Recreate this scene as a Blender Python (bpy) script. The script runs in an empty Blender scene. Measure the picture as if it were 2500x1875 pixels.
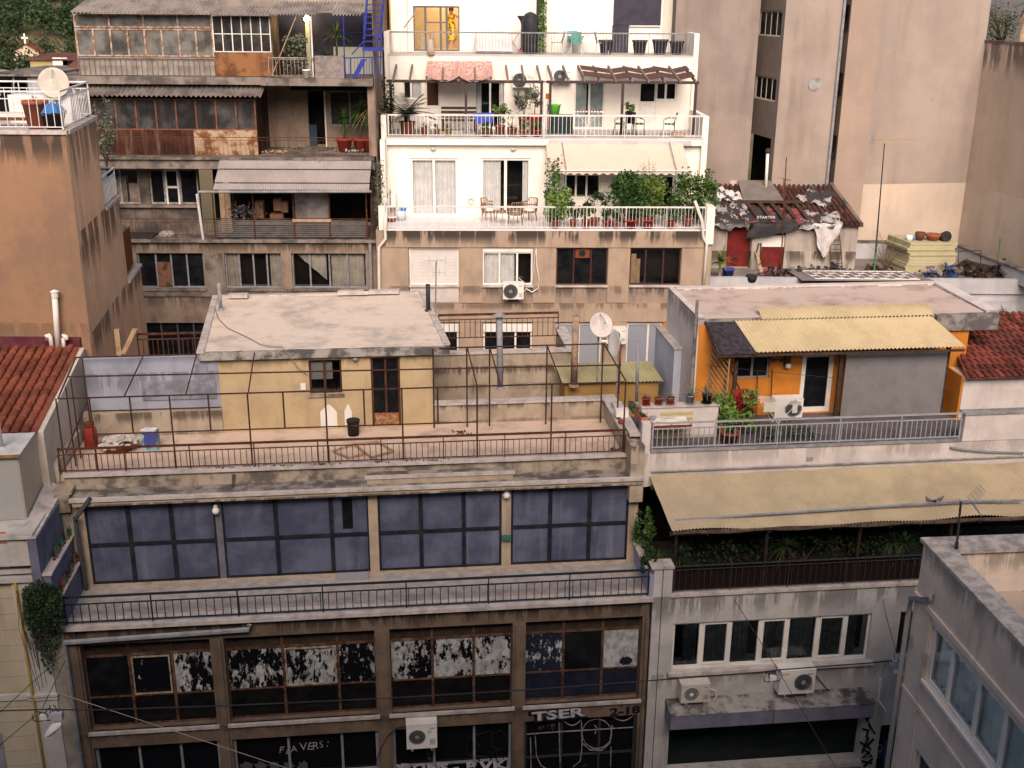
import bpy, math, random
from mathutils import Vector, Matrix
random.seed(7)
sc = bpy.context.scene
COL = sc.collection
# ------------------------------------------------------------------ camera, sky, sun, exposure
FPX, TILT, ROLL, ZC = 2714.0, math.radians(19.05), math.radians(0.44), 22.0
cd = bpy.data.cameras.new('camera'); cam = bpy.data.objects.new('camera', cd); COL.objects.link(cam)
cd.sensor_width = 36.0; cd.lens = 36.0*FPX/2500.0; cd.clip_start = 0.1; cd.clip_end = 3000
CM = Matrix.Rotation(math.pi/2-TILT, 3, 'X') @ Matrix.Rotation(ROLL, 3, 'Z')
cam.matrix_world = Matrix.Translation((0, 0, ZC)) @ CM.to_4x4()
sc.camera = cam
W = bpy.data.worlds.new("World"); sc.world = W; W.use_nodes = True
SUN_EL, SUN_AZ = math.radians(36), math.radians(178)      # azimuth from +Y towards +X
wn = W.node_tree; bg = wn.nodes['Background']
sky = wn.nodes.new('ShaderNodeTexSky'); sky.sky_type = 'NISHITA'; sky.sun_disc = False
sky.sun_elevation = SUN_EL; sky.sun_rotation = SUN_AZ; sky.air_density = 0.8; sky.dust_density = 3.0; sky.ozone_density = 1.0
wn.links.new(sky.outputs[0], bg.inputs[0]); bg.inputs[1].default_value = 0.08
sl = bpy.data.lights.new('sun', 'SUN'); sl.energy = 2.9; sl.angle = math.radians(42); sl.color = (1.0, 0.79, 0.64)
so = bpy.data.objects.new('sun', sl); COL.objects.link(so)
sd = Vector((math.sin(SUN_AZ)*math.cos(SUN_EL), math.cos(SUN_AZ)*math.cos(SUN_EL), math.sin(SUN_EL)))
so.rotation_euler = (-sd).to_track_quat('-Z', 'Y').to_euler(); so.location = (40, -40, 60)
vs = sc.view_settings; vs.view_transform = 'Standard'; vs.look = 'None'; vs.gamma = 1.0; vs.exposure = 0.74
sc.cycles.max_bounces = 6; sc.cycles.diffuse_bounces = 3; sc.cycles.transparent_max_bounces = 8
# ------------------------------------------------------------------ measuring: photo points to points on real planes
S = 0.28933
def reg(X, Y): return lambda a, b: (X+a*S, Y+b*S)
T1, T2, T3, T4, T5 = reg(0, 0), reg(500, 0), reg(920, 0), reg(1300, 0), reg(1860, 0)
M1, M2, M3, M4, M5 = reg(0, 360), reg(480, 360), reg(920, 360), reg(1300, 360), reg(1860, 360)
N1, N2, N3, N4, N5 = reg(0, 700), reg(480, 700), reg(1000, 700), reg(1450, 700), reg(1860, 700)
B1, B2, B3, B4, B5, B6, B7, B8 = reg(0, 1050), reg(0, 1395), reg(480, 1395), reg(1000, 1395), reg(1450, 1100), reg(1500, 1395), reg(1860, 1100), reg(1860, 1395)
def G(a, b): return (a*1.1302, b*1.1302)
def ray(p): return CM @ Vector(((p[0]-1250)/FPX, -(p[1]-937.5)/FPX, -1))
class Fr:
    def __init__(s, ox, oy, deg):
        a = math.radians(deg); s.a = a; s.o = Vector((ox, oy)); s.ex = Vector((math.cos(a), math.sin(a))); s.ey = Vector((-math.sin(a), math.cos(a)))
    def at(s, p, y=0):
        d = ray(p); d2 = Vector((d.x, d.y)); t = (y+s.o.dot(s.ey))/d2.dot(s.ey)
        return (d2*t-s.o).dot(s.ex), ZC+d.z*t
    def floor(s, p, z):
        d = ray(p); t = (z-ZC)/d.z; q = Vector((d.x*t, d.y*t))-s.o
        return q.dot(s.ex), q.dot(s.ey)
    def w(s, x, y, z):
        q = s.o+s.ex*x+s.ey*y; return Vector((q.x, q.y, z))
    def rect(s, r, a, b, c, d, y=0):
        x0, z1 = s.at(r(a, b), y); x1, z0 = s.at(r(c, d), y); return x0, x1, z0, z1
FM = Fr(0, 24, 6.5); FW = Fr(0, 41, 1.8); FD = Fr(0, 42, 1.5); FT = Fr(0, 45, 0); F0 = Fr(0, 0, 0)
# ------------------------------------------------------------------ mesh building
class MB:
    def __init__(s, fr=F0): s.v = []; s.f = []; s.fr = fr
    def P(s, x, y, z): return s.fr.w(x, y, z)
    def poly(s, pts, local=True):
        n = len(s.v); s.v += [s.P(*p) if local else Vector(p) for p in pts]; s.f.append(tuple(range(n, n+len(pts)))); return s
    def box(s, x0, x1, y0, y1, z0, z1):
        n = len(s.v)
        for z in (z0, z1):
            for x, y in ((x0, y0), (x1, y0), (x1, y1), (x0, y1)): s.v.append(s.P(x, y, z))
        for q in ((3, 2, 1, 0), (4, 5, 6, 7), (0, 1, 5, 4), (1, 2, 6, 5), (2, 3, 7, 6), (3, 0, 4, 7)): s.f.append(tuple(n+i for i in q))
        return s
    def hexa(s, b, t):                # bottom and top quads, local points
        n = len(s.v); s.v += [s.P(*p) for p in list(b)+list(t)]
        for q in ((3, 2, 1, 0), (4, 5, 6, 7), (0, 1, 5, 4), (1, 2, 6, 5), (2, 3, 7, 6), (3, 0, 4, 7)): s.f.append(tuple(n+i for i in q))
        return s
    def tube(s, pts, r, n=6, local=True, cap=True):
        pts = [s.P(*p) if local else Vector(p) for p in pts]
        rr = r if isinstance(r, (list, tuple)) else [r]*len(pts); base = len(s.v)
        for i, p in enumerate(pts):
            d = (pts[min(i+1, len(pts)-1)]-pts[max(i-1, 0)]).normalized()
            u = d.cross(Vector((0, 0, 1)) if abs(d.z) < .9 else Vector((1, 0, 0))).normalized(); w = d.cross(u)
            for k in range(n):
                a = 2*math.pi*(k+.5)/n; s.v.append(p+(u*math.cos(a)+w*math.sin(a))*rr[i])
        for i in range(len(pts)-1):
            for k in range(n):
                a = base+i*n+k; b = base+i*n+(k+1) % n; s.f.append((a, b, b+n, a+n))
        if cap:
            s.f.append(tuple(base+k for k in range(n-1, -1, -1))); s.f.append(tuple(base+(len(pts)-1)*n+k for k in range(n)))
        return s
    def lathe(s, c, prof, n=14, local=True, rot=None):
        c = s.P(*c) if local else Vector(c); base = len(s.v)
        for r, z in prof:
            for k in range(n):
                a = 2*math.pi*k/n; q = Vector((r*math.cos(a), r*math.sin(a), z)); s.v.append(c+(rot @ q if rot else q))
        for i in range(len(prof)-1):
            for k in range(n):
                a = base+i*n+k; b = base+i*n+(k+1) % n; s.f.append((a, b, b+n, a+n))
        s.f.append(tuple(base+k for k in range(n-1, -1, -1))); s.f.append(tuple(base+(len(prof)-1)*n+k for k in range(n)))
        return s
    def grid(s, fn, nu, nv, local=True):
        base = len(s.v)
        for j in range(nv+1):
            for i in range(nu+1):
                p = fn(i/nu, j/nv); s.v.append(s.P(*p) if local else Vector(p))
        for j in range(nv):
            for i in range(nu):
                a = base+j*(nu+1)+i; s.f.append((a, a+1, a+nu+2, a+nu+1))
        return s
    def wall(s, x0, x1, z0, z1, y, t, holes=()):
        xs = sorted({x0, x1, *[h[0] for h in holes], *[h[1] for h in holes]}); zs = sorted({z0, z1, *[h[2] for h in holes], *[h[3] for h in holes]})
        for i in range(len(xs)-1):
            for j in range(len(zs)-1):
                cx, cz = (xs[i]+xs[i+1])/2, (zs[j]+zs[j+1])/2
                if cx < x0 or cx > x1 or cz < z0 or cz > z1: continue
                if any(h[0] < cx < h[1] and h[2] < cz < h[3] for h in holes): continue
                s.poly([(xs[i], y, zs[j]), (xs[i+1], y, zs[j]), (xs[i+1], y, zs[j+1]), (xs[i], y, zs[j+1])])
        for a, b, c, d in holes:
            s.poly([(a, y, c), (b, y, c), (b, y+t, c), (a, y+t, c)]); s.poly([(a, y, d), (a, y+t, d), (b, y+t, d), (b, y, d)])
            s.poly([(a, y, c), (a, y+t, c), (a, y+t, d), (a, y, d)]); s.poly([(b, y, c), (b, y, d), (b, y+t, d), (b, y+t, c)])
        return s
    def leaves(s, n, fn, size, up=.3, asp=.5):
        for _ in range(n):
            p = Vector(fn()); d = Vector((random.gauss(0, 1), random.gauss(0, 1), random.gauss(0, 1)+up)).normalized()
            e = d.cross(Vector((random.random()-.5, random.random()-.5, random.random()-.5))).normalized(); k = size*random.uniform(.6, 1.3); m = len(s.v)
            s.v += [p-d*k*.5, p+e*k*asp*.5, p+d*k*.5, p-e*k*asp*.5]; s.f.append((m, m+1, m+2, m+3))
        return s
    def blade(s, p, d, L, w, droop, n=4):
        p = Vector(p); d = Vector(d).normalized(); e = d.cross(Vector((0, 0, 1)))
        e = e.normalized() if e.length > .01 else Vector((1, 0, 0)); base = len(s.v)
        for i in range(n+1):
            t = i/n; q = p+d*L*t+Vector((0, 0, -droop*L*t*t)); ww = w*(1-t)**.7*.5+.001
            s.v += [q-e*ww, q+e*ww]
        for i in range(n): a = base+2*i; s.f.append((a, a+1, a+3, a+2))
        return s
    def build(s, name, m, parent=None, smooth=False):
        off = Vector((0, 0, 0)); o = parent
        while o is not None: off += o.location; o = o.parent
        loc = Vector((0, 0, 0))
        if parent is None:
            lo = Vector((min(v.x for v in s.v), min(v.y for v in s.v), min(v.z for v in s.v))); hi = Vector((max(v.x for v in s.v), max(v.y for v in s.v), 0))
            loc = Vector(((lo.x+hi.x)/2, (lo.y+hi.y)/2, lo.z)); off = loc
        me = bpy.data.meshes.new(name); me.from_pydata([tuple(v-off) for v in s.v], [], s.f); me.update()
        if smooth: me.polygons.foreach_set('use_smooth', [True]*len(me.polygons))
        if m: me.materials.append(m)
        o = bpy.data.objects.new(name, me); o.location = loc; COL.objects.link(o); o.parent = parent
        return o
def tag(o, label=None, cat=None, group=None, kind=None):
    for k, v in (('label', label), ('category', cat), ('group', group), ('kind', kind)):
        if v: o[k] = v
    return o
def thing(name, label, cat, loc=(0, 0, 0), rz=0, group=None):
    o = bpy.data.objects.new(name, None); COL.objects.link(o); o.location = loc; o.rotation_euler = (0, 0, rz); o.empty_display_size = .1
    return tag(o, label, cat, group)
def one(b, name, m, label, cat, group=None, smooth=False): return tag(b.build(name, m, None, smooth), label, cat, group)
def kids(o): return [c for c in bpy.data.objects if c.parent == o]
def copy_tree(o, loc=None, rz=None, label=None, parent=None, scale=None):
    c = o.copy(); COL.objects.link(c); c.parent = parent
    for ch in kids(o): copy_tree(ch, parent=c)
    if loc is not None: c.location = loc
    if rz is not None: c.rotation_euler = (0, 0, rz)
    if scale: c.scale = (scale,)*3
    if label: c['label'] = label
    return c
# ------------------------------------------------------------------ materials
MATS = {}
class NT:
    def __init__(s, name):
        s.m = bpy.data.materials.new(name); s.m.use_nodes = True; s.t = s.m.node_tree; s.b = s.t.nodes['Principled BSDF']
        s.pos = s.n('ShaderNodeNewGeometry').outputs['Position']
    def n(s, ty, **kw):
        o = s.t.nodes.new(ty)
        for k, v in kw.items(): setattr(o, k, v)
        return o
    def set(s, sock, v):
        if hasattr(v, 'is_linked') or hasattr(v, 'links'): s.t.links.new(v, sock)
        else: sock.default_value = v
    def noise(s, sx, sz, detail=4, rough=.6, off=0):
        mp = s.n('ShaderNodeMapping'); s.set(mp.inputs['Vector'], s.pos); mp.inputs['Scale'].default_value = (sx, sx, sz); mp.inputs['Location'].default_value = (off, off*.7, off*.3)
        no = s.n('ShaderNodeTexNoise'); s.set(no.inputs['Vector'], mp.outputs[0]); no.inputs['Scale'].default_value = 1; no.inputs['Detail'].default_value = detail; no.inputs['Roughness'].default_value = rough
        return no.outputs['Fac']
    def ramp(s, v, a, b, c=0., d=1.):
        r = s.n('ShaderNodeMapRange'); r.clamp = True; r.interpolation_type = 'SMOOTHSTEP'
        s.set(r.inputs['Value'], v); r.inputs['From Min'].default_value = a; r.inputs['From Max'].default_value = b; r.inputs['To Min'].default_value = c; r.inputs['To Max'].default_value = d
        return r.outputs[0]
    def math(s, op, a, b):
        r = s.n('ShaderNodeMath', operation=op); s.set(r.inputs[0], a); s.set(r.inputs[1], b); return r.outputs[0]
    def mix(s, f, a, b, bt='MIX'):
        r = s.n('ShaderNodeMix', data_type='RGBA', blend_type=bt); s.set(r.inputs['Factor'], f)
        s.set(r.inputs[6], a if not isinstance(a, tuple) else (*a, 1)); s.set(r.inputs[7], b if not isinstance(b, tuple) else (*b, 1)); return r.outputs[2]
    def zval(s):
        x = s.n('ShaderNodeSeparateXYZ'); s.set(x.inputs[0], s.pos); return x.outputs
    def bump(s, h, st, dist=.02):
        b = s.n('ShaderNodeBump'); b.inputs['Strength'].default_value = st; b.inputs['Distance'].default_value = dist; s.set(b.inputs['Height'], h); s.set(s.b.inputs['Normal'], b.outputs[0])
def surf(name, col, col2=None, sc2=1.2, lo=.4, hi=.65, streak=0, scol=(.05, .045, .04), drips=(), dcol=(.045, .038, .033), rough=.85, metal=0., bump=.25, fine=.12, island=0, spec=.12, rust=0, sfreq=3., seed=0, line=None):
    if name in MATS: return MATS[name]
    t = NT(name); c = tuple(col)
    if col2: c = t.mix(t.ramp(t.noise(sc2, sc2, 5, .65, seed), lo, hi), c, tuple(col2))
    if streak:
        m = t.ramp(t.noise(sfreq, sfreq*.09, 4, .65, 3+seed), .48, .72); m2 = t.ramp(t.noise(.5, .5, 3, .5, 9+seed), .35, .65, .25, 1)
        c = t.mix(t.math('MULTIPLY', t.math('MULTIPLY', m, m2), streak), c, scol)
    for zt, ln, st, fx in drips:
        z = t.zval()[2]; g = t.ramp(z, zt-ln, zt-ln*.25); g = t.math('MULTIPLY', g, t.math('LESS_THAN', z, zt+.03))
        m = t.ramp(t.math('ADD', t.noise(fx, fx*.14, 4, .7, 5+seed), t.math('MULTIPLY', g, .08)), .505, .6); c = t.mix(t.math('MULTIPLY', t.math('MULTIPLY', m, g), st), c, dcol)
    if rust: c = t.mix(t.ramp(t.noise(5, 3, 6, .75, 2+seed), 1-rust-.1, 1-rust+.1), c, t.mix(t.noise(14, 14, 3), (.12, .035, .012), (.26, .09, .03)))
    if island:
        g = t.n('ShaderNodeNewGeometry'); c = t.mix(1., c, t.mix(g.outputs['Random Per Island'], (1-island,)*3, (1+island,)*3), 'MULTIPLY')
    if line:                       # panel joints: (axis, period, width, strength)
        ax, per, wd, st = line; v = t.zval()[ax]; fr = t.math('FRACT', t.math('DIVIDE', v, per), 0.); c = t.mix(t.math('MULTIPLY', t.math('LESS_THAN', fr, wd/per), st), c, scol)
    f = t.noise(22, 22, 4, .7, 1+seed)
    c = t.mix(1., c, t.mix(f, (1-fine,)*3, (1+fine,)*3), 'MULTIPLY')
    t.set(t.b.inputs['Base Color'], c); t.b.inputs['Roughness'].default_value = rough; t.b.inputs['Metallic'].default_value = metal; t.b.inputs['Specular IOR Level'].default_value = spec
    if bump: t.bump(t.math('ADD', f, t.noise(4, 4, 3, .6, 7)), bump)
    MATS[name] = t.m; return t.m
def peel(name, paint, under, thr, sx=5, sz=3, rough=.15, seed=0):
    if name in MATS: return MATS[name]
    t = NT(name); v = t.math('ADD', t.noise(sx, sz, 8, .72, seed), t.math('MULTIPLY', t.noise(1.1, .9, 2, .5, seed+4), .5)); k = t.ramp(v, thr, thr+.025)
    t.set(t.b.inputs['Base Color'], t.mix(k, under, t.mix(t.ramp(t.noise(6, 4, 4, .6, 8), .35, .62), paint, tuple(a*.55 for a in paint)))); t.set(t.b.inputs['Roughness'], t.ramp(k, 0, 1, rough, .8)); MATS[name] = t.m; return t.m
def clear(name, tint=(.98, .99, .99), k=.07):
    if name in MATS: return MATS[name]
    t = NT(name); tr = t.n('ShaderNodeBsdfTransparent'); tr.inputs[0].default_value = (*tint, 1); gl = t.n('ShaderNodeBsdfGlossy'); gl.inputs['Roughness'].default_value = .05; gl.inputs[0].default_value = (.8, .85, .9, 1)
    mx = t.n('ShaderNodeMixShader'); fz = t.n('ShaderNodeFresnel'); fz.inputs[0].default_value = 1.5; t.set(mx.inputs[0], t.math('ADD', fz.outputs[0], k-.04)); t.set(mx.inputs[1], tr.outputs[0]); t.set(mx.inputs[2], gl.outputs[0])
    t.t.links.new(mx.outputs[0], t.t.nodes['Material Output'].inputs[0]); MATS[name] = t.m; return t.m
def emit(name, col, st):
    if name in MATS: return MATS[name]
    t = NT(name); t.b.inputs['Emission Color'].default_value = (*col, 1); t.b.inputs['Emission Strength'].default_value = st; t.b.inputs['Base Color'].default_value = (*col, 1); MATS[name] = t.m; return t.m
def leafm(name, a, b):
    if name in MATS: return MATS[name]
    t = NT(name); g = t.n('ShaderNodeNewGeometry'); c = t.mix(g.outputs['Random Per Island'], a, b); c = t.mix(t.ramp(t.noise(4, 4, 2), .35, .65), c, tuple(x*.6 for x in a))
    t.set(t.b.inputs['Base Color'], c); t.b.inputs['Roughness'].default_value = .6; t.b.inputs['Specular IOR Level'].default_value = .25; MATS[name] = t.m; return t.m
glass = surf('dark_glass', (.006, .007, .009), (.014, .015, .017), 2.2, rough=.15, bump=0, fine=.05, spec=.14)
glassd = surf('dusty_glass', (.018, .018, .02), (.075, .072, .07), 1.6, .4, .72, streak=.35, scol=(.16, .15, .14), rough=.35, bump=0)
glassc = clear('clear_glass')
room = surf('dark_room', (.012, .011, .01), (.02, .018, .016), rough=1, bump=0)
white = surf('white_paint', (.78, .76, .72), (.68, .66, .62), 1.5, streak=.15, scol=(.4, .38, .35), rough=.5, bump=.05)
whitem = surf('white_metal', (.74, .74, .73), (.6, .6, .6), 3, rough=.4, bump=0)
greym = surf('grey_metal', (.28, .29, .31), (.2, .2, .22), 3, rough=.45, bump=.05)
darkm = surf('dark_metal', (.03, .035, .045), (.05, .045, .045), 4, rough=.55, bump=.05)
bluegreen = surf('blue_green_rail', (.012, .03, .04), (.025, .03, .034), 4, rough=.5, bump=.05)
rustm = surf('rusty_metal', (.11, .042, .025), (.045, .022, .017), 6, rough=.85, bump=.3, island=.15)
rustp = surf('rust_painted', (.12, .07, .05), (.05, .03, .022), 5, rust=.55, rough=.8)
curt = surf('curtain_cloth', (.8, .8, .79), (.68, .68, .69), 3, rough=.95, bump=.1)
curtd = surf('grey_curtain', (.4, .47, .47), (.3, .35, .35), 3, rough=.95, bump=.1)
marble = surf('marble_lip', (.55, .5, .47), (.38, .34, .32), 3, streak=.35, scol=(.12, .11, .1), rough=.6)
terra = surf('terracotta', (.34, .11, .06), (.26, .085, .05), 5, rough=.8)
redpot = surf('red_pot', (.32, .045, .03), (.25, .04, .03), 5, rough=.6)
wood = surf('dark_wood', (.045, .03, .024), (.08, .055, .04), 8, rough=.8)
lwood = surf('light_wood', (.42, .3, .2), (.3, .21, .14), 6, rough=.8)
black = surf('black_plastic', (.015, .015, .017), (.03, .03, .03), 5, rough=.5)
soil = surf('soil', (.04, .028, .02), rough=1)
g_dark = leafm('leaf_dark', (.018, .04, .014), (.05, .09, .025))
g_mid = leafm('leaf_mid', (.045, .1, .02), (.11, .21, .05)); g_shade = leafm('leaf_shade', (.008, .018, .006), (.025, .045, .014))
g_lite = leafm('leaf_light', (.09, .17, .04), (.2, .3, .09))
g_lime = leafm('leaf_lime', (.14, .2, .03), (.3, .34, .07))
g_grey = leafm('leaf_grey', (.1, .12, .08), (.2, .21, .15))
g_agave = leafm('leaf_agave', (.1, .13, .1), (.17, .2, .15))
g_dry = leafm('leaf_dry', (.25, .16, .08), (.36, .26, .15))
# ------------------------------------------------------------------ shared builders
def curtain_mb(b, x0, x1, y, z0, z1, waves=8, amp=.03, sag=0):
    def fn(u, v):
        return (x0+(x1-x0)*u, y+amp*math.sin(u*waves*6.283+.6*math.sin(u*9)), z0+(z1-z0)*v-sag*(1-v)*u*u)
    b.grid(fn, max(12, waves*7), 3)
def window(par, fr, x0, x1, z0, z1, y, cols=(.5,), rows=(), fm=white, pm=glass, w=.06, d=.06, curtain=None, cm=curt, back=True, name='window', depth=.5):
    b = MB(fr)
    b.box(x0, x1, y, y+d, z0, z0+w).box(x0, x1, y, y+d, z1-w, z1).box(x0, x0+w, y, y+d, z0+w, z1-w).box(x1-w, x1, y, y+d, z0+w, z1-w)
    for c in cols: xc = x0+(x1-x0)*c; b.box(xc-w*.6, xc+w*.6, y+.004, y+d+.004, z0+w, z1-w)
    for r in rows: zc = z0+(z1-z0)*r; b.box(x0+w, x1-w, y+.008, y+d-.008, zc-w*.45, zc+w*.45)
    f = b.build(name, fm, par)
    MB(fr).poly([(x0+.01, y+d*.6, z0+.01), (x1-.01, y+d*.6, z0+.01), (x1-.01, y+d*.6, z1-.01), (x0+.01, y+d*.6, z1-.01)]).build('pane', pm, f)
    for a, e, *rest in (curtain or ()):
        c = MB(fr); curtain_mb(c, x0+(x1-x0)*a, x0+(x1-x0)*e, y+d+.1, z0+.03, z1-.03, max(2, int((e-a)*(x1-x0)*7))); c.build('curtain', cm, f, True)
    if back: MB(fr).wall(x0, x1, z0, z1, y+depth, .02).build('dark_interior', room, f)
    return f
def rail(par, fr, p0, p1, zb, zt, mat, sp=.12, gap=.14, post=1.3, tr=.025, br=.009, name='railing', lip=.0):
    b = MB(fr); x0, y0 = p0; x1, y1 = p1; L = math.hypot(x1-x0, y1-y0)
    def pt(t, z): return (x0+(x1-x0)*t, y0+(y1-y0)*t, z)
    b.tube([pt(0, zt), pt(1, zt)], tr, 4)
    zs = zt-gap
    b.tube([pt(0, zs), pt(1, zs)], br*1.5, 4).tube([pt(0, zb+.06), pt(1, zb+.06)], br*1.5, 4)
    n = max(1, round(L/sp))
    for i in range(n+1): t = i/n; b.tube([pt(t, zb+.06), pt(t, zs)], br, 4)
    m = max(1, round(L/post))
    for i in range(m+1): t = min(max(i/m, .002), .998); b.tube([pt(t, zb-lip), pt(t, zt)], br*1.6, 4)
    return b.build(name, mat, par)
def corr(b, p00, p10, p01, p11, n, amp=.02, seg=6, nv=4, wav=0):
    p00, p10, p01, p11 = map(Vector, (p00, p10, p01, p11))
    nrm = (p10-p00).cross(p01-p00).normalized()
    if nrm.z < 0: nrm = -nrm
    def fn(u, v):
        p = (p00*(1-u)+p10*u)*(1-v)+(p01*(1-u)+p11*u)*v
        return p+nrm*(amp*math.sin(u*n*6.283)+wav*math.sin(u*11+v*2)*math.sin(u*5+1))
    b.grid(fn, n*seg, nv, local=False); return b
def ac_unit(label, fr, x, y, z, w=.85, h=.6, d=.3, mat=None, group='air conditioning units', fan=.24, fx=.36, legs=True, grille='round', face=1):
    # x, y, z: lower left front corner in the frame; the fan looks towards -y
    mat = mat or white
    r = thing('air_conditioner', label, 'air conditioner', fr.w(x+w/2, y+d/2, z), 0, group)
    b = MB(fr); e = .02
    b.box(x, x+w, y, y+d, z, z+h-.02).box(x-.006, x+w+.006, y-.006, y+d+.006, z+h-.02, z+h); b.build('casing', mat, r)
    cx, cz = x+w*fx, z+h*.5
    g = MB(fr); R = fan; n = 24
    def ring(r0, r1, yy):
        base = len(g.v)
        for k in range(n):
            a = 6.2832*k/n; g.v.append(g.P(cx+r0*math.cos(a), yy, cz+r0*math.sin(a))); g.v.append(g.P(cx+r1*math.cos(a), yy, cz+r1*math.sin(a)))
        for k in range(n): a = base+2*k; c = base+2*((k+1) % n); g.f.append((a, a+1, c+1, c))
    ring(0.001, R, y-.008); f = g.build('fan_opening', black, r)
    g = MB(fr)
    for q in (.45, .62, .78, .92): ring(R*q, R*q+.008, y-.022)
    ring(R*.99, R*1.06, y-.02); ring(.001, R*.3, y-.026); g.build('fan_grille', greym if mat is white else whitem, f)
    v = MB(fr)
    for k in range(5): v.box(x+w*.76, x+w*.94, y-.008, y-.002, z+h*(.16+.05*k), z+h*(.18+.05*k))
    v.box(x+w*.76, x+w*.93, y-.008, y-.002, z+h*.8, z+h*.84); v.build('service_panel', greym, r)
    if legs:
        for k in (.18, .82):
            MB(fr).box(x+w*k-.025, x+w*k+.025, y-.03, y+d+.12, z-.05, z).box(x+w*k-.025, x+w*k+.025, y+d+.08, y+d+.12, z, z+h*.5).build('bracket', greym, r)
    return r
def dish(label, c, to, R, mat=white, mast=.8, pole=None, group='satellite dishes'):
    r = thing('satellite_dish', label, 'satellite dish', Vector(c)-Vector((0, 0, mast)), 0, group)
    d = Vector(to).normalized(); q = d.to_track_quat('Z', 'Y').to_matrix(); b = MB()
    b.lathe(c, [(.001, 0), (R*.35, R*.02), (R*.7, R*.09), (R, R*.2), (R+.02, R*.19), (R*.7, R*.06), (R*.3, -.02), (.001, -.03)], 28, False, q); b.build('reflector', mat, r, True)
    c = Vector(c); s = q @ Vector((0, -1, 0)); tip = c+d*R*.95-s*R*.1
    MB().tube([c-s*R*.9*(-1 if s.z > 0 else 1)+d*.1, tip], .014, 5, False).build('feed_arm', greym, r)
    MB().tube([tip-d*.06, tip+d*.1], .035, 7, False).build('feed_horn', white, r)
    MB().tube([c-d*.08-Vector((0, 0, mast)), c-d*.1+Vector((0, 0, .1))], .028, 6, False).tube([c-d*.02, c-d*.14], .06, 6, False).build('mast', pole or greym, r)
    return r
def pot_mb(c, r, h, n=14): return MB().lathe(c, [(r*.72, 0), (r*.98, h*.86), (r*1.08, h*.87), (r*1.08, h), (r*.92, h), (r*.9, h*.9)], n, False)
def potted(label, c, r, h, kind, size, pm=terra, lm=None, name='potted_plant', cat='plant', group=None, n=None, saucer=False):
    c = Vector(c); t = thing(name, label, cat, c, 0, group)
    p = pot_mb(c, r, h).build('pot', pm, t, True); MB().lathe(c+Vector((0, 0, h*.86)), [(.001, 0), (r*.9, .01)], 12, False).build('soil', soil, p)
    if saucer: MB().lathe(c+Vector((0, 0, -.004)), [(r*.8, 0), (r*1.15, .03), (r*1.1, .035)], 14, False).build('saucer', pm, p)
    top = c+Vector((0, 0, h*.9)); b = MB(); stem = MB()
    if kind == 'bush':
        n = n or int(700*size*size+240)
        stem.tube([top, top+Vector((.02, .01, size*.5))], [.02, .012], 5, False)
        cl = [(top+Vector((random.gauss(0, .26)*size, random.gauss(0, .22)*size, size*random.uniform(.2, 1.0))), size*random.uniform(.14, .3)) for _ in range(9)]
        def fn():
            k, s = random.choice(cl); v = Vector((random.gauss(0, 1), random.gauss(0, 1), random.gauss(0, 1))).normalized()*random.random()**.35
            return k+v*s
        b.leaves(n, fn, .09, .2, .6)
    elif kind == 'spiky':
        for i in range(n or 26):
            a = random.uniform(0, 6.283); e = random.uniform(.15, 1.4); d = Vector((math.cos(a)*math.cos(e), math.sin(a)*math.cos(e), math.sin(e)))
            b.blade(top, d, size*random.uniform(.7, 1.1), .05*size+.012, .25)
    elif kind == 'yucca':
        stem.tube([top, top+Vector((.02, 0, size*.55))], [.045, .04], 6, False); k = top+Vector((.02, 0, size*.55))
        for i in range(n or 60):
            a = random.uniform(0, 6.283); e = random.uniform(-.6, 1.4); d = Vector((math.cos(a)*math.cos(e), math.sin(a)*math.cos(e), math.sin(e)))
            b.blade(k, d, size*random.uniform(.35, .55), .035, .3)
    elif kind == 'twig':
        for i in range(n or 14):
            a = random.uniform(0, 6.283); q = top; d = Vector((math.cos(a)*.3, math.sin(a)*.3, 1)); pts = [q]
            for j in range(4): d += Vector((random.gauss(0, .25), random.gauss(0, .25), 0)); q = q+d.normalized()*size*.27; pts.append(q)
            stem.tube(pts, [.012, .009, .006, .004, .002], 4, False)
    if stem.v: stem.build('stem', wood, t)
    if b.v: b.build('foliage', lm or g_mid, t)
    return t
def bush(label, c, sx, sy, sz, n, lm, name='shrub', cat='shrub', leaf=.09, trunk=True, clumps=14, group=None):
    c = Vector(c); t = thing(name, label, cat, c, 0, group); b = MB()
    cl = [(c+Vector((random.uniform(-1, 1)*sx*.7, random.uniform(-1, 1)*sy*.7, sz*random.uniform(.2, .85))), random.uniform(.22, .42)) for _ in range(clumps)]
    def fn():
        k, s = random.choice(cl); v = Vector((random.gauss(0, 1), random.gauss(0, 1), random.gauss(0, 1))).normalized()*random.random()**.4
        return k+Vector((v.x*s*sx, v.y*s*sy, v.z*s*sz*.6))
    b.leaves(n, fn, leaf, .2, .6); b.build('foliage', lm, t)
    if trunk:
        s = MB()
        for k, _ in cl[:6]: s.tube([c, (c+k)/2+Vector((random.uniform(-.05, .05), 0, 0)), k], [.025, .018, .006], 5, False)
        s.build('stem', wood, t)
    return t
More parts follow.
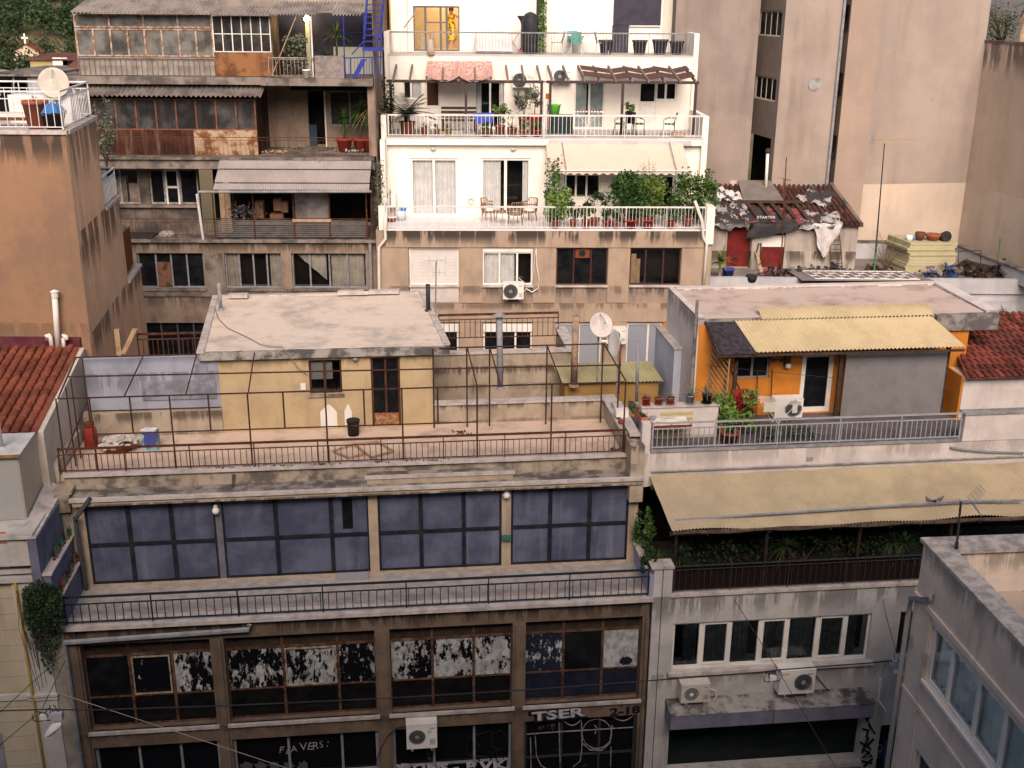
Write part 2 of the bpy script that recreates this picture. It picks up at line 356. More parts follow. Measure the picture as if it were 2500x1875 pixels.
def text_mesh(txt, fr, x, y, z, size, mat, par, name='lettering', sx=1., rot=0, ext=.004, shear=0, off=0):
    cu = bpy.data.curves.new(name, 'FONT'); cu.body = txt; cu.size = size; cu.extrude = ext; cu.shear = shear; cu.offset = off; cu.resolution_u = 3
    o = bpy.data.objects.new('tmp', cu); COL.objects.link(o); dg = bpy.context.evaluated_depsgraph_get(); me = bpy.data.meshes.new_from_object(o.evaluated_get(dg)); bpy.data.objects.remove(o)
    b = MB(fr); base = 0; c, s = math.cos(rot), math.sin(rot)
    for v in me.vertices: u, w = v.co.x*sx, v.co.y; b.v.append(fr.w(x+u*c-w*s, y-v.co.z, z+u*s+w*c))
    b.f = [tuple(p.vertices) for p in me.polygons]; bpy.data.meshes.remove(me)
    return b.build(name, mat, par)
# ================================================================== GROUND AND UNSEEN CAMERA-SIDE SHADE BLOCK
asphalt = surf('asphalt', (.05, .05, .052), (.035, .035, .037), 2, rough=.9)
gm = MB().poly([(-400, -200, 0), (400, -200, 0), (400, 900, 0), (-400, 900, 0)]).build('ground', asphalt); tag(gm, kind='structure')
for yy, nm in ((21.6, 'pavement'),):
    b = MB(FM); b.box(-60, 60, -2.2, -.25, 0, .14); tag(b.build(nm, surf('paving', (.25, .24, .23), (.2, .19, .18), 2, line=(0, .5, .02, .5))), kind='structure')
hb = thing('unseen_shade_block', 'unseen plastered block behind the camera, added and sized to shade the lower facades', 'building', (0, -8, 0))  # unseen block added behind the camera, height set to shade the lower facades
hol = [(-30+i*4, -28+i*4, 2+j*3, 4+j*3) for i in range(15) for j in range(8)]
FB = Fr(0, -1.2, 180)
pl = surf('block_plaster', (.42, .37, .32), (.34, .3, .27), .8, streak=.3)
b = MB(FB).wall(-34, 34, 0, 29, 0, .3, hol); b.box(-34, 34, .3, 14, 28.9, 29.2); b.box(-34, -33.7, .3, 14, 0, 28.9).box(33.7, 34, .3, 14, 0, 28.9).box(-33.7, 33.7, 13.7, 14, 0, 28.9); b.build('wall', pl, hb)
for h in hol: MB(FB).box(h[0], h[1], .24, .28, h[2], h[3]).build('window', glass, hb)
# ================================================================== MAIN BUILDING (three storeys in view, blue panelled penthouse)
stucco = surf('brown_stucco', (.185, .135, .10), (.12, .09, .07), 1.4, .4, .65, streak=.6, scol=(.075, .058, .046), drips=[(7.98, .62, .95, 3.4), (5.0, .3, .6, 4)], bump=.5, sfreq=4)
mb_ = thing('weathered_building', 'brown stucco building with a row of blue panels and rusty windows with peeling paint', 'building', FM.w(-3.5, 2, 0))
X0, X1 = -10.55, 3.5
bays = []
for (r0, a, bb), (r1, c, d) in (((B2, 668, 660), (B2, 1775, 590)), ((B3, 218, 590), (B3, 1508, 540)), ((B3, 1618, 520), (B4, 878, 460)), ((B4, 975, 450), (B4, 1974, 400))):
    bays.append((FM.at(r0(a, bb))[0]+.02, FM.at(r1(c, d))[0]-.02))
ZH, ZS, ZH2, ZS2 = 7.47, 5.05, 4.57, 2.3
holes = [(a, c, ZS, ZH) for a, c in bays]+[(a, c, ZS2, ZH2) for a, c in bays]
b = MB(FM).wall(X0, X1, 0, 7.95, 0, .34, holes)
for i, (a, c) in enumerate(bays[:-1]): m0, m1 = c+.06, bays[i+1][0]-.06; b.box(m0, m1, -.05, -.001, 0, 7.44)
b.box(X0, bays[0][0]-.05, -.045, -.001, 0, 7.9).box(bays[3][1]+.07, X1, -.06, -.001, 0, 7.44)
b.box(X0, X0+.02, .34, 10, 0, 7.9).box(X1-.02, X1, .34, 10, 0, 7.9); b.build('facade_wall', stucco, mb_)
b = MB(FM)
b.box(X0-.1, X1+.05, -.16, .3, 7.952, 8.05)
for a, c in bays: b.box(a-.06, c+.06, -.075, .05, ZS-.08, ZS)
b.build('marble_sill', marble, mb_)
gravel = surf('terrazzo_floor', (.44, .39, .36), (.31, .28, .265), 3.5, .35, .65, rough=.95, bump=.8, fine=.25)
MB(FM).box(X0, X1, .302, 3.0, 7.9, 8.06).build('balcony_floor', gravel, mb_)
# windows with rusty frames
frust = surf('window_rust', (.13, .07, .045), (.055, .028, .018), 5, .4, .6, streak=.4, scol=(.36, .3, .24), rough=.9, bump=.4)
wp = (.46, .48, .49); dk = (.006, .006, .008); navy = (.018, .022, .04)
zt = FM.at(B3(470, 648), .2)[1]; zm = FM.at(B3(470, 992), .2)[1]
splits = [(.345, .68), (.375, .745), (.345, .685), (.335, .675)]
peels = [[None, .9, .79], [.735, .71, .8], [.74, .69, .73], [.8, None, .5]]
for i, (a, c) in enumerate(bays):
    y = .2; sp = [a]+[a+(c-a)*f for f in splits[i]]+[c]; f = MB(FM)
    for k, x in enumerate(sp): f.box(x-.032 if k else x, x+.032 if k < 3 else x, y, y+.07, ZS+.002, ZH-.002)
    for k in range(3):
        f.box(sp[k]+.032, sp[k+1]-.032, y+.003, y+.067, zt-.03, zt+.03).box(sp[k]+.032, sp[k+1]-.032, y+.003, y+.067, zm-.02, zm+.02).box(sp[k]+.032, sp[k+1]-.032, y+.003, y+.067, ZS+.002, ZS+.04)
    fr_ = f.build('window_frame', frust, mb_)
    for k in range(3):
        pk = peels[i][k]; u = navy if i == 3 else dk
        MB(FM).box(sp[k]+.03, sp[k+1]-.03, y+.03, y+.036, zm+.018, zt-.028).build('pane', glass if pk is None else peel('peel_%d_%d' % (i, k), wp, u, pk-.005, 8, 3.6, seed=i*3.1+k*1.7), fr_)
    q = MB(FM)
    for k in range(3): q.box(sp[k]+.03, sp[k+1]-.03, y+.03, y+.036, ZS+.038, zm-.018)
    q.build('lower_pane', surf('navy_glass', navy, (.012, .014, .025), 3, rough=.2, bump=0, spec=.2) if i == 3 else surf('soot_glass', (.006, .006, .007), (.012, .011, .011), 3, rough=.25, bump=0, spec=.2), fr_)
    q = MB(FM)
    for k in range(3): q.box(sp[k]+.03, sp[k+1]-.03, y+.03, y+.036, zt+.028, ZH-.002)
    q.build('transom_pane', surf('transom_board', (.05, .035, .028), (.03, .022, .018), 4), fr_)
    if i in (0, 1):     # one pane still has its pale opening sash
        k = 1; s = MB(FM); w = .035; s.box(sp[1]+.05, sp[2]-.05, y-.03, y-.002, zm+.04, zm+.04+w).box(sp[1]+.05, sp[2]-.05, y-.03, y-.002, zt-.045-w, zt-.045).box(sp[1]+.05, sp[1]+.05+w, y-.03, y-.002, zm+.04+w, zt-.045-w).box(sp[2]-.05-w, sp[2]-.05, y-.03, y-.002, zm+.04+w, zt-.045-w)
        s.build('sash', surf('pale_sash', (.4, .34, .27), (.2, .12, .08), 6), fr_)
    # ground row: dark shop glass with grey steel frames
    f = MB(FM); n = 3; f.box(a+.003, a+.07, y-.08, y, ZS2, ZH2-.003).box(c-.07, c-.003, y-.08, y, ZS2, ZH2-.003)
    for k in (1, 2): x = a+(c-a)*splits[i][k-1]; f.box(x-.03, x+.03, y-.03, y+.03, ZS2, ZH2-.003)
    f.box(a+.07, c-.07, y-.02, y+.02, 3.28, 3.34)
    sf = f.build('shop_window_frame', darkm if i == 3 else greym, mb_)
    MB(FM).box(a+.07, c-.07, y+.04, y+.05, ZS2, ZH2-.003).build('pane', peel('shop_glass_%d' % i, (.1, .1, .11), (.006, .006, .008), .93, 1.4, 1.4, seed=i*2.), sf)
x, z = FM.at(B4(1825, 755), .22); b = MB(FM); n = 22; b.poly([(x+(.17+.02*math.sin(k*2.7))*math.cos(k*6.283/n), .222, z+(.125+.02*math.sin(k*3.9))*math.sin(k*6.283/n)) for k in range(n)]); b.build('hole_in_paint', surf('navy_glass', navy), mb_)
# graffiti on the building
gs = surf('silver_spray', (.5, .5, .53), (.3, .3, .33), 6, rough=.4, bump=0); gk = surf('black_spray', (.01, .01, .012), rough=.7, bump=0); gw = surf('white_spray', (.42, .42, .42), (.25, .25, .25), 7, bump=0)
def put(txt, p, y, h, m, sx=1., rot=0., off=0, shear=0): x, z = FM.at(p, y); return text_mesh(txt, FM, x, y, z, h, m, mb_, 'graffiti', sx, rot, .003, shear, off)
put('TSER', B4(1026, 1268), -.008, .38, gk, 1.62, .045, .05); put('TSER', B4(1035, 1262), -.016, .36, gs, 1.72, .045, .012)
put('2-18', B4(1690, 1217), -.008, .3, gk, 1.45, .04, .012)
random.seed(3)
for k, (ch, px, py) in enumerate(zip('FLAVERS:', (690, 745, 795, 870, 925, 975, 1035, 1088), (1535, 1540, 1530, 1512, 1508, 1505, 1490, 1480))): put(ch, B3(px, py), .19, .30+random.uniform(-.04, .05), gw, 1.0+random.uniform(-.15, .15), random.uniform(-.12, .16), -.004, random.uniform(0, .3))
b = MB(FM)
for k in range(5): x, z = FM.at(B3(420+120*k, 1640), .2); b.poly([(x+(.14+.05*math.sin(j*2.1+k))*math.cos(j*.449), .19, z+(.13+.04*math.sin(j*3.3+k))*math.sin(j*.449)) for j in range(14)])
b.build('graffiti', surf('grey_spray', (.09, .09, .095)), mb_)
for k, ch in enumerate('ORONS-PVKE'): px = -190+112*k; put(ch, B4(px, 1700-3*k), .17, .34+random.uniform(-.03, .04), gs, 1.3+random.uniform(-.15, .1), .035+random.uniform(-.08, .08), .016)
b = MB(FM)
def spray(pts, r, y): b.tube([(FM.at(B4(*p), y)[0], y, FM.at(B4(*p), y)[1]) for p in pts], r, 5)
for seq in ([(480, 1540), (490, 1410), (560, 1380), (680, 1350), (690, 1480), (660, 1560), (520, 1560), (480, 1540)], [(700, 1480), (690, 1370), (770, 1345), (815, 1400), (815, 1470), (760, 1510), (700, 1480)], [(600, 1480), (560, 1450), (535, 1490), (570, 1520), (590, 1500), (575, 1480)], [(560, 1560), (600, 1610), (680, 1600), (700, 1540), (740, 1500), (730, 1600), (790, 1590), (800, 1500)]): spray(seq, .03, .2)
b.build('graffiti', gk, mb_)
b = MB(FM)
spray([(1580+125*math.cos(k*.35), 1370+125*math.sin(k*.35)) for k in range(19)], .014, .16)
spray([(1290+10*k, 1250+48*math.sin(k/16*3.14)) for k in range(17)], .014, .16); spray([(1700+12*k, 1215+45*math.sin(k/16*3.14)) for k in range(17)], .014, .16)
for seq in ([(1060, 1390), (1070, 1560), (1110, 1640), (1200, 1690)], [(1260, 1260), (1265, 1450), (1270, 1610)], [(1450, 1260), (1455, 1480), (1440, 1600), (1380, 1650)], [(1710, 1300), (1690, 1450), (1620, 1510), (1520, 1505), (1460, 1450)], [(1700, 1480), (1695, 1650)], [(980, 1375), (1240, 1355), (1890, 1315)], [(1890, 1315), (1900, 1650)], [(1020, 1400), (1025, 1660)], [(1560, 1300), (1580, 1320), (1565, 1370)]): spray(seq, .016, .16)
b.build('iron_grille', surf('pale_iron', (.3, .3, .3), (.14, .14, .14), 7), mb_)
# balcony railing
rail(mb_, FM, (-10.5, -.02), (3.45, -.02), 8.06, 8.78, bluegreen, .19, .19, 1.9, .032, .013)
# blue panel penthouse
YB = 1.8; ZB0, ZB1 = 8.1, 10.4
cream = surf('cream_stucco', (.45, .37, .28), (.36, .29, .22), 1.5, streak=.55, scol=(.1, .085, .07), drips=[(10.42, .5, .7, 3)], bump=.35)
bluep = surf('blue_panel', (.11, .125, .19), (.06, .068, .115), .8, .38, .64, streak=.45, scol=(.22, .24, .33), drips=[], rough=.5, bump=.06, fine=.06)
dframe = surf('navy_frame', (.012, .015, .024), (.03, .03, .035), 5, rough=.5, bump=.1)
gx = lambda X: FM.at(G(X, 1165), YB)[0]
b = MB(FM).box(X0+.02, X1, YB+.06, YB+.3, 8.06, ZB1)
for a, c in ((162, 191), (798, 818), (1083, 1103), (1354, 1374)): b.box(gx(a), gx(c), YB-.06, YB+.058, 8.06, ZB1)
b.box(gx(191), gx(1354), YB-.04, YB+.058, 8.062, 8.13); b.build('penthouse_wall', cream, mb_)
groups = [(191, [283, 375], 469), (484, [599, 718], 798), (819, [910, 1002], 1082), (1104, [1187, 1271], 1353)]
for gi, (a, mids, c) in enumerate(groups):
    xs = [gx(a)]+[gx(m) for m in mids]+[gx(c)]; f = MB(FM); w = .05
    for k, x in enumerate(xs): ww = w if 0 < k < len(xs)-1 else .04; f.box(x-ww if k else x, x+ww if k < len(xs)-1 else x+.005, YB-.05, YB+.01, ZB0+.035, ZB1-.003)
    dr = gi == 1
    for k in range(len(xs)-1):
        x0, x1 = xs[k]+.05, xs[k+1]-.05
        f.box(x0, x1, YB-.045, YB+.006, ZB0+.036, ZB0+.08).box(x0, x1, YB-.045, YB+.006, ZB1-.05, ZB1-.004)
        f.box(x0, x1, YB-.045, YB+.006, 9.16, 9.24)
    fo = f.build('screen_frame', dframe, mb_)
    for k in range(len(xs)-1):
        MB(FM).box(xs[k]+.02, xs[k+1]-.02, YB, YB+.05, ZB0+.05, 9.2).build('blue_panel', bluep, fo); MB(FM).box(xs[k]+.02, xs[k+1]-.02, YB, YB+.05, 9.2, ZB1-.02).build('blue_panel', bluep, fo)
    if dr:
        x0, x1, z0, z1 = FM.rect(G, 738, 1079, 763, 1141, YB-.01); MB(FM).box(x0, x1, YB-.02, YB-.002, z0, z1).build('door_window', glass, fo)
        MB(FM).box(gx(719)+.05, gx(797)-.05, YB-.35, YB-.05, 8.062, 8.14).build('doorstep', surf('grey_step', (.3, .3, .33)), fo)
MB(FM).box(gx(469.5), gx(483.5), YB-.03, YB+.058, ZB0, ZB1-.005).build('lamp_strip', surf('greyblue', (.16, .16, .2), (.12, .12, .15), 3), mb_)
def globe(p, y, label):
    x, z = FM.at(p, y); r = thing('wall_lamp', label, 'lamp', FM.w(x, y, z), 0, 'globe lamps on the blue wall')
    MB(FM).lathe((x, y-.05, z-.12), [(.02, 0), (.075, .03), (.095, .09), (.075, .15), (.045, .18)], 14).build('globe', surf('opal', (.75, .74, .72), rough=.3, bump=0), r, True)
    MB(FM).lathe((x, y-.05, z+.06), [(.05, 0), (.055, .05), (.03, .07)], 10).build('fitting', white, r)
globe(B1(1822, 665), YB-.08, 'white globe lamp on the grey strip between the first two blue panel groups'); globe(G(1094, 1066), YB-.1, 'white globe lamp on the cream pier beside the last blue panels')
b = MB(FM); x, z = FM.at(G(1093, 1160), YB-.08); b.box(x-.12, x+.12, YB-.2, YB-.06, z-.04, z+.05); one(b, 'meter_box', surf('green_box', (.05, .13, .12)), 'small green box fixed low on the cream pier between blue panels', 'utility box')
# roof lip, ledge, parapet
b = MB(FM); b.box(X0+.1, X1+.02, 1.45, YB+.1, 10.402, 10.53); b.box(-3.42, .25, 1.72, 2.2, 10.53, 10.72); b.build('roof_beam', cream, mb_)
b = MB(FM); b.box(X0+.05, X1+.05, 1.4, 1.52, 10.532, 10.61); b.box(-3.46, .29, 1.69, 1.8, 10.722, 10.79); b.box(-10.75, 3.45, 2.02, 2.36, 10.93, 10.99); b.build('marble_coping', marble, mb_)
ledge = surf('sooty_ledge', (.3, .27, .24), (.1, .09, .085), 1.8, .38, .6, rough=.95, bump=.5)
b = MB(FM); b.box(X0+.05, X1+.02, 1.52, 2.3, 10.532, 10.575).box(-3.42, .25, 1.8, 2.2, 10.722, 10.75); b.build('ledge', ledge, mb_)
par = surf('parapet_stucco', (.44, .37, .29), (.33, .27, .21), 1.3, streak=.5, scol=(.09, .08, .07), drips=[(11.5, .35, .75, 2.2), (10.93, .35, .4, 2)], bump=.4)
parf = surf('parapet_front', (.40, .34, .27), (.13, .115, .1), 1.6, .42, .62, streak=.5, scol=(.07, .06, .055), bump=.5)
MB(FM).box(X0-.2, X1, 2.1, 2.34, 10.55, 10.93).build('front_parapet', parf, mb_)
tfloor = surf('terrace_screed', (.64, .50, .395), (.40, .30, .235), 1.5, .46, .74, rough=.9, bump=.4, rust=.2)
MB(FM).box(-10.9, 3.4, 2.34, 5.2, 10.7, 10.86).build('terrace_floor', tfloor, mb_)
# back and right parapets of the terrace
zbk = 11.42; b = MB(FM); b.box(-1.6, 3.28, 5.0, 5.2, 10.86, zbk); b.box(3.2, 3.42, 2.36, 4.999, 10.86, zbk+.02); b.box(3.2, 3.55, 1.5, 2.358, 9.9, zbk+.02); b.build('parapet', par, mb_); b = MB(FM).box(-10.9, -7.3, 4.85, 5.05, 10.86, 11.55); b.build('parapet', par, mb_); b = MB(FM)
x0, z0 = FM.at(N3(225, 575), 8.0); x1, z1 = FM.at(N3(1400, 545), 8.0)
b.box(-1.5, x1-.2, 8.0, 8.2, 9, z1); b.box(x1-.2, x1+.02, 8.0, 10.6, 9, z1+.01); b.build('parapet', par, mb_)
b = MB(FM); b.box(-1.6, 3.22, 4.94, 5.24, zbk+.002, zbk+.06); b.box(3.12, 3.5, 2.3, 5.24, zbk+.022, zbk+.08); b.box(-1.5, x1-.25, 7.94, 8.26, z1+.002, z1+.06); b.box(x1-.26, x1+.08, 7.9, 10.6, z1+.012, z1+.07); b.build('parapet_coping', marble, mb_)
rail(mb_, FM, (-1.2, 10.2), (x1-.2, 10.2), z1-.2, z1+.62, rustm, .17, .16, 2.2, .045, .014)
MB(FM).box(-1.6, x1, 5.24, 10.6, 8.8, 9.0).build('yard_roof', tfloor, mb_)
bluew = surf('blue_grey_wall', (.34, .36, .44), (.25, .27, .34), 1.2, .35, .65, streak=.45, scol=(.12, .13, .16), drips=[(12.6, .8, .4, 3)], bump=.2)
z0 = FM.at(N1(900, 1030), 5.0)[1]; z1 = FM.at(N1(900, 600), 5.0)[1]
MB(FM).box(-10.75, -7.3, 4.9, 5.1, z0, z1).build('blue_grey_wall', bluew, mb_)
b = MB(FM); x0, x1, za, zb = FM.rect(N1, 1190, 800, 1830, 940, 4.88); b.box(x0, x1, 4.86, 4.898, za, zb); x0, x1, za, zb = FM.rect(N1, 1645, 655, 1755, 790, 4.88); b.box(x0, x1, 4.865, 4.898, za, zb)
b.build('grey_patch', surf('grey_patch', (.17, .18, .22), (.28, .3, .36), 2.2, streak=.6, scol=(.1, .11, .14)), mb_)
rail(mb_, FM, (-10.85, 2.18), (3.2, 2.18), 10.99, 11.62, rustm, .145, .15, 1.55, .035, .011)
# stepped blue party wall with shelves of bottles
pw = surf('blue_party_wall', (.16, .17, .24), (.12, .125, .18), 1.5, streak=.4, scol=(.07, .07, .09)); pc = surf('pale_stucco', (.55, .5, .44), (.42, .38, .33), 1.3, streak=.4, scol=(.12, .11, .1))
b = MB(FM); b.box(-10.62, -10.5, -.05, 1.75, 8.06, 8.83); b.box(-10.8, -10.621, -.2, 2.0, 8.06, 9.48); b.box(-11.0, -10.801, -.28, 2.0, 9.0, 10.46); b.build('party_wall', pw, mb_); MB(FM).box(-10.91, -10.565, -.06, 2, 0, 8.05).build('beige_strip', surf('beige_strip', (.36, .32, .27), (.25, .22, .19), 1.4, streak=.6, scol=(.09, .08, .07)), mb_)
b = MB(FM); b.box(-10.8, -10.58, -.24, 2.0, 9.482, 9.53); b.box(-10.62, -10.46, -.06, 1.75, 8.832, 8.87); b.hexa([(-11.15, -.3, 10.462), (-10.79, -.3, 10.462), (-10.79, 2.1, 10.462), (-11.15, 2.1, 10.462)], [(-11.15, -.3, 10.53), (-10.79, -.3, 10.5), (-10.79, 2.1, 10.62), (-11.15, 2.1, 10.9)]); b.build('shelf', marble, mb_)
b = MB(FM); b.box(-10.95, -10.5, 1.7, 2.3, 10.63, 10.72).box(-10.9, -10.55, 1.6, 2.2, 10.2, 10.63).box(-10.8, -10.56, 1.75, 2.0, 8.9, 10.2); b.build('corner_pier', parf, mb_)
bp = surf('bottle_green', (.02, .16, .1), rough=.15, bump=0, spec=.5); bk = surf('bottle_brown', (.05, .02, .012), rough=.15, bump=0, spec=.5); br_ = surf('bottle_red', (.25, .08, .07), rough=.2, bump=0)
proto = {}
def bottle(x, y, z, m, lab):
    k = m.name
    if k not in proto:
        t = thing('bottle', lab, 'bottle', (0, 0, 0), 0, 'bottles on the wall shelves'); bb = MB().lathe((0, 0, 0), [(.035, 0), (.037, .02), (.037, .14), (.013, .2), (.013, .25), (.015, .26)], 9, False); bb.build('glass', m, t, True)
        MB().lathe((0, 0, .05), [(.0375, 0), (.0375, .05)], 9, False).build('paper_label', surf('dull_label', (.16, .12, .1), (.3, .1, .08), 9), t); proto[k] = t; t.location = FM.w(x, y, z); return t
    return copy_tree(proto[k], FM.w(x, y, z), random.random()*6, lab)
nm = {'bottle_green': 'green', 'bottle_brown': 'dark brown', 'bottle_red': 'reddish'}
for sh, (xx, zz, y0, y1, n) in enumerate(((-10.69, 9.53, .45, 1.75, 12), (-10.55, 8.87, .1, 1.6, 12))):
    for k in range(n):
        m = random.choice((bp, bk, bk, br_)); bottle(xx+random.uniform(-.03, .03), y0+(y1-y0)*k/(n-1), zz, m, '%s bottle in the row on the %s marble shelf of the blue wall' % (nm[m.name], ('upper', 'lower')[sh]))
# gutters and downpipes of the building
b = MB(FM); p = [FM.at(q, 1.5) for q in (B1(640, 740), B1(770, 560))]
b.tube([(p[0][0], 1.4, p[0][1]), (p[1][0], 1.4, p[1][1])], .055, 6); q = [FM.at(B1(765, 540), 1.9), FM.at(B1(1960, 495), 1.9), FM.at(B1(1970, 380), 2.0)]
b.tube([(q[0][0], 1.75, q[0][1]), (q[1][0], 1.85, q[1][1]), (q[2][0], 2.05, q[2][1])], .05, 6); b.tube([(-10.45, 1.55, 10.1), (-10.42, 1.6, 8.1)], .06, 6)
b.build('drainpipe', surf('petrol_pipe', (.04, .06, .075), (.08, .08, .08), 5, .4, .6, rough=.6), mb_)
b = MB(FM); p0 = FM.at(B2(540, 600), -.14); p1 = FM.at(B2(2100, 490), -.14); b.tube([(p0[0], -.14, p0[1]), (p1[0], -.14, p1[1]), (p1[0]+.02, -.14, p1[1]+.13)], .065, 6)
b.tube([(p0[0], -.14, p0[1]+.05), (p0[0], -.14, 1.5)], .05, 6); b.build('gutter', greym, mb_)
# ------------------------------------------------------------------ yellow rooftop house
yh = thing('rooftop_house', 'small yellow house with a flat concrete roof on the weathered terrace', 'house', FM.w(-4.5, 7.7, 10.86))
yw = surf('yellow_wall', (.50, .385, .235), (.42, .325, .2), 1.2, .4, .65, streak=.3, scol=(.2, .15, .1), drips=[(12.95, .35, .4, 3)], bump=.25)
dx0, dx1, dz0, dz1 = FM.rect(N2, 1465, 600, 1728, 1165, 4.9); wx0, wx1, wz0, wz1 = FM.rect(N2, 942, 622, 1232, 900, 4.9)
b = MB(FM).wall(-7.3, -1.62, 10.86, 12.95, 4.9, .18, [(dx0, dx1, 10.88, dz1), (wx0, wx1, wz0, wz1)]); b.box(-7.3, -7.12, 5.08, 10.5, 10.86, 12.95).box(-1.8, -1.62, 5.08, 10.5, 10.86, 12.95).box(-7.12, -1.8, 10.3, 10.5, 10.86, 12.95); b.build('wall', yw, yh)
roofc = surf('roof_screed', (.68, .58, .49), (.43, .38, .34), 1.1, .44, .72, rough=.95, bump=.45, streak=0)
edge = surf('roof_edge', (.36, .34, .32), (.1, .1, .1), 2.4, .42, .6, streak=.6, scol=(.05, .05, .05))
hw = lambda y: (-7.78-.07*(y-4.75), -1.15-.08*(y-4.75))
b = MB(FM); l0, r0 = hw(4.75); l1, r1 = hw(10.65); b.hexa([(l0, 4.75, 12.96), (r0, 4.75, 12.96), (r1, 10.65, 12.96), (l1, 10.65, 12.96)], [(l0, 4.75, 13.17), (r0, 4.75, 13.17), (r1, 10.65, 13.17), (l1, 10.65, 13.17)]); b.build('roof_slab', edge, yh)
b = MB(FM); b.hexa([(l0+.1, 4.9, 13.171), (r0-.1, 4.9, 13.171), (r1-.1, 10.5, 13.171), (l1+.1, 10.5, 13.171)], [(l0+.1, 4.9, 13.19), (r0-.1, 4.9, 13.19), (r1-.1, 10.5, 13.19), (l1+.1, 10.5, 13.19)]); b.build('roof_surface', roofc, yh)
b = MB(FM); b.hexa([(l0-.02, 4.72, 13.172), (l0+.18, 4.72, 13.172), (l1+.16, 10.68, 13.172), (l1-.02, 10.68, 13.172)], [(l0-.02, 4.72, 13.23), (l0+.18, 4.72, 13.23), (l1+.16, 10.68, 13.23), (l1-.02, 10.68, 13.23)])
b.hexa([(r0-.16, 4.9, 13.172), (r0+.02, 4.9, 13.172), (r1+.02, 10.68, 13.172), (r1-.16, 10.68, 13.172)], [(r0-.16, 4.9, 13.23), (r0+.02, 4.9, 13.23), (r1+.02, 10.68, 13.23), (r1-.16, 10.68, 13.23)]); b.box(l1+.17, r1-.17, 10.5, 10.68, 13.191, 13.24); b.build('coping', marble, yh)
wd = surf('rust_door', (.1, .04, .025), (.05, .025, .02), 6)
f = MB(FM); f.box(dx0, dx0+.06, 4.96, 5.04, 10.88, dz1).box(dx1-.06, dx1, 4.96, 5.04, 10.88, dz1).box(dx0+.06, dx1-.06, 4.96, 5.04, dz1-.06, dz1); m = (dx0+dx1)/2; f.box(m-.03, m+.03, 4.97, 5.03, 11.25, dz1-.06); d = f.build('door', wd, yh)
MB(FM).box(dx0+.06, dx1-.06, 4.98, 5.02, 10.88, 11.25).build('rusty_kick_panel', surf('rust_panel', (.3, .12, .05), (.4, .28, .18), 5, .45, .6, rust=.5), d)
MB(FM).box(dx0+.06, dx1-.06, 5.0, 5.005, 11.25, dz1-.06).build('pane', glass, d); MB(FM).wall(-7.1, -1.85, 10.9, 12.9, 6.0, .02).build('dark_interior', room, yh)
f = window(yh, FM, wx0, wx1, wz0, wz1, 4.98, (.47,), (), wd, clear('old_glass', (.75, .78, .8), .2), .05, .05, back=False)
MB(FM).box(wx0-.05, wx1+.05, 4.84, 4.99, wz0-.07, wz0-.002).build('window_sill', edge, f)
b = MB(FM); x0, x1, z0, z1 = FM.rect(N2, 948, 635, 1150, 775, 5.12); b.box(x0, x1, 5.1, 5.13, z0, z1); b.build('white_board', white, f)
b = MB(FM)
for a, c, dd, e in ((1040, 1010, 1190, 1195), (1245, 1005, 1315, 1180)):
    x0, x1, z0, z1 = FM.rect(N2, a, c, dd, e, 4.9); n = 12; pts = [(x0, 4.894, 10.9)]
    for k in range(n+1): t = k/n; pts.append((x0+(x1-x0)*t, 4.894, z1-.16*abs(2*t-1)**4-.05*math.sin(t*9)))
    pts.append((x1, 4.894, 10.9)); b.poly(pts)
b.build('white_paint_patch', white, yh)
x, z = FM.at(N2(1340, 605), 4.9); t = thing('wall_lamp', 'small round bulkhead lamp under the eave of the yellow rooftop house', 'lamp', FM.w(x, 4.86, z)); MB(FM).lathe((x, 4.84, z-.05), [(.04, 0), (.07, .03), (.07, .07), (.03, .1)], 12).build('lens', surf('lamp_glass', (.25, .25, .24), rough=.2), t, True); MB(FM).box(x-.04, x+.04, 4.86, 4.9, z-.05, z+.06).build('fitting', darkm, t)
b = MB(FM); x, z = FM.at(N2(900, 840), 4.9); b.box(x-.07, x+.07, 4.84, 4.898, z-.09, z+.09); b.build('socket_box', white, yh)
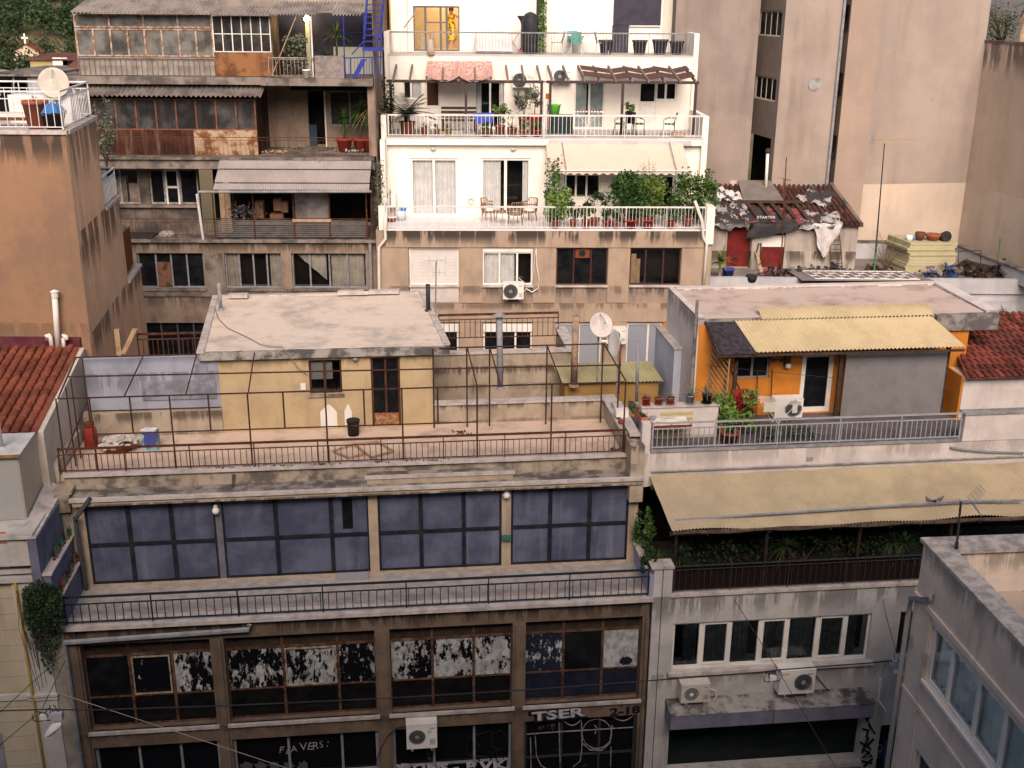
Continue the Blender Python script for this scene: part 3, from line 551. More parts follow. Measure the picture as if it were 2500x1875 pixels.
# pipes and loose boards on the roof of the yellow house
def vent(label, p, y, h, r, m, cap=None, name='vent_pipe', fr=FM, z=None, lean=0, group='vent pipes'):
    x, yy = fr.floor(p, z); t = thing(name, label, 'pipe', fr.w(x, yy, z), 0, group); MB(fr).tube([(x, yy, z), (x+lean, yy, z+h)], r, 10).build('pipe', m, t, True)
    MB(fr).lathe((x, yy, z), [(r*1.7, 0), (r*1.6, .04), (r*1.02, .07)], 12).build('base_collar', m, t)
    if cap: MB(fr).lathe((x+lean, yy, z+h), cap, 12).build('cap', m, t)
    return t
vent('grey upright vent pipe at the left rear corner of the flat pale roof', N2(205, 200), 0, .85, .06, greym, z=13.19); vent('short black vent pipe at the right rear corner of the flat pale roof', N2(1955, 205), 0, .82, .065, darkm, z=13.19)
for n, (a, c, dd, e, lab) in enumerate(((265, 110, 428, 108, 'white marble slab lying at the left rear edge of the flat roof'), (1190, 85, 1450, 80, 'cracked white marble slab on the rear edge of the flat roof'), (1410, 78, 1708, 72, 'long white marble slab overlapping another on the rear roof edge'), (1905, 165, 1945, 180, 'small square white tile near the black pipe on the flat roof'), (1915, 465, 1960, 462, 'small white board scrap at the front right of the flat roof'))):
    x0, y0 = FM.floor(N2(a, c), 13.2); x1, y1 = FM.floor(N2(dd, e), 13.2); w = .2 if n < 3 else .14; h = .12 if n < 3 else .03
    zz = 13.245 if n < 3 else 13.192
    b = MB(FM); b.hexa([(x0, y0, zz), (x1, y1, zz), (x1+.03, y1+w, zz), (x0+.03, y0+w, zz)], [(x0, y0, zz+h), (x1, y1, zz+h), (x1+.03, y1+w, zz+h), (x0+.03, y0+w, zz+h)]); one(b, 'marble_slab', marble, lab, 'slab')
b = MB(FM); pts = []
for a, c in ((150, 180), (180, 265), (260, 340), (430, 420), (540, 480), (620, 497), (720, 500)): x, y = FM.floor(N2(a, c), 13.25); pts.append((x, y, 13.225+(.03 if a < 185 else 0)))
for a, c in ((770, 560), (860, 690), (940, 745)): x, z = FM.at(N2(a, c), 4.7 if a < 800 else 4.84); pts.append((x, 4.66 if a < 800 else 4.84, z))
one(b.tube(pts, .012, 5), 'cable', surf('old_cable', (.25, .22, .19)), 'thin grey cable snaking over the flat roof down to the yellow house window', 'cable')
# ------------------------------------------------------------------ rusty pipe frame over the terrace
pf = thing('pergola_frame', 'rusty steel pipe frame of a bare pergola over the weathered terrace', 'pergola frame', FM.w(-3.5, 3.5, 10.9))
YF, YK = 2.25, 4.75
zF = FM.at(N1(1500, 915), YF)[1]; zK = FM.at(N1(1500, 742), YK)[1]; zK2 = FM.at(N2(1000, 710), YK)[1]; zm_ = FM.at(N1(1450, 1225), YF)[1]
frm = surf('frame_rust', (.05, .024, .019), (.085, .04, .026), 6, rough=.85, bump=.3); r_ = .021
xr = FM.at(N3(1832, 805), YF)[0]; xl = FM.at(N1(487, 935), YF)[0]
b = MB(FM).tube([(xl, YF, zF), (xr, YF, zF)], r_, 6); b.build('front_beam', frm, pf)
xk0 = FM.at(N1(570, 760), 3.4)[0]; b = MB(FM).tube([(xk0, 3.4, FM.at(N1(570, 760), 3.4)[1]), (FM.at(N3(1785, 660), 3.4)[0], 3.4, FM.at(N3(1785, 660), 3.4)[1])], r_, 6); zmid = FM.at(N1(570, 760), 3.4)[1]; b.build('middle_beam', frm, pf)
zk = FM.at(N1(900, 590), 4.7)[1]; b = MB(FM).tube([(FM.at(N1(640, 597), 4.7)[0], 4.7, zk), (FM.at(N1(1660, 575), 4.7)[0], 4.7, zk)], r_, 6); b.build('rear_beam', frm, pf); b = MB(FM).tube([(-1.45, 4.7, zk), (FM.at(N3(1640, 460), 4.7)[0], 4.7, zk)], r_, 6); b.build('rear_beam', frm, pf)
xz = FM.at(N1(640, 597), 4.7)[0]
b = MB(FM).tube([(xl, YF, zF), (xz, 4.7, zk)], r_, 6); b.build('rafter', frm, pf)
for p, q in ((N1(1045, 915), N1(1210, 585)), (N1(1565, 905), N1(1660, 575)), (N2(435, 885), N2(490, 595)), (N3(570, 835), N3(487, 560)), (N3(770, 830), N3(675, 480)), (N3(1285, 812), N3(1160, 475)), (N3(1830, 805), N3(1640, 460))):
    xa = FM.at(p, YF)[0]; xb = FM.at(q, 4.7)[0]; MB(FM).tube([(xa, YF, zF), (xb, 4.7, zk)], r_*.85, 6).build('rafter', frm, pf)
def fpost(p, y, z0, z1): x = FM.at(p, y)[0]; MB(FM).tube([(x, y, z0), (x, y, z1)], r_, 6).build('post', frm, pf)
for p in (N1(505, 1200), N1(790, 1250), N1(1455, 1200), N2(448, 1180), N2(1098, 1180), N2(1738, 1160), N3(570, 1150), N3(1195, 1150), N3(1815, 1000)): fpost(p, YF, 10.97, zF)
for p in (N1(1110, 1100), N1(1770, 1100), N2(740, 1100), N2(1415, 1050), N3(238, 1010)): fpost(p, YF, zm_, zF)
for p in (N3(483, 700), N3(675, 800), N3(1155, 800), N3(1625, 700), N2(2000, 900)): fpost(p, 4.7, 10.87, zk)
for p in (N3(1760, 900),): fpost(p, 3.4, 10.87, zmid)
for y, p in ((2.9, N1(570, 1000)), (3.4, N1(600, 900)), (4.6, N1(640, 900))): x = xl+.02; MB(FM).tube([(x, y, 10.87), (x, y, zF+(zk-zF)*(y-YF)/(4.7-YF))], r_*.9, 6).build('post', frm, pf)
b = MB(FM).tube([(FM.at(N1(790, 1243), YF)[0], YF, zm_), (FM.at(N3(570, 1150), YF)[0], YF, zm_)], r_*.9, 6); b.tube([(xl+.02, YF, 11.5), (xl+.02, 4.6, 12.0)], r_*.9, 6); b.build('middle_rail', frm, pf)
# ------------------------------------------------------------------ loose things on the terrace
def on(p, z, fr=FM): x, y = fr.floor(p, z); return fr.w(x, y, z)
c = on(N1(775, 1355), 10.86); t = thing('gas_cylinder', 'dark red gas cylinder standing in the left corner of the terrace', 'gas cylinder', c)
MB().lathe(c, [(.12, 0), (.17, .04), (.17, .48), (.14, .56), (.06, .6)], 16, False).build('body', redpot, t, True); MB().lathe(c+Vector((0, 0, .6)), [(.12, 0), (.125, .02), (.125, .1), (.11, .1)], 14, False).build('collar', rustp, t); MB().tube([c+Vector((.02, 0, .58)), c+Vector((.03, 0, .7)), c+Vector((.1, 0, .72))], .02, 6, False).build('valve', darkm, t)
c = on(N1(1010, 1375), 10.86); t = thing('wash_tub', 'wide rusty tub heaped with white marble rubble on the terrace', 'tub', c)
q = MB().lathe(c, [(.3, 0), (.46, .2), (.5, .21), (.48, .22)], 20, False); q.build('tub', rustp, t, True)
b = MB()
for k in range(90):
    a = random.uniform(0, 6.28); rr = .46*random.random()**.6; p = c+Vector((rr*math.cos(a), rr*math.sin(a), .2+.16*(1-rr/.46)+random.uniform(-.02, .03))); R = Matrix.Rotation(random.random()*6, 3, 'Z') @ Matrix.Rotation(random.uniform(-.6, .6), 3, 'X'); s = Vector((random.uniform(.03, .09), random.uniform(.03, .06), random.uniform(.015, .03))); n = len(b.v)
    for zz in (-1, 1):
        for xx, yy in ((-1, -1), (1, -1), (1, 1), (-1, 1)): b.v.append(p+R @ Vector((xx*s.x, yy*s.y, zz*s.z)))
    for f in ((3, 2, 1, 0), (4, 5, 6, 7), (0, 1, 5, 4), (1, 2, 6, 5), (2, 3, 7, 6), (3, 0, 4, 7)): b.f.append(tuple(n+i for i in f))
tag(b.build('marble_rubble', surf('rubble', (.62, .58, .54), (.45, .42, .4), 5), t), kind='stuff')
c = on(N1(1280, 1365), 10.86); t = thing('tin_drum', 'blue and pale square tin with a torn top beside the rubble tub', 'tin', c)
b = MB(); b.box(c.x-.19, c.x+.19, c.y-.15, c.y+.15, c.z, c.z+.5); b.build('tin_body', peel('blue_tin', (.3, .52, .6), (.05, .07, .28), .72, 2.2, 1.2, .4), t); b = MB()
for k in range(7): b.hexa([(c.x-.18+.05*k, c.y-.14, c.z+.5), (c.x-.13+.05*k, c.y-.14, c.z+.5), (c.x-.13+.05*k, c.y+.12, c.z+.5), (c.x-.18+.05*k, c.y+.12, c.z+.5)], [(c.x-.2+.05*k, c.y-.18, c.z+random.uniform(.53, .6)), (c.x-.14+.05*k, c.y-.18, c.z+.56), (c.x-.1+.05*k, c.y+.12, c.z+.56), (c.x-.16+.05*k, c.y+.12, c.z+.54)])
b.build('torn_wrapping', curt, t)
c = on(N2(1325, 1250), 10.86); t = thing('bucket', 'black plastic tub standing by the rusty door of the yellow house', 'bucket', c)
MB().lathe(c, [(.15, 0), (.17, .42), (.18, .44), (.15, .44), (.13, .3)], 14, False).build('tub', black, t, True); MB().lathe(c+Vector((0, 0, .38)), [(.18, 0), (.185, .05), (.172, .05)], 14, False).build('rim', black, t)
for k, (pts, lab) in enumerate((([(1150, 1388), (1330, 1325), (1420, 1410), (1285, 1445)], 'pale wooden frame lying left in the pair on the terrace floor'), ([(1330, 1325), (1520, 1305), (1660, 1385), (1475, 1440)], 'pale wooden frame lying right in the pair on the terrace floor'))):
    P_ = [on(N2(*q), 10.9+.02*k) for q in pts]; b = MB()
    for i in range(4): b.tube([P_[i], P_[(i+1) % 4]], .028, 4, False)
    o = one(b, 'wooden_frame', lwood, lab, 'frame', 'wooden frames lying on the terrace')
c = on(N3(430, 1235), 10.865); b = MB(); 
for k in range(26): a = random.random()*6.28; rr = random.random()*.2; b.leaves(1, lambda: (c.x+rr*math.cos(a)*1.6, c.y+rr*math.sin(a), c.z+.02), .1)
one(b, 'leaf_litter', surf('dirt', (.06, .05, .04)), 'small dark heap of dead leaves on the terrace floor', 'leaf litter')
b = MB()
for (a, c_) in ((240, 1525), (480, 1515), (720, 1510), (980, 1500), (1130, 1495), (1560, 1480), (1800, 1470), (2000, 1465)):
    p = on(N2(a, c_), 10.995)
    for k in range(30): b.leaves(1, lambda: (p.x+random.gauss(0, .22), p.y+random.gauss(0, .03), 11.0), .06)
for k in range(40): p = on(N3(1740, 1385), 10.99); b.leaves(1, lambda: (p.x+random.gauss(0, .18), p.y+random.gauss(0, .06), 11.0+random.random()*.05), .09)
tag(b.build('dead_leaves', surf('dead_leaf', (.05, .03, .022), (.02, .015, .012), 9)), kind='stuff')
# air conditioner under the brown spandrel and its cable
x0, x1, z0, z1 = FM.rect(B3, 1768, 1290, 2030, 1478, -.3); ac = ac_unit('white air conditioner with a round logo badge on the brown ground floor front', FM, x0, -.34, z0, x1-x0, z1-z0, .32, None, fx=.35, fan=.2)
x, z = FM.at(B3(1965, 1355), -.36); b = MB(FM); b.lathe((x, -.346, z), [(.05, 0)], 4); b = MB(FM)
for k in range(16): a, c = .3927*k, .3927*(k+1); b.poly([(x+.05*math.cos(a), -.352, z+.05*math.sin(a)), (x+.05*math.cos(c), -.352, z+.05*math.sin(c)), (x+.038*math.cos(c), -.352, z+.038*math.sin(c)), (x+.038*math.cos(a), -.352, z+.038*math.sin(a))])
b.box(x-.02, x+.02, -.352, -.348, z-.004, z+.004).build('logo_badge', greym, ac)
b = MB(FM); pts = [FM.at(B3(*q), -.08) for q in ((1770, 1300), (1690, 1320), (1620, 1380), (1560, 1480), (1515, 1610))]; one(b.tube([(x, -.08, z) for x, z in pts], .015, 5), 'cable', darkm, 'dark cable looping from the ground floor air conditioner across a brown pier', 'cable')
# ================================================================== WHITE BUILDING ON THE RIGHT (pergola balcony, orange penthouse)
ww = surf('weathered_white', (.52, .51, .50), (.42, .41, .41), 1.2, .4, .65, streak=.5, scol=(.2, .18, .15), drips=[(8.0, .9, .55, 3), (11.1, .6, .25, 2), (5.75, .7, .4, 2.5)], bump=.25)
wr = surf('rosy_white', (.66, .60, .57), (.55, .5, .48), 1.2, .4, .65, streak=.35, scol=(.3, .27, .25), drips=[(11.1, .5, .3, 2), (13.9, .7, .5, 2.5)], bump=.2)
eb = thing('white_building', 'weathered white building with a corrugated pergola roof and an orange rooftop flat', 'building', FM.w(8, 3, 0))
ex0, ex1 = 3.55, 16.0
wh = [(4.15, 9.35, 5.82, 7.2), (10.1, 11.45, 5.82, 7.2), (4.2, 9.45, 2.75, 4.2), (10.0, 11.6, 0.2, 3.75)]
b = MB(FM).wall(ex0, ex1, 0, 7.98, 0, .3, wh); b.box(ex0, 3.76, -.07, -.001, 0, 8.8).box(3.79, 4.02, -.07, -.001, 0, 8.8); b.box(ex0, 4.0, 0, .25, 7.98, 8.82); b.box(10.6, 10.75, -.05, -.001, 0, 4.2)
b.build('facade_wall', ww, eb)
b = MB(FM); b.box(4.0, ex1, -.06, .2, 7.985, 8.06).box(3.47, 3.78, -.12, .32, 8.825, 8.88).box(3.79, 4.05, -.12, .32, 8.825, 8.88).box(4.05, 9.5, -.12, .02, 5.72, 5.81).box(10.0, 11.6, -.12, .02, 5.72, 5.81).box(4.2, 9.5, -.18, .1, 2.62, 2.74); b.build('sill', marble, eb)
# seven-pane window band
f = MB(FM); x0, x1 = 4.15, 9.35; z0, z1 = 5.82, 7.2
xs = [FM.at(B6(a, 640), .1)[0] for a in (490, 722, 960, 1215, 1440, 1692, 1925, 2180)]; xs[0], xs[-1] = x0, x1
for k, x in enumerate(xs): f.box(max(x0, x-.055 if k else x), min(x1, x+.055), .08, .16, z0+.002, z1-.002)
f.box(x0, x1, .084, .156, z0+.002, z0+.09).box(x0, x1, .084, .156, z1-.08, z1-.002)
for k in (1, 3, 5): f.box(xs[k]+.055, xs[k]+.085, .06, .15, z0+.1, z1-.08).box(xs[k+1]-.085, xs[k+1]-.055, .06, .15, z0+.1, z1-.08).box(xs[k]+.085, xs[k+1]-.085, .06, .15, z0+.1, z0+.14).box(xs[k]+.085, xs[k+1]-.085, .06, .15, z1-.11, z1-.08)
fo = f.build('window_band', white, eb); p = MB(FM); p.poly([(x0, .12, z0), (x1, .12, z0), (x1, .12, z1), (x0, .12, z1)]).build('pane', glassc, fo)
c = MB(FM)
for k in range(7): curtain_mb(c, xs[k]+(.3 if k == 0 else .1), xs[k+1]-(.28 if k == 2 else .3 if k == 6 else .08), .2, z0+.02, z1-.02, 4)
c.build('curtain', surf('dark_curtain', (.34, .38, .36), (.2, .23, .22), 5, rough=1, bump=.1), fo, True); MB(FM).wall(x0-.2, x1+.2, z0-.2, z1+.2, .9, .02).build('dark_interior', room, fo)
window(eb, FM, 10.1, 11.45, z0, z1, .08, (.95,), (), white, glassc, .06, .06, [(.0, 1.)], surf('brown_curtain', (.12, .09, .08), (.08, .06, .055), 5))
MB(FM).box(4.2, 9.45, .25, .27, 2.75, 4.2).build('shop_glass', surf('green_black_glass', (.008, .014, .014), (.014, .018, .02), 1.4, rough=.15, bump=0), eb); MB(FM).wall(10.0, 11.6, .2, 3.75, .3, .02).build('dark_doorway', room, eb)
bx = surf('awning_box', (.19, .19, .26), (.14, .14, .2), 2, rough=.5); b = MB(FM); b.box(4.06, 6.75, -.56, -.003, 4.45, 4.86).box(6.77, 9.45, -.56, -.003, 4.45, 4.86); b.build('shutter_box', bx, eb)
b = MB(FM); b.hexa([(4.04, -.58, 4.862), (9.47, -.58, 4.862), (9.47, -.003, 4.862), (4.04, -.003, 4.862)], [(4.04, -.58, 4.88), (9.47, -.58, 4.88), (9.47, -.003, 5.0), (4.04, -.003, 5.0)]); b.build('shutter_hood', surf('sooty_hood', (.36, .34, .33), (.08, .07, .065), 1.7, .42, .62, rough=.8), eb)
b = MB(FM)
def stroke(pts, r=.03): b.tube([(FM.at(B8(*q), -.07)[0], -.07, FM.at(B8(*q), -.07)[1]) for q in pts], r, 4)
for q in ([(870, 1220), (930, 1330), (900, 1300), (955, 1370)], [(880, 1260), (920, 1215)], [(850, 1330), (900, 1340), (880, 1400)], [(830, 1440), (920, 1500)], [(900, 1400), (845, 1530)], [(860, 1500), (930, 1560), (850, 1570), (910, 1520)], [(840, 1600), (930, 1620)], [(935, 1580), (860, 1650)], [(880, 1480), (945, 1410)]): stroke(q)
b.build('graffiti', gk, eb)
b = MB(FM)
for q in ([(965, 1480), (1010, 1460), (1020, 1560), (970, 1570), (965, 1480)], [(975, 1500), (1015, 1550)], [(1015, 1500), (972, 1550)]): b.tube([(FM.at(B8(*p), .28)[0], .28, FM.at(B8(*p), .28)[1]) for p in q], .012, 4)
b.build('graffiti', gw, eb); x0, x1, z0, z1 = FM.rect(B8, 1030, 1420, 1060, 1590, .27); MB(FM).box(x0, x1, .2, .29, z0, z1).build('purple_board', surf('purple', (.05, .04, .2)), eb)
# planted balcony under the pergola
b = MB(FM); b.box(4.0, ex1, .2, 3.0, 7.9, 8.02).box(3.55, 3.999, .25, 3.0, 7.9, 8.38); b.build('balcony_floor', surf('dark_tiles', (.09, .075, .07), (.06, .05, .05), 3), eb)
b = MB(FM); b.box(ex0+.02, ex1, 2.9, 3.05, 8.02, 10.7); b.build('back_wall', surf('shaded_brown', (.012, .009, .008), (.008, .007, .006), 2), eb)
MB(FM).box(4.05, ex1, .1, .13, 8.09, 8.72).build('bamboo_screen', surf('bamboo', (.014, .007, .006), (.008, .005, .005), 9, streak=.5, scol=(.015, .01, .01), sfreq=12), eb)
rail(eb, FM, (4.06, .03), (15.9, .03), 8.07, 8.8, darkm, .16, .1, 1.4, .022, .008)
b = MB(FM); b.box(3.45, 3.55, -.05, 2.6, 8.062, 8.62); b.build('blue_side_wall', surf('pale_blue_wall', (.3, .31, .42), (.24, .25, .34), 1.4, streak=.3, scol=(.15, .15, .2)), mb_); b = MB(FM); b.box(3.4, 3.58, .33, 2.65, 8.622, 8.67); b.build('side_coping', marble, mb_)
# pergola: posts, beams and corrugated sheet roof
pg = thing('corrugated_pergola', 'large beige corrugated sheet roof over the planted balcony of the white building', 'canopy', FM.w(9, .8, 8.1))
sheet = surf('beige_sheet', (.48, .395, .26), (.38, .315, .215), .7, .35, .65, rough=.55, bump=.12, streak=.25, scol=(.26, .21, .14), sfreq=2)
xe, ze = FM.at(B5(660, 680), -.12); xu, zu = FM.at(B5(470, 215), 1.72)
def sh(u, v): 
    x = (xe+(xu-xe)*v)*(1-u)+16.0*u; y = -.12+1.84*v; z = ze+(zu-ze)*v; s = .055*math.sin(u*17+.5)*math.sin(u*7)*(1-v*.5)+.02*math.sin(u*31)
    return (x, y, z+.014*math.sin((x)*6.283/.085)+s)
MB(FM).grid(sh, 1000, 6).build('roof_sheet', sheet, pg, True)
b = MB(FM)
for x in (4.1, 6.4, 8.8, 11.2, 13.6): MB(FM).box(x-.04, x+.04, .08, .16, 8.1, ze-.2).build('post', surf('black_post', (.02, .014, .012), (.03, .02, .016), 6), pg)
b = MB(FM); b.box(xe, 16, .04, .12, ze-.22, ze-.12); b.box(xu, 16, 1.5, 1.6, zu-.3, zu-.2)
for k in range(16): x = xe+.1+k*.78; b.hexa([(x, -.05, ze-.19), (x+.06, -.05, ze-.19), (x+.06, 1.6, zu-.2), (x, 1.6, zu-.2)], [(x, -.05, ze-.13), (x+.06, -.05, ze-.13), (x+.06, 1.6, zu-.14), (x, 1.6, zu-.14)])
b.build('beam', wood, pg)
b = MB(FM); n = 40
for k in range(n): x0 = xe+.02+k*.29; b.hexa([(x0, -.13, ze-.1+.02*math.sin(k)), (x0+.28, -.13, ze-.1+.02*math.sin(k+1)), (x0+.28, -.1, ze-.1), (x0, -.1, ze-.1)], [(x0, -.13, ze-.02+.03*math.sin(k*.8)), (x0+.28, -.13, ze-.02+.03*math.sin(k*.8+.8)), (x0+.28, -.1, ze-.02), (x0, -.1, ze-.02)])
b.build('reed_fringe', surf('reed', (.12, .09, .07), (.07, .05, .04), 8), pg)
p0, p1, p2 = FM.at(B5(690, 592), .2), FM.at(B7(1400, 450), .2), FM.at(B7(2212, 424), .2)
b = MB(FM).tube([(p0[0], .2, p0[1]+.02), (p1[0], .2, p1[1]+.02), (p2[0], .2, p2[1]+.02)], .035, 6); one(b, 'hold_down_pipe', greym, 'long grey pipe laid across the lower edge of the beige corrugated roof', 'pipe')
# upper parapet, railing, terrace
b = MB(FM); b.box(3.52, 3.74, 1.75, 1.95, 10.2, 11.95).box(3.741, ex1, 1.78, 1.98, 10.2, 11.14); x, z0 = FM.at(N5(1690, 1290), 1.85); b.box(12.1, ex1, 1.76, 2.0, 11.142, 11.88); b.build('upper_parapet', wr, eb)
b = MB(FM); b.box(3.76, 12.08, 1.74, 2.0, 11.142, 11.18).box(12.06, ex1, 1.72, 2.04, 11.882, 11.93); b.tube([(3.8, 1.74, 10.62), (8, 1.74, 10.63), (16, 1.74, 10.66)], .03, 6); b.build('grey_coping', surf('grey_cement', (.33, .32, .32), (.2, .2, .2), 3, streak=.4), eb)
b = MB(FM); pts = [FM.at(q, 1.74) for q in (N5(1590, 1355), N5(1700, 1375), N5(1900, 1392), N5(2212, 1400))]; one(b.tube([(x, 1.73, z) for x, z in pts], .03, 5), 'hose', surf('green_grey_hose', (.22, .26, .25)), 'grey green hose hanging along the white parapet at the right', 'hose')
b = MB(FM); x0, x1, z0, z1 = FM.rect(N5, 375, 1438, 428, 1468, 1.78); b.box(x0, x1, 1.76, 1.778, z0, z1); b.build('vent_grille', greym, eb)
greyr = surf('grey_rail', (.36, .37, .4), (.3, .3, .33), 4, rough=.45)
rail(eb, FM, (3.8, 1.84), (12.05, 1.84), 11.19, 11.9, greyr, .135, .15, 1.55, .03, .014)
MB(FM).box(3.55, ex1, 1.98, 4.6, 10.9, 11.05).build('terrace_floor', surf('dark_terrace', (.14, .125, .125), (.1, .09, .09), 2), eb)
b = MB(FM); b.box(3.76, 5.82, 2.9, 3.15, 11.052, 11.93); b.build('low_wall', wr, eb); MB(FM).box(3.74, 5.85, 2.86, 3.19, 11.932, 11.97).build('low_wall_coping', marble, eb)
x0, x1, z0, z1 = FM.rect(N4, 565, 1040, 830, 1190, 2.88); b = MB(FM)
for k in range(6): b.box(x0, x1, 2.888, 2.898, z0-.4+(z1-z0+.4)*k/6, z0-.4+(z1-z0+.4)*(k+.5)/6)
b.build('yellow_stripe', surf('faded_yellow', (.5, .42, .18)), eb)
MB(FM).box(3.25, 3.52, 1.95, 4.4, 11.52, 11.6).build('planter_ledge', marble, eb)
# orange penthouse
ph = thing('orange_penthouse', 'orange walled rooftop flat with a flat pale roof and grey canvas screen', 'house', FM.w(9.5, 6, 11.05))
ora = surf('orange_wall', (.56, .215, .035), (.47, .17, .03), 1.3, .4, .65, streak=.2, scol=(.25, .1, .03), bump=.2)
wx0, wx1, wz0, wz1 = FM.rect(N4, 1205, 592, 1475, 770, 4.4); dx0, dx1, _, dz1 = FM.rect(N4, 1765, 585, 1985, 1060, 4.4)
b = MB(FM).wall(5.6, 13.35, 11.05, 13.72, 4.4, .2, [(wx0, wx1, wz0, wz1), (dx0, dx1, 11.08, dz1+.05)]); b.build('orange_wall', ora, ph)
b = MB(FM); b.box(5.56, 5.72, 4.42, 7.75, 10.0, 13.86).box(13.6, 13.9, 5.9, 7.75, 10.0, 13.7).box(5.73, 13.6, 7.55, 7.75, 10, 13.86); b.build('side_wall', wr, ph)
b = MB(FM); b.box(5.73, 14.1, 4.45, 7.55, 13.73, 13.86); b.box(12.3, 14.12, 4.3, 4.449, 13.4, 13.861); b.build('roof_slab', surf('slab_edge', (.3, .28, .27), (.12, .11, .11), 2, .4, .6, streak=.5), ph)
MB(FM).box(5.74, 13.75, 4.5, 7.54, 13.862, 13.88).build('roof_surface', surf('stained_roof', (.56, .46, .40), (.36, .26, .21), .8, .45, .68, rough=.95, bump=.4, streak=0), ph)
b = MB(FM); b.box(5.56, 5.74, 4.42, 7.76, 13.882, 13.93).box(5.75, 14.1, 7.5, 7.76, 13.884, 13.96).hexa([(13.76, 4.43, 13.87), (14.15, 4.43, 13.87), (14.15, 7.5, 13.87), (13.76, 7.5, 13.87)], [(13.76, 4.43, 13.93), (14.15, 4.43, 13.93), (14.15, 7.5, 13.98), (13.76, 7.5, 13.98)]); b.build('roof_coping', wr, ph)
window(ph, FM, wx0, wx1, wz0, wz1, 4.46, (.5,), (), surf('grey_frame', (.3, .28, .28)), glass, .05, .05, back=False)
b = MB(FM).box(dx0, dx0+.13, 4.44, 4.52, 11.08, dz1).box(dx1-.13, dx1, 4.44, 4.52, 11.08, dz1).box(dx0+.13, dx1-.13, 4.44, 4.52, 11.08, 11.22).box(dx0+.13, dx1-.13, 4.44, 4.52, dz1-.05, dz1); d = b.build('door', white, ph); MB(FM).box(dx0+.13, dx1-.13, 4.48, 4.485, 11.22, dz1-.05).build('pane', glass, d)
b = MB(FM); x0, x1 = 9.62, 12.52; 
def cv(u, v): return (x0+(x1-x0)*u, 3.86+.02*math.sin(u*5)*(1-v), 11.1+(12.98-11.1)*v)
b.grid(cv, 20, 6); one(b, 'canvas_screen', surf('grey_canvas', (.21, .20, .205), (.18, .17, .175), 2, rough=.95, bump=.1), 'large grey canvas screen hanging from the yellow awning before the orange wall', 'awning blind', smooth=True)
ya = thing('corrugated_awning', 'yellow corrugated awning with bamboo matting beside it on the orange penthouse', 'awning', FM.w(9.5, 3.8, 11.05))
ysh = surf('yellow_sheet', (.55, .45, .28), (.47, .385, .24), 1.1, rough=.5, bump=.08, streak=.2, scol=(.35, .28, .14))
tx0, tz = FM.at(N4(1190, 287), 4.42); ex_, ez = FM.at(N4(1370, 553), 3.45); tx1 = FM.at(N5(1425, 288), 4.42)[0]; ex2 = FM.at(N5(1715, 548), 3.45)[0]
b = MB(FM)
def aw(u, v): return ((ex_+(tx0-ex_)*v)*(1-u)+(ex2+(tx1-ex2)*v)*u, 3.45+(4.42-3.45)*v, ez+(tz-ez)*v+.018*math.sin(u*6.283*52))
b.grid(aw, 420, 4); b.build('awning_sheet', ysh, ya, True)
ux0, uz = FM.at(N4(1395, 280), 4.44); vx0, vz = FM.at(N4(1390, 212), 4.85)
b = MB(FM)
def aw2(u, v): return (ux0+.05+(tx1-ux0)*u, 4.40+.5*v, tz+.03+(13.99-tz+.02)*(1-(1-v)**2)+.018*math.sin(u*6.283*46))
b.grid(aw2, 370, 4); b.build('upper_sheet', ysh, ya, True)
b = MB(FM); bx0, bz = FM.at(N4(935, 295), 4.42); cx0, cz = FM.at(N4(1050, 575), 3.45)
b.hexa([(cx0, 3.45, ez-.05), (ex_+.05, 3.45, ez-.05), (tx0+.05, 4.42, tz-.04), (bx0, 4.42, tz-.04)], [(cx0, 3.45, ez-.03), (ex_+.05, 3.45, ez-.03), (tx0+.05, 4.42, tz-.02), (bx0, 4.42, tz-.02)]); b.build('bamboo_matting', surf('dark_bamboo', (.05, .045, .055), (.025, .022, .028), 9, streak=.6, scol=(.1, .085, .08), sfreq=9, rough=.9, bump=.5), ya)
b = MB(FM); b.tube([(cx0-.05, 3.5, ez-.1), (ex2, 3.5, ez-.12)], .04, 5); b.tube([(bx0+.02, 4.4, tz+.01), (cx0+.1, 3.46, ez-.01)], .025, 5); b.build('beam', wood, ya)
for p in (N4(1190, 800), N4(2070, 800), N5(1540, 800)): x = FM.at(p, 3.9)[0]; MB(FM).box(x-.05, x+.05, 3.88, 3.96, 11.06, ez+.05).build('post', wood, ya)
b = MB(FM); gx_ = FM.at(N4(925, 380), 4.3)[0]; 
for k in range(11): z = 11.9+k*.17; b.tube([(5.95, 4.36, z+.05), (6.25, 3.6, z-.42)], .012, 4)
b.tube([(5.95, 4.36, 11.7), (5.95, 4.36, 13.65)], .02, 4).tube([(6.25, 3.6, 11.4), (6.25, 3.6, 13.1)], .02, 4); one(b, 'trellis', lwood, 'slanting wooden lattice trellis at the left end of the orange wall', 'trellis')
b = MB(FM).tube([(6.15, 4.3, 13.2), (6.9, 3.9, 11.6)], .03, 5); one(b, 'brace', wood, 'dark diagonal timber brace leaning by the trellis of the orange flat', 'timber')
p = [FM.at(q, 4.0) for q in (N4(970, 665), N4(1500, 720), N4(2035, 770))]; one(MB(FM).tube([(x, 4.0, z) for x, z in p], .008, 4), 'clothes_line', darkm, 'thin clothes line strung in front of the orange wall', 'clothes line')
vx, vy = 5.62, 4.3; x, z = FM.at(N4(865, 115), 4.35); one(MB(FM).tube([(x, 4.36, 11.2), (x+.03, 4.36, z)], .045, 8), 'downpipe', surf('stained_pipe', (.25, .23, .22), (.08, .08, .08), 4), 'stained upright pipe on the left front corner of the orange penthouse', 'pipe')
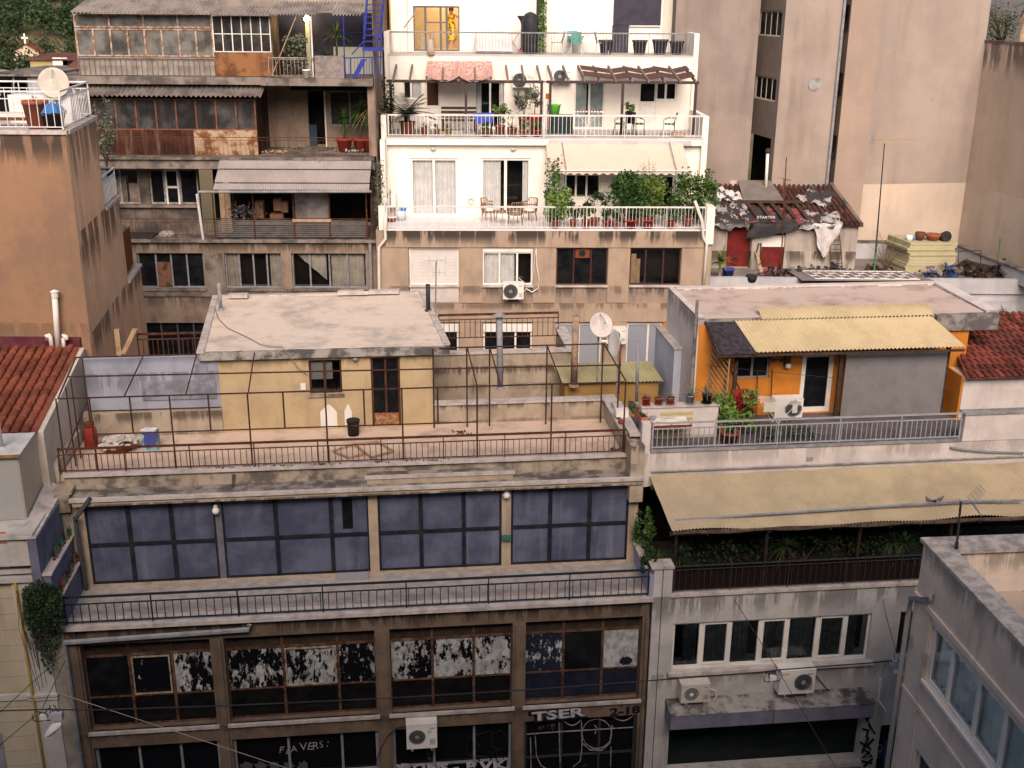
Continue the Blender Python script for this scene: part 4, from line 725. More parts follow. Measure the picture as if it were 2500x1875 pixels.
# tile-roofed house on the right
th = thing('tile_roof_house', 'small white house with a red barrel tile roof right of the orange penthouse', 'house', FM.w(14.5, 5, 11))
hx = 12.9
b = MB(FM); b.box(hx, 16.5, 3.5, 7.5, 11.05, 12.3); b.build('wall', wr, th); MB(FM).box(hx-.06, hx-.004, 3.52, 4.4, 11.05, 12.32).build('orange_side', ora, th)
tile = surf('barrel_tile', (.25, .08, .048), (.155, .05, .036), 1.6, .4, .65, island=.28, rough=.75, fine=.2, streak=0); tileb = surf('barrel_tile_dark', (.22, .062, .045), (.12, .042, .034), 1.6, .38, .6, island=.3, rough=.75, fine=.25)
def tiles(par, fr, x0, x1, e, r, m, w=.2, L=.34, skew=0):
    # barrel tiles from the eave e=(y,z) up to r=(y,z)
    b = MB(fr); (ya_, za), (yb_, zb) = e, r; n = int(math.hypot(yb_-ya_, zb-za)/(L*.85)); k = int((x1-x0)/w)
    dy, dz = (yb_-ya_)/n, (zb-za)/n
    for i in range(n):
        for j in range(k):
            xc = x0+w*(j+.5)+skew*i/n+random.uniform(-.008, .008); y0 = ya_+dy*i; z0 = za+dz*i+random.uniform(-.006, .006); y1 = y0+dy*1.15; z1 = z0+dz*1.15; base = len(b.v)
            for (yy, zz, rr, up) in ((y0, z0+.028, w*.40, .0), (y1, z1-.006, w*.33, .0)):
                for q in range(7): a = math.pi*q/6; b.v.append(fr.w(xc-rr*math.cos(a), yy, zz+rr*.85*math.sin(a)))
            for q in range(6): b.f.append((base+q, base+q+1, base+7+q+1, base+7+q))
            for (yy, zz) in ((y0, z0),): b.f.append(tuple(base+q for q in range(6, -1, -1)))
    for j in range(k+1):          # channel tiles below
        xc = x0+w*j; b.poly([(xc-w*.5, ya_, za-.02), (xc+w*.5, ya_, za-.02), (xc+w*.5+skew, yb_, zb-.02), (xc-w*.5+skew, yb_, zb-.02)])
    return b.build('tile_roof', m, par)
tiles(th, FM, 12.95, 17.2, (3.25, 12.36), (6.6, 13.2), tileb, .2, .34, .75)
# lean-to behind the terrace and blue wall
lt = thing('lean_to', 'low tan lean-to with a pale corrugated roof in the gap between buildings', 'shed', FM.w(4, 7, 9)); b = MB(FM)
def lr(u, v): return (2.2+(5.2-2.2)*u-.12*v, 6.35+1.25*v, 11.46+.22*v+.012*math.sin(u*6.283*28))
b.grid(lr, 200, 3); b.build('roof_sheet', surf('pale_olive_sheet', (.4, .36, .2), (.33, .3, .17), 1.3, rough=.6, bump=.1), lt, True); MB(FM).box(2.3, 5.1, 6.5, 7.5, 9, 11.44).build('wall', surf('tan_wall', (.36, .22, .08), (.3, .18, .07), 1.5), lt)
sb = thing('side_wall', 'tall pale blue wall end with pots on top beside the orange penthouse', 'wall', FM.w(5.4, 7, 9)); MB(FM).box(5.33, 5.55, 5.8, 8.1, 9.5, 12.6).build('wall_body', surf('pale_blue', (.5, .53, .62), (.42, .45, .54), 1.5), sb); MB(FM).box(5.3, 5.555, 5.76, 8.14, 12.602, 12.65).build('coping', marble, sb)
# air conditioners
x0, x1, z0, z1 = FM.rect(B6, 568, 960, 800, 1095, -.4); ac_unit('cream boxy air conditioner above the left end of the shop shutter box', FM, x0, -.42, z0, x1-x0, z1-z0, .36, surf('cream_casing', (.62, .58, .52), (.5, .47, .42), 3), fx=.35, fan=.2)
x0, x1, z0, z1 = FM.rect(B6, 1400, 850, 1680, 1020, -.4); a2 = ac_unit('large white air conditioner below the window band on the white facade', FM, x0, -.42, z0, x1-x0, z1-z0+.03, .36, None, fx=.66, fan=.23)
x, z = FM.at(B6(1420, 880), -.43); text_mesh('TOYA', FM, x, -.425, z, .07, surf('red_letter', (.5, .12, .1)), a2, 'lettering')
b = MB(FM); q = [FM.at(B6(*p), -.1) for p in ((800, 985), (850, 1000), (860, 1050), (800, 1120), (740, 1140), (680, 1115))]; one(b.tube([(x, -.12, z) for x, z in q], .018, 5), 'pipe_loop', white, 'white pipe loop hanging from the cream air conditioner', 'pipe')
b = MB(FM); q = [FM.at(B6(*p), -.06) for p in ((1690, 865), (1750, 940), (1800, 1000), (1880, 1045), (2000, 1050), (2120, 1035))]; one(b.tube([(x, -.06, z) for x, z in q], .014, 5), 'cable', darkm, 'dark cable running from the large air conditioner to the shutter box end', 'cable')
b = MB(FM); q = [FM.at(B8(*p), -.12) for p in ((998, 910), (980, 1085), (1045, 1178))]; one(b.tube([(x, -.12, z) for x, z in q], .03, 6), 'drain_pipe', white, 'broken white drain pipe end on the white facade above the dark doorway', 'pipe')
x0, x1, z0, z1 = FM.rect(N4, 1535, 930, 1755, 1080, 4.0); ac_unit('white air conditioner on the terrace floor by the orange wall and glass door', FM, x0, 3.98, 11.1, x1-x0, z1-z0, .35, None, fx=.66, fan=.23)
# balcony jungle
def fy(label, px, y, z, **k): x = FM.at(px, y)[0]; return potted(label, FM.w(x, y, z), **k)
gj = 'plants on the shaded pergola balcony'
for k, (p, y, kind, sz, lm, lab) in enumerate(((B5(720, 900), .5, 'yucca', 1.0, g_mid, 'drooping yucca at the left post of the shaded pergola balcony'), (B5(860, 850), .6, 'bush', .7, g_dark, 'small flowering bush next to the left yucca under the pergola'), (B5(1080, 930), .5, 'bush', .6, g_mid, 'low leafy bush behind the bamboo screen, left part of the shaded balcony'), (B5(1380, 850), .8, 'bush', 1.0, g_dark, 'dark ferny bush in the middle of the shaded pergola balcony'), (B5(1600, 830), .5, 'yucca', 1.25, g_mid, 'yellowing long-leaved yucca in the middle of the shaded balcony'), (B5(1750, 900), .6, 'bush', 1.0, g_dark, 'dark trailing bush right of the yellowing yucca'), (B5(2120, 860), .5, 'bush', .8, g_mid, 'broad-leaved bush with a few yellow leaves under the pergola'), (B7(900, 800), .6, 'bush', .8, g_dark, 'dark small-leaved bush left of the twin yuccas under the pergola'), (B7(1090, 800), .5, 'yucca', 1.2, g_mid, 'left one of the twin spiky yuccas under the pergola'), (B7(1190, 820), .4, 'yucca', 1.2, g_mid, 'right one of the twin spiky yuccas under the pergola'), (B7(1520, 680), .8, 'bush', .8, g_dark, 'dark leafy bush at the right end of the shaded balcony'))):
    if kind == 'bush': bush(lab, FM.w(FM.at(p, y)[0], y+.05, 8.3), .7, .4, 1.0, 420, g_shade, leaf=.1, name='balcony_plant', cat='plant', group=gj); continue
    fy(lab, p, y, 8.03, r=.17, h=.3, kind=kind, size=sz, pm=terra, lm=g_dark, group=gj)
for k, (p, z, sx, n, lab, m) in enumerate(((B5(450, 420), 8.4, .32, 650, 'tall citrus shrub with orange fruit in the left gap beside the pergola', g_mid), (B5(470, 700), 8.4, .3, 420, 'dense fern in the planting strip left of the pergola', g_dark))):
    x = FM.at(p, 1.2-.6*k)[0]; bush(lab, FM.w(x+.02, 1.5-.9*k, z), sx, .5, 1.5-.8*k, n, m, leaf=.1)
potted('grass-leaved plant in a grey pot at the end of the planting strip', FM.w(FM.at(B5(535, 850), .6)[0], .6, 8.39), .15, .26, 'spiky', .55, greym, g_mid, saucer=True)
# pots on the low white wall and the ledges
gp = 'pots on the low white terrace wall'
for p, kind, sz, pm, lab in ((N4(440, 985), 'spiky', .2, redpot, 'leftmost red pot of grey succulents on the low white wall'), (N4(545, 985), 'spiky', .17, terra, 'small terracotta pot of succulents, second on the low white wall'), (N4(645, 985), 'spiky', .24, terra, 'terracotta pot with a thin succulent, third on the low white wall'), (N4(808, 985), 'spiky', .42, greym, 'dark grey pot with a large aloe on a blue saucer, low white wall'), (N4(950, 975), 'spiky', .5, black, 'black pot with a spreading aloe at the right end of the low wall')):
    x = FM.at(p, 3.02)[0]; potted(lab, FM.w(x, 3.02, 11.972), .11 if sz < .3 else .13, .2 if sz < .3 else .25, kind, sz, pm, g_agave, group=gp, n=22, saucer=True)
def trough(label, p0, p1, z, w, h, m):
    a = on(p0, z); c_ = on(p1, z); d = (c_-a).normalized(); e = Vector((-d.y, d.x, 0))*w/2; up = Vector((0, 0, h)); t = thing('flower_trough', label, 'flower trough', a, 0, 'flower troughs on the dividing parapet')
    b = MB().hexa([a-e*.8, c_-e*.8, c_+e*.8, a+e*.8], [a-e+up, c_-e+up, c_+e+up, a+e+up]); b.build('trough', m, t); b = MB().hexa([a-e*.85+up, c_-e*.85+up, c_+e*.85+up, a+e*.85+up], [a-e*.85+up*1.04, c_-e*.85+up*1.04, c_+e*.85+up*1.04, a+e*.85+up*1.04]); b.build('soil', soil, t)
    b = MB(); b.leaves(60, lambda: a+(c_-a)*random.random()+e*random.uniform(-1, 1)+up*random.uniform(1, 1.5), .06); b.build('foliage', g_dry, t)
trough('green plastic flower trough with dry plants on the dividing parapet', N4(310, 1010), N4(350, 1075), 11.61, .17, .15, surf('green_plastic', (.03, .2, .11))); trough('pink plastic flower trough of bare soil on the dividing parapet', N4(365, 1080), N4(425, 1150), 11.61, .19, .16, surf('pink_plastic', (.5, .16, .12)))
c = on(N4(240, 990), 11.55); one(MB(FM).box(*sorted((FM.at(N4(190, 960), 3.2)[0], FM.at(N4(295, 960), 3.2)[0])), 3.15, 3.4, 11.6, 11.78), 'planter_box', white, 'white rectangular planter box on the dividing parapet behind the pipe frame', 'planter')
one(MB(FM).box(*sorted((FM.at(N4(215, 1030), 2.9)[0], FM.at(N4(250, 1030), 2.9)[0])), 2.85, 2.98, 11.52, 11.62), 'red_box', redpot, 'small red box on the inner edge of the dividing parapet', 'box')
# laundry table, shrub and other things on the penthouse terrace
t = thing('work_table', 'folding table with a red cloth and white sheets beside the low white wall', 'table', FM.w(4.3, 2.45, 11.06)); b = MB(FM); b.box(3.85, 4.95, 2.25, 2.75, 11.62, 11.65); b.build('table_top', redpot, t)
for x, y in ((3.9, 2.3), (4.9, 2.3), (3.9, 2.7), (4.9, 2.7)): MB(FM).tube([(x, y, 11.06), (x, y, 11.62)], .015, 5).build('leg', greym, t)
b = MB(FM); b.grid(lambda u, v: (3.95+.95*u, 2.28+.45*v, 11.67+.03*math.sin(u*9)*math.sin(v*7)+.05*u*v), 14, 8); one(b, 'white_sheet', surf('cream_cloth', (.7, .66, .58), (.6, .56, .5), 4), 'crumpled cream sheet spread over the red table by the low wall', 'cloth', smooth=True)
x, z = FM.at(N4(470, 1060), 2.9); t = thing('bench_vice', 'small grey metal vice clamped on the red work table', 'vice', FM.w(x, 2.68, 11.65)); b = MB(FM); b.box(x-.06, x+.06, 2.62, 2.74, 11.652, 11.7).box(x-.04, x+.1, 2.64, 2.72, 11.7, 11.78); b.build('body', greym, t); MB(FM).tube([(x-.12, 2.68, 11.76), (x+.14, 2.68, 11.76)], .015, 5).build('screw', greym, t)
bush('bright green leafy shrub behind the grey railing on the penthouse terrace', FM.w(6.15, 2.9, 11.06), .7, .5, 1.35, 1900, leafm('leaf_fresh', (.12, .22, .04), (.26, .38, .1)), leaf=.1); 
potted('large terracotta pot behind the grey railing below the bright shrub', FM.w(6.0, 2.35, 11.06), .24, .35, 'bush', .25, terra, g_mid)
t = thing('covered_chair', 'stacked chairs hidden under a dark red patterned cloth by the orange wall', 'covered chairs', FM.w(6.75, 3.7, 11.06)); b = MB(FM)
b.grid(lambda u, v: (6.42+.62*u+.05*math.sin(v*7), 3.45+.35*(1-abs(2*u-1)**3)*-.5+.1*math.sin(u*20)*(1-v)*.5, 11.1+1.1*v*(1-.25*(2*u-1)**4)), 24, 10); b.build('cloth', surf('red_pattern', (.3, .015, .02), (.07, .01, .012), 11, .45, .55, rough=.9), t, True); MB(FM).box(6.45, 7.0, 3.55, 3.95, 11.06, 12.0).build('chair_stack', redpot, t)
t = thing('drying_rack', 'folding white drying rack with a few cloths in front of the terrace air conditioner', 'drying rack', FM.w(7.6, 3.5, 11.06)); b = MB(FM)
for k in range(6): b.tube([(7.1, 3.3+.1*k, 11.85), (8.25, 3.3+.1*k, 11.72)], .008, 4)
b.tube([(7.1, 3.3, 11.85), (7.1, 3.8, 11.85)], .012, 4).tube([(8.25, 3.3, 11.72), (8.25, 3.8, 11.72)], .012, 4); b.build('rack', whitem, t); b = MB(FM); b.tube([(7.15, 3.35, 11.84), (7.65, 3.35, 11.2), (8.15, 3.35, 11.74)], .011, 4).tube([(7.15, 3.75, 11.84), (7.65, 3.75, 11.08), (8.15, 3.75, 11.74)], .011, 4); b.build('legs', whitem, t)
b = MB(FM); b.grid(lambda u, v: (7.2+.32*u, 3.29+.015*math.sin(u*8), 11.55+.28*v), 8, 3); b.grid(lambda u, v: (8.0+.14*u, 3.29, 11.5+.24*v), 4, 3); b.build('cloths', surf('pale_cloth', (.55, .55, .45)), t, True)
for p, hgt, lab in ((N4(1112, 830), 1.2, 'blue broom handle leaning on the orange wall by the trellis'), (N4(1388, 780), 1.3, 'dark pole standing under the orange flat window'), (N4(1508, 800), 1.35, 'brown broom handle leaning beside the drying rack')): x = FM.at(p, 4.2)[0]; one(MB(FM).tube([(x, 4.15, 11.06), (x+.02, 4.36, 11.06+hgt)], .016, 5), 'broom', wood, lab, 'broom')  # bare handles and a plain pole only, no brush heads modelled
x, z = FM.at(N4(1635, 640), 4.3); t = thing('hanging_lantern', 'brown wooden lantern hung on the orange wall under the awning', 'lantern', FM.w(x, 4.3, z)); MB(FM).box(x-.08, x+.08, 4.28, 4.39, z-.12, z+.28).build('wooden_back', wood, t); MB(FM).lathe((x, 4.24, z-.12), [(.08, 0), (.09, .05), (.05, .1)], 10).build('shade', white, t)
b = MB(FM); x, z = FM.at(N4(1550, 615), 4.35)
for k in range(9): a = random.random()*6.28; b.tube([(x+.3*math.cos(a), 4.36, z+.06+.1*math.sin(a)), (x, 4.34, z), (x+.3*math.cos(a+2.5), 4.36, z+.1*math.sin(a+2.5))], .008, 4)
one(b, 'iron_wall_ornament', darkm, 'dark scrolled iron ornament on the orange wall right of the window', 'wall ornament')
b = MB(FM); b.leaves(420, lambda: FM.w(random.uniform(6.8, 8.4), random.uniform(2.3, 3.2), 11.08+abs(random.gauss(0, .12))), .1); one(b, 'ground_plants', g_dark, 'patch of dark low pot plants on the terrace floor behind the grey railing', 'plants')
# ================================================================== dishes and poles in the gap
dx, dz = FM.at(N3(1610, 325), 5.6); dish('large pale satellite dish on a mast behind the pipe frame', FM.w(dx, 5.6, dz), (.35, -.75, .35), .34, surf('dish_pale', (.66, .6, .57), (.55, .5, .48), 2), 1.7)
dx, dz = FM.at(N3(1742, 475), 5.2); dish('narrow white satellite dish seen edge-on beside the large one', FM.w(dx, 5.2, dz), (-.96, -.3, .12), .38, white, 1.5)
def pole(label, p0, p1, y, r, m, name='pole', cap=None):
    x0, z0 = FM.at(p0, y); x1, z1 = FM.at(p1, y); t = thing(name, label, 'pole', FM.w(x0, y, z0)); MB(FM).tube([(x0, y, z0), (x1, y, z1)], r, 10).build('pipe', m, t, True)
    MB(FM).lathe((x0, y, z0), [(r*1.5, 0), (r*1.4, .05), (r*1.05, .06)], 10).build('base_collar', m, t)
    if cap: MB(FM).lathe((x1, y, z1), cap, 12).build('cap', m, t)
pole('grey flue pipe with a conical cap behind the terrace parapet', N3(765, 860), N3(758, 250), 5.4, .085, greym, 'flue_pipe', [(.07, .0), (.2, .02), (.02, .12)])
pole('tan asbestos flue pipe beside the rear parapet end', N3(1385, 840), N3(1405, 250), 6.2, .1, surf('tan_pipe', (.36, .26, .19), (.2, .13, .1), 3), 'flue_pipe')
pole('grey steel pole right of the satellite dishes', N4(360, 985), N4(372, 465), 4.2, .045, greym)
pole('thin stained pole with a bent top right of the edge-on dish', N4(205, 900), N4(225, 510), 4.2, .03, rustp)
# ================================================================== white corner building at the lower right
FI = Fr(8.72, 21.1, -84.8)
ib = thing('corner_building', 'grey white corner building with a ribbon of curtained windows and a roof parapet', 'building', FI.w(3, 4, 0))
ci = surf('corner_plaster', (.76, .64, .54), (.65, .55, .465), 1.0, .4, .65, streak=.4, scol=(.17, .15, .14), drips=[(11.2, .6, .45, 2.2), (9.0, .5, .35, 2.5)], bump=.25)
z1w = FI.at(B8(1445, 455))[1]; z0w = FI.at(B8(1375, 925))[1]; xa = FI.at(B8(1400, 700))[0]
b = MB(FI).wall(0, 12, 0, 11.26, 0, .3, [(xa, 11, z0w, z1w), (xa+.1, 11, z0w-3.0, z1w-3.0)]); b.box(.02, .3, .3, 8, 0, 11.26).box(.3, 12, .3, .35, 10.3, 11.26).box(.3, .5, .35, 9, 10.3, 11.26); b.build('facade_wall', ci, ib)
b = MB(FI); b.box(-.06, 12, -.07, .42, 11.262, 11.34).box(-.06, .58, .42, 9, 11.263, 11.341); b.build('coping', surf('lichen_coping', (.5, .46, .42), (.3, .275, .25), 3, .4, .6, streak=.2, rough=.95, bump=.7), ib)
MB(FI).box(.5, 12, .35, 9, 10.2, 10.3).build('roof_deck', surf('roof_tiles', (.5, .41, .34), (.4, .33, .28), 1.2, line=(0, .9, .03, .5)), ib)
zl = FI.at(B8(1430, 310))[1]; b = MB(FI); b.box(-.02, 12, -.05, -.002, zl-.12, zl).box(-.02, 12, -.04, -.002, z0w-.75, z0w-.65); b.box(-.02, xa-.05, -.02, -.002, 0, zl-.12); b.build('string_course', ci, ib)
b = MB(FI); p = [FI.at(q, -.09) for q in (B7(1420, 1215), B7(1425, 1310), B7(1350, 1345))]; b.tube([(p[0][0], -.06, p[0][1]), (p[0][0]+.03, -.1, p[1][1]+.1), (-.03, -.1, p[2][1]-.02), (-.06, -.09, p[2][1]-.5), (-.06, -.09, 1)], .06, 8); b.build('drainpipe', surf('grey_pvc', (.36, .36, .37), (.3, .3, .31), 3), ib, True)
x_ = [FI.at(q, .1)[0] for q in (B8(1600, 900), B8(1825, 1150), B8(2050, 1400))]
f = MB(FI); f.box(xa, xa+.1, .06, .16, z0w, z1w)
for x in x_+[x_[-1]+(x_[-1]-x_[-2])*k for k in (1, 2, 3)]: f.box(x-.06, x+.06, .06, .16, z0w, z1w)
f.box(xa, 11, .064, .156, z0w, z0w+.09).box(xa, 11, .064, .156, z1w-.06, z1w).box(xa-.05, 11, -.05, .06, z0w-.08, z0w-.003); fo = f.build('window_band', white, ib)
MB(FI).poly([(xa, .1, z0w), (11, .1, z0w), (11, .1, z1w), (xa, .1, z1w)]).build('pane', clear('blue_glass', (.93, .98, .98), .1), fo); c = MB(FI); curtain_mb(c, xa+.05, 11, .21, z0w, z1w, 40, .04); c.build('curtain', surf('blue_curtain', (.88, .92, .89), (.74, .8, .78), 3, rough=.95), fo, True); MB(FI).wall(xa, 11, z0w, z1w, .9, .02).build('dark_interior', room, fo)
window(ib, FI, xa+.1, 11, z0w-3.0, z1w-3.0, .08, (.15, .3, .45), (), white, glassd, .06, .06, [(0, 1)], curt)
# antenna with two pigeons
ax, ay = FI.floor(B7(1620, 820), 11.1); x, z = .42, 11.0
base = FI.w(.5, FI.floor(B7(1620, 800), 11.34)[1], 11.0)
t = thing('tv_antenna', 'tv aerial with two pigeons on the corner building parapet', 'antenna', base); top = base+Vector((.08, .0, 1.3))
d = ray(B7(1680, 425)); k = (base.y/d.y); top = Vector((0, 0, ZC))+d*k
MB().tube([base, base+(top-base)*.35], .04, 6, False).tube([base+(top-base)*.35, top], .025, 6, False).build('mast', darkm, t); d = ray(B7(1400, 440)); tip = Vector((0, 0, ZC))+d*k
b = MB().tube([top+(top-tip)*.3, tip], .014, 5, False)
for i in range(11): q = tip+(top-tip)*i/10; b.tube([q-Vector((0, .14, 0)), q+Vector((0, .14, 0))], .006, 4, False)
b.build('boom', greym, t); b = MB(); q = top+(top-tip)*.3
for i in range(-3, 4):
    for sgn in (1, -1): b.tube([q+Vector((0, i*.06, 0)), q+Vector((.2, i*.06, .28*sgn))], .004, 4, False)
for j in range(4):
    for sgn in (1, -1): u = (j+1)/4; b.tube([q+Vector((.2*u, -.18, .28*sgn*u)), q+Vector((.2*u, .18, .28*sgn*u))], .004, 4, False)
b.build('reflector', greym, t)
def pigeon(label, c, dr):
    t = thing('pigeon', label, 'pigeon', c, 0, 'pigeons on the aerial'); d = Vector((dr, 0, 0)); K = .62; sp = [(-.13, .0, .012), (-.08, .035, .03), (-.02, .06, .052), (.04, .085, .058), (.085, .115, .045), (.105, .15, .03), (.12, .175, .03), (.135, .185, .022), (.16, .178, .004)]
    MB().tube([c+d*x*K+Vector((0, 0, z*K)) for x, z, r in sp], [r*K for *_, r in sp], 10, False).build('body', surf('pigeon_grey', (.2, .19, .2), (.12, .11, .12), 20), t, True); MB().tube([c+d*-.1*K+Vector((0, 0, .045*K)), c+d*-.22*K], [.022, .013], 6, False).build('tail', darkm, t)
    MB().tube([c+d*.02+Vector((0, .012, .03)), c+d*.02+Vector((0, .012, 0))], .006, 4, False).tube([c+d*.02+Vector((0, -.012, .03)), c+d*.02+Vector((0, -.012, 0))], .006, 4, False).build('feet', redpot, t)
pigeon('larger grey pigeon at the outer tip of the tv aerial', tip+(top-tip)*.04+Vector((0, 0, .015)), -1); pigeon('smaller brownish pigeon nearer the mast of the tv aerial', tip+(top-tip)*.33+Vector((0, 0, .015)), 1)
# ================================================================== street lamps and wires
def wire(label, pts, r=.012, m=darkm, name='overhead_wire', y=-1.6):
    q = [FM.at(p, yy) for p, yy in pts]; one(MB(FM).tube([(a[0], pts[i][1], a[1]) for i, a in enumerate(q)], r, 5), name, m, label, 'wire', 'wires across the street')
wire('thick black cable slung along the street in front of the facades', [(B2(-100, 1180), -1.5), (B2(380, 1165), -1.5), (B2(750, 1170), -1.5), (B3(210, 1135), -1.5), (B3(1575, 1072), -1.5), (B4(900, 1005), -1.5), (B6(200, 930), -1.5), (B6(1230, 850), -1.5), (B6(1400, 830), -1.5), (B6(2212, 768), -1.5), (B8(1180, 745), -1.5), (B8(1400, 730), -1.5)], .016)
wire('thin pale wire sloping down across the brown facade', [(B2(500, 1030), -.1), (B3(760, 1659), -2.6), (B3(900, 1710), -2.8)], .008, surf('pale_wire', (.35, .34, .3)))
wire('thin wire from a hook on the white facade down past the air conditioner', [(B6(1015, 240), -.05), (B6(1390, 850), -1.5), (B6(1870, 1659), -3.4), (B6(2000, 1850), -4)], .009)
wire('short stay wire hooked above the right window of the white facade', [(B7(1020, 1250), -.05), (B7(1050, 1400), -.4), (B8(1210, 960), -2.2)], .009)
wire('stay wire from the brown building corner down to the left street lamp', [(B2(545, 690), -.1), (B2(270, 940), -.8), (B2(0, 1190), -1.5)], .009); wire('second stay wire from the corner to the lamp cable', [(B2(555, 740), -.1), (B2(360, 1150), -1.5)], .009); wire('lower stay wire running off to the left edge', [(B2(300, 1215), -1.5), (B2(0, 1465), -2.4)], .009)
def street_lamp(label, p, y, flip):
    x, z = FM.at(p, y); t = thing('street_lamp', label, 'street lamp', FM.w(x, y, z), 0, 'street lamps hung on the cable'); s = flip
    b = MB(FM); b.grid(lambda u, v: (x+s*(-.12+.4*u), y-.14*math.cos(v*3.14159)*math.sin(3.14159*(.1+.82*u))**.5, z+.02-.3*u+.17*math.sin(v*3.14159)*math.sin(3.14159*(.1+.82*u))**.6), 16, 10); b.build('hood', whitem, t, True); b = MB(FM); b.box(x-.12-.04*s, x+.12-.04*s, y-.09, y+.09, z+.13, z+.33); b.build('control_gear', surf('lamp_grey', (.45, .46, .5)), t); MB(FM).grid(lambda u, v: (x+s*(-.1+.36*u), y-.12+.24*v, z-.0-.3*u-.05*math.sin(u*3.14)), 6, 4).build('lens', surf('lens', (.5, .5, .48), rough=.2), t, True); MB(FM).tube([(x-.1, y, z+.3), (x-.1, y+.03, z+.5)], .012, 5).tube([(x+.08, y, z+.3), (x-.02, y+.03, z+.5)], .012, 5).build('hanger', darkm, t)
street_lamp('white street lamp hung on the cable at the lower left', B2(480, 1290), -1.5, -1); street_lamp('white street lamp hung on the cable beside the corner building', B8(1140, 840), -1.5, 1)
for p, lab in ((B2(370, 1225), 'small white junction box by the left street lamp'), (B6(1335, 895), 'small white junction box in a tangle of black cable')):
    x, z = FM.at(p, -1.5); t = thing('junction_box', lab, 'junction box', FM.w(x, -1.5, z)); MB(FM).box(x-.08, x+.08, -1.55, -1.47, z-.06, z+.06).build('box', white, t); b = MB(FM); pts = [(x-.18+.02*k+.13*math.cos(k*.9), -1.5+.05*math.sin(k*1.3), z-.02+.14*math.sin(k*.9)+.004*k) for k in range(18)]; b.tube(pts, .013, 5); b.build('cable_loops', darkm, t)
# ================================================================== neoclassical house at the left with a tile roof
nb = thing('neoclassical_house', 'cream house at the lower left with tile roof and stucco mouldings', 'house', FM.w(-13, 3, 0))
crw = surf('cream_stone', (.50, .44, .33), (.42, .37, .28), 1.2, .4, .65, streak=.35, scol=(.22, .18, .13), drips=[(9.9, .6, .35, 3)], line=(2, .42, .018, .6), bump=.2)
pil = surf('pale_pilaster', (.52, .50, .48), (.43, .41, .39), 1.5, streak=.45, scol=(.2, .18, .16), bump=.2)
xp0, xp1 = FM.at(B2(215, 800), 0)[0], -10.92
b = MB(FM).box(-17, xp0, 0, 5, 0, 9.75); b.build('wall', crw, nb)
b = MB(FM); b.box(xp0, xp1, -.08, .6, 0, 9.3).box(xp0-.03, xp1+.03, -.12, .6, 6.1, 6.16).box(xp0-.04, xp1+.04, -.14, .6, 6.2, 6.26).box(-17, xp0-.04, -.05, -.001, 6.1, 6.25); b.build('pilaster', pil, nb)
b = MB(FM); b.box(-17, -10.9, -.2, .8, 9.75, 10.45).box(-17, -10.86, -.28, .8, 10.452, 10.58).box(-17, -10.88, -.16, .6, 9.3, 9.42).box(-17, -10.9, -.1, .6, 9.5, 9.6); b.build('cornice', pil, nb)
x0, x1, z0, z1 = FM.rect(B1, -40, 862, 62, 955, -.2); MB(FM).box(x0, x1, -.215, -.2, z0, z1).build('red_inlay', surf('inlay_red', (.42, .15, .13)), nb)
b = MB(FM); q = [FM.at(B1(*p), -.1) for p in ((92, 1045), (250, 1900), (345, 2500))]; b.tube([(q[0][0], -.12, 9.4), (q[0][0], -.12, 1)], .032, 7); b.build('yellow_pipe', surf('yellow_pipe', (.36, .25, .04), (.3, .21, .05), 3), nb, True)
b = MB(FM); b.box(-13.4, -12.35, -.02, .02, 2.0, 5.2); b.build('shutter', greym, nb)
# metal roofed balcony box
bxm = surf('cream_panel', (.55, .47, .36), (.5, .43, .33), 1.5, rough=.6, bump=.05)
x1_, zt_ = FM.at(N1(150, 1425), .5); b = MB(FM); b.box(-17, x1_, .5, 3.4, 10.58, zt_); b.build('panel_box', bxm, nb); MB(FM).box(-17, x1_-.02, .48, .499, 10.6, zt_-.05).build('grey_panel', surf('grey_panel', (.36, .36, .35), rough=.6), nb)
b = MB(FM); b.hexa([(-17, .42, zt_), (x1_+.05, .42, zt_), (x1_+.05, 1.7, zt_+.06), (-17, 1.7, zt_+.06)], [(-17, .42, zt_+.03), (x1_+.05, .42, zt_+.03), (x1_+.05, 1.7, zt_+.09), (-17, 1.7, zt_+.09)]); b.build('metal_roof', surf('zinc', (.55, .56, .57), (.42, .43, .44), 2, rough=.4), nb)
MB(FM).box(-17, x1_+.08, .38, .42, zt_-.01, zt_+.06).build('rusty_gutter', surf('gutter_rust', (.3, .18, .07), (.2, .09, .04), 6), nb)
gw_ = surf('gable_white', (.62, .56, .50), (.5, .44, .38), 1.1, .4, .62, streak=.5, scol=(.22, .18, .15), bump=.3)
b = MB(FM); y0, y1 = 1.9, 6.2; b.hexa([(-11.2, y0, 9.8), (-11.02, y0, 9.8), (-11.02, y1, 9.8), (-11.2, y1, 9.8)], [(-11.2, y0, 12.2), (-11.02, y0, 12.2), (-11.02, y1, 12.97), (-11.2, y1, 12.97)]); b.box(-11.02, -10.93, 2.35, 4.6, 10.4, 11.2); b.box(-17, -11.21, 2.1, 2.3, 10.5, 12.15); b.build('gable_wall', gw_, nb)
tiles(nb, FM, -16.9, -11.1, (1.75, 12.24), (6.15, 13.02), tile, .235, .4, .0)
b = MB(FM); b.box(-17, -11.15, 1.95, 2.1, 11.95, 12.2); b.build('eave_board', darkm, nb)
t = vent('slim metal flue in front of the tile roof eave at the left edge', N1(15, 1370), 0, 1.2, .05, surf('steel', (.5, .5, .5), rough=.3), z=zt_+.02)
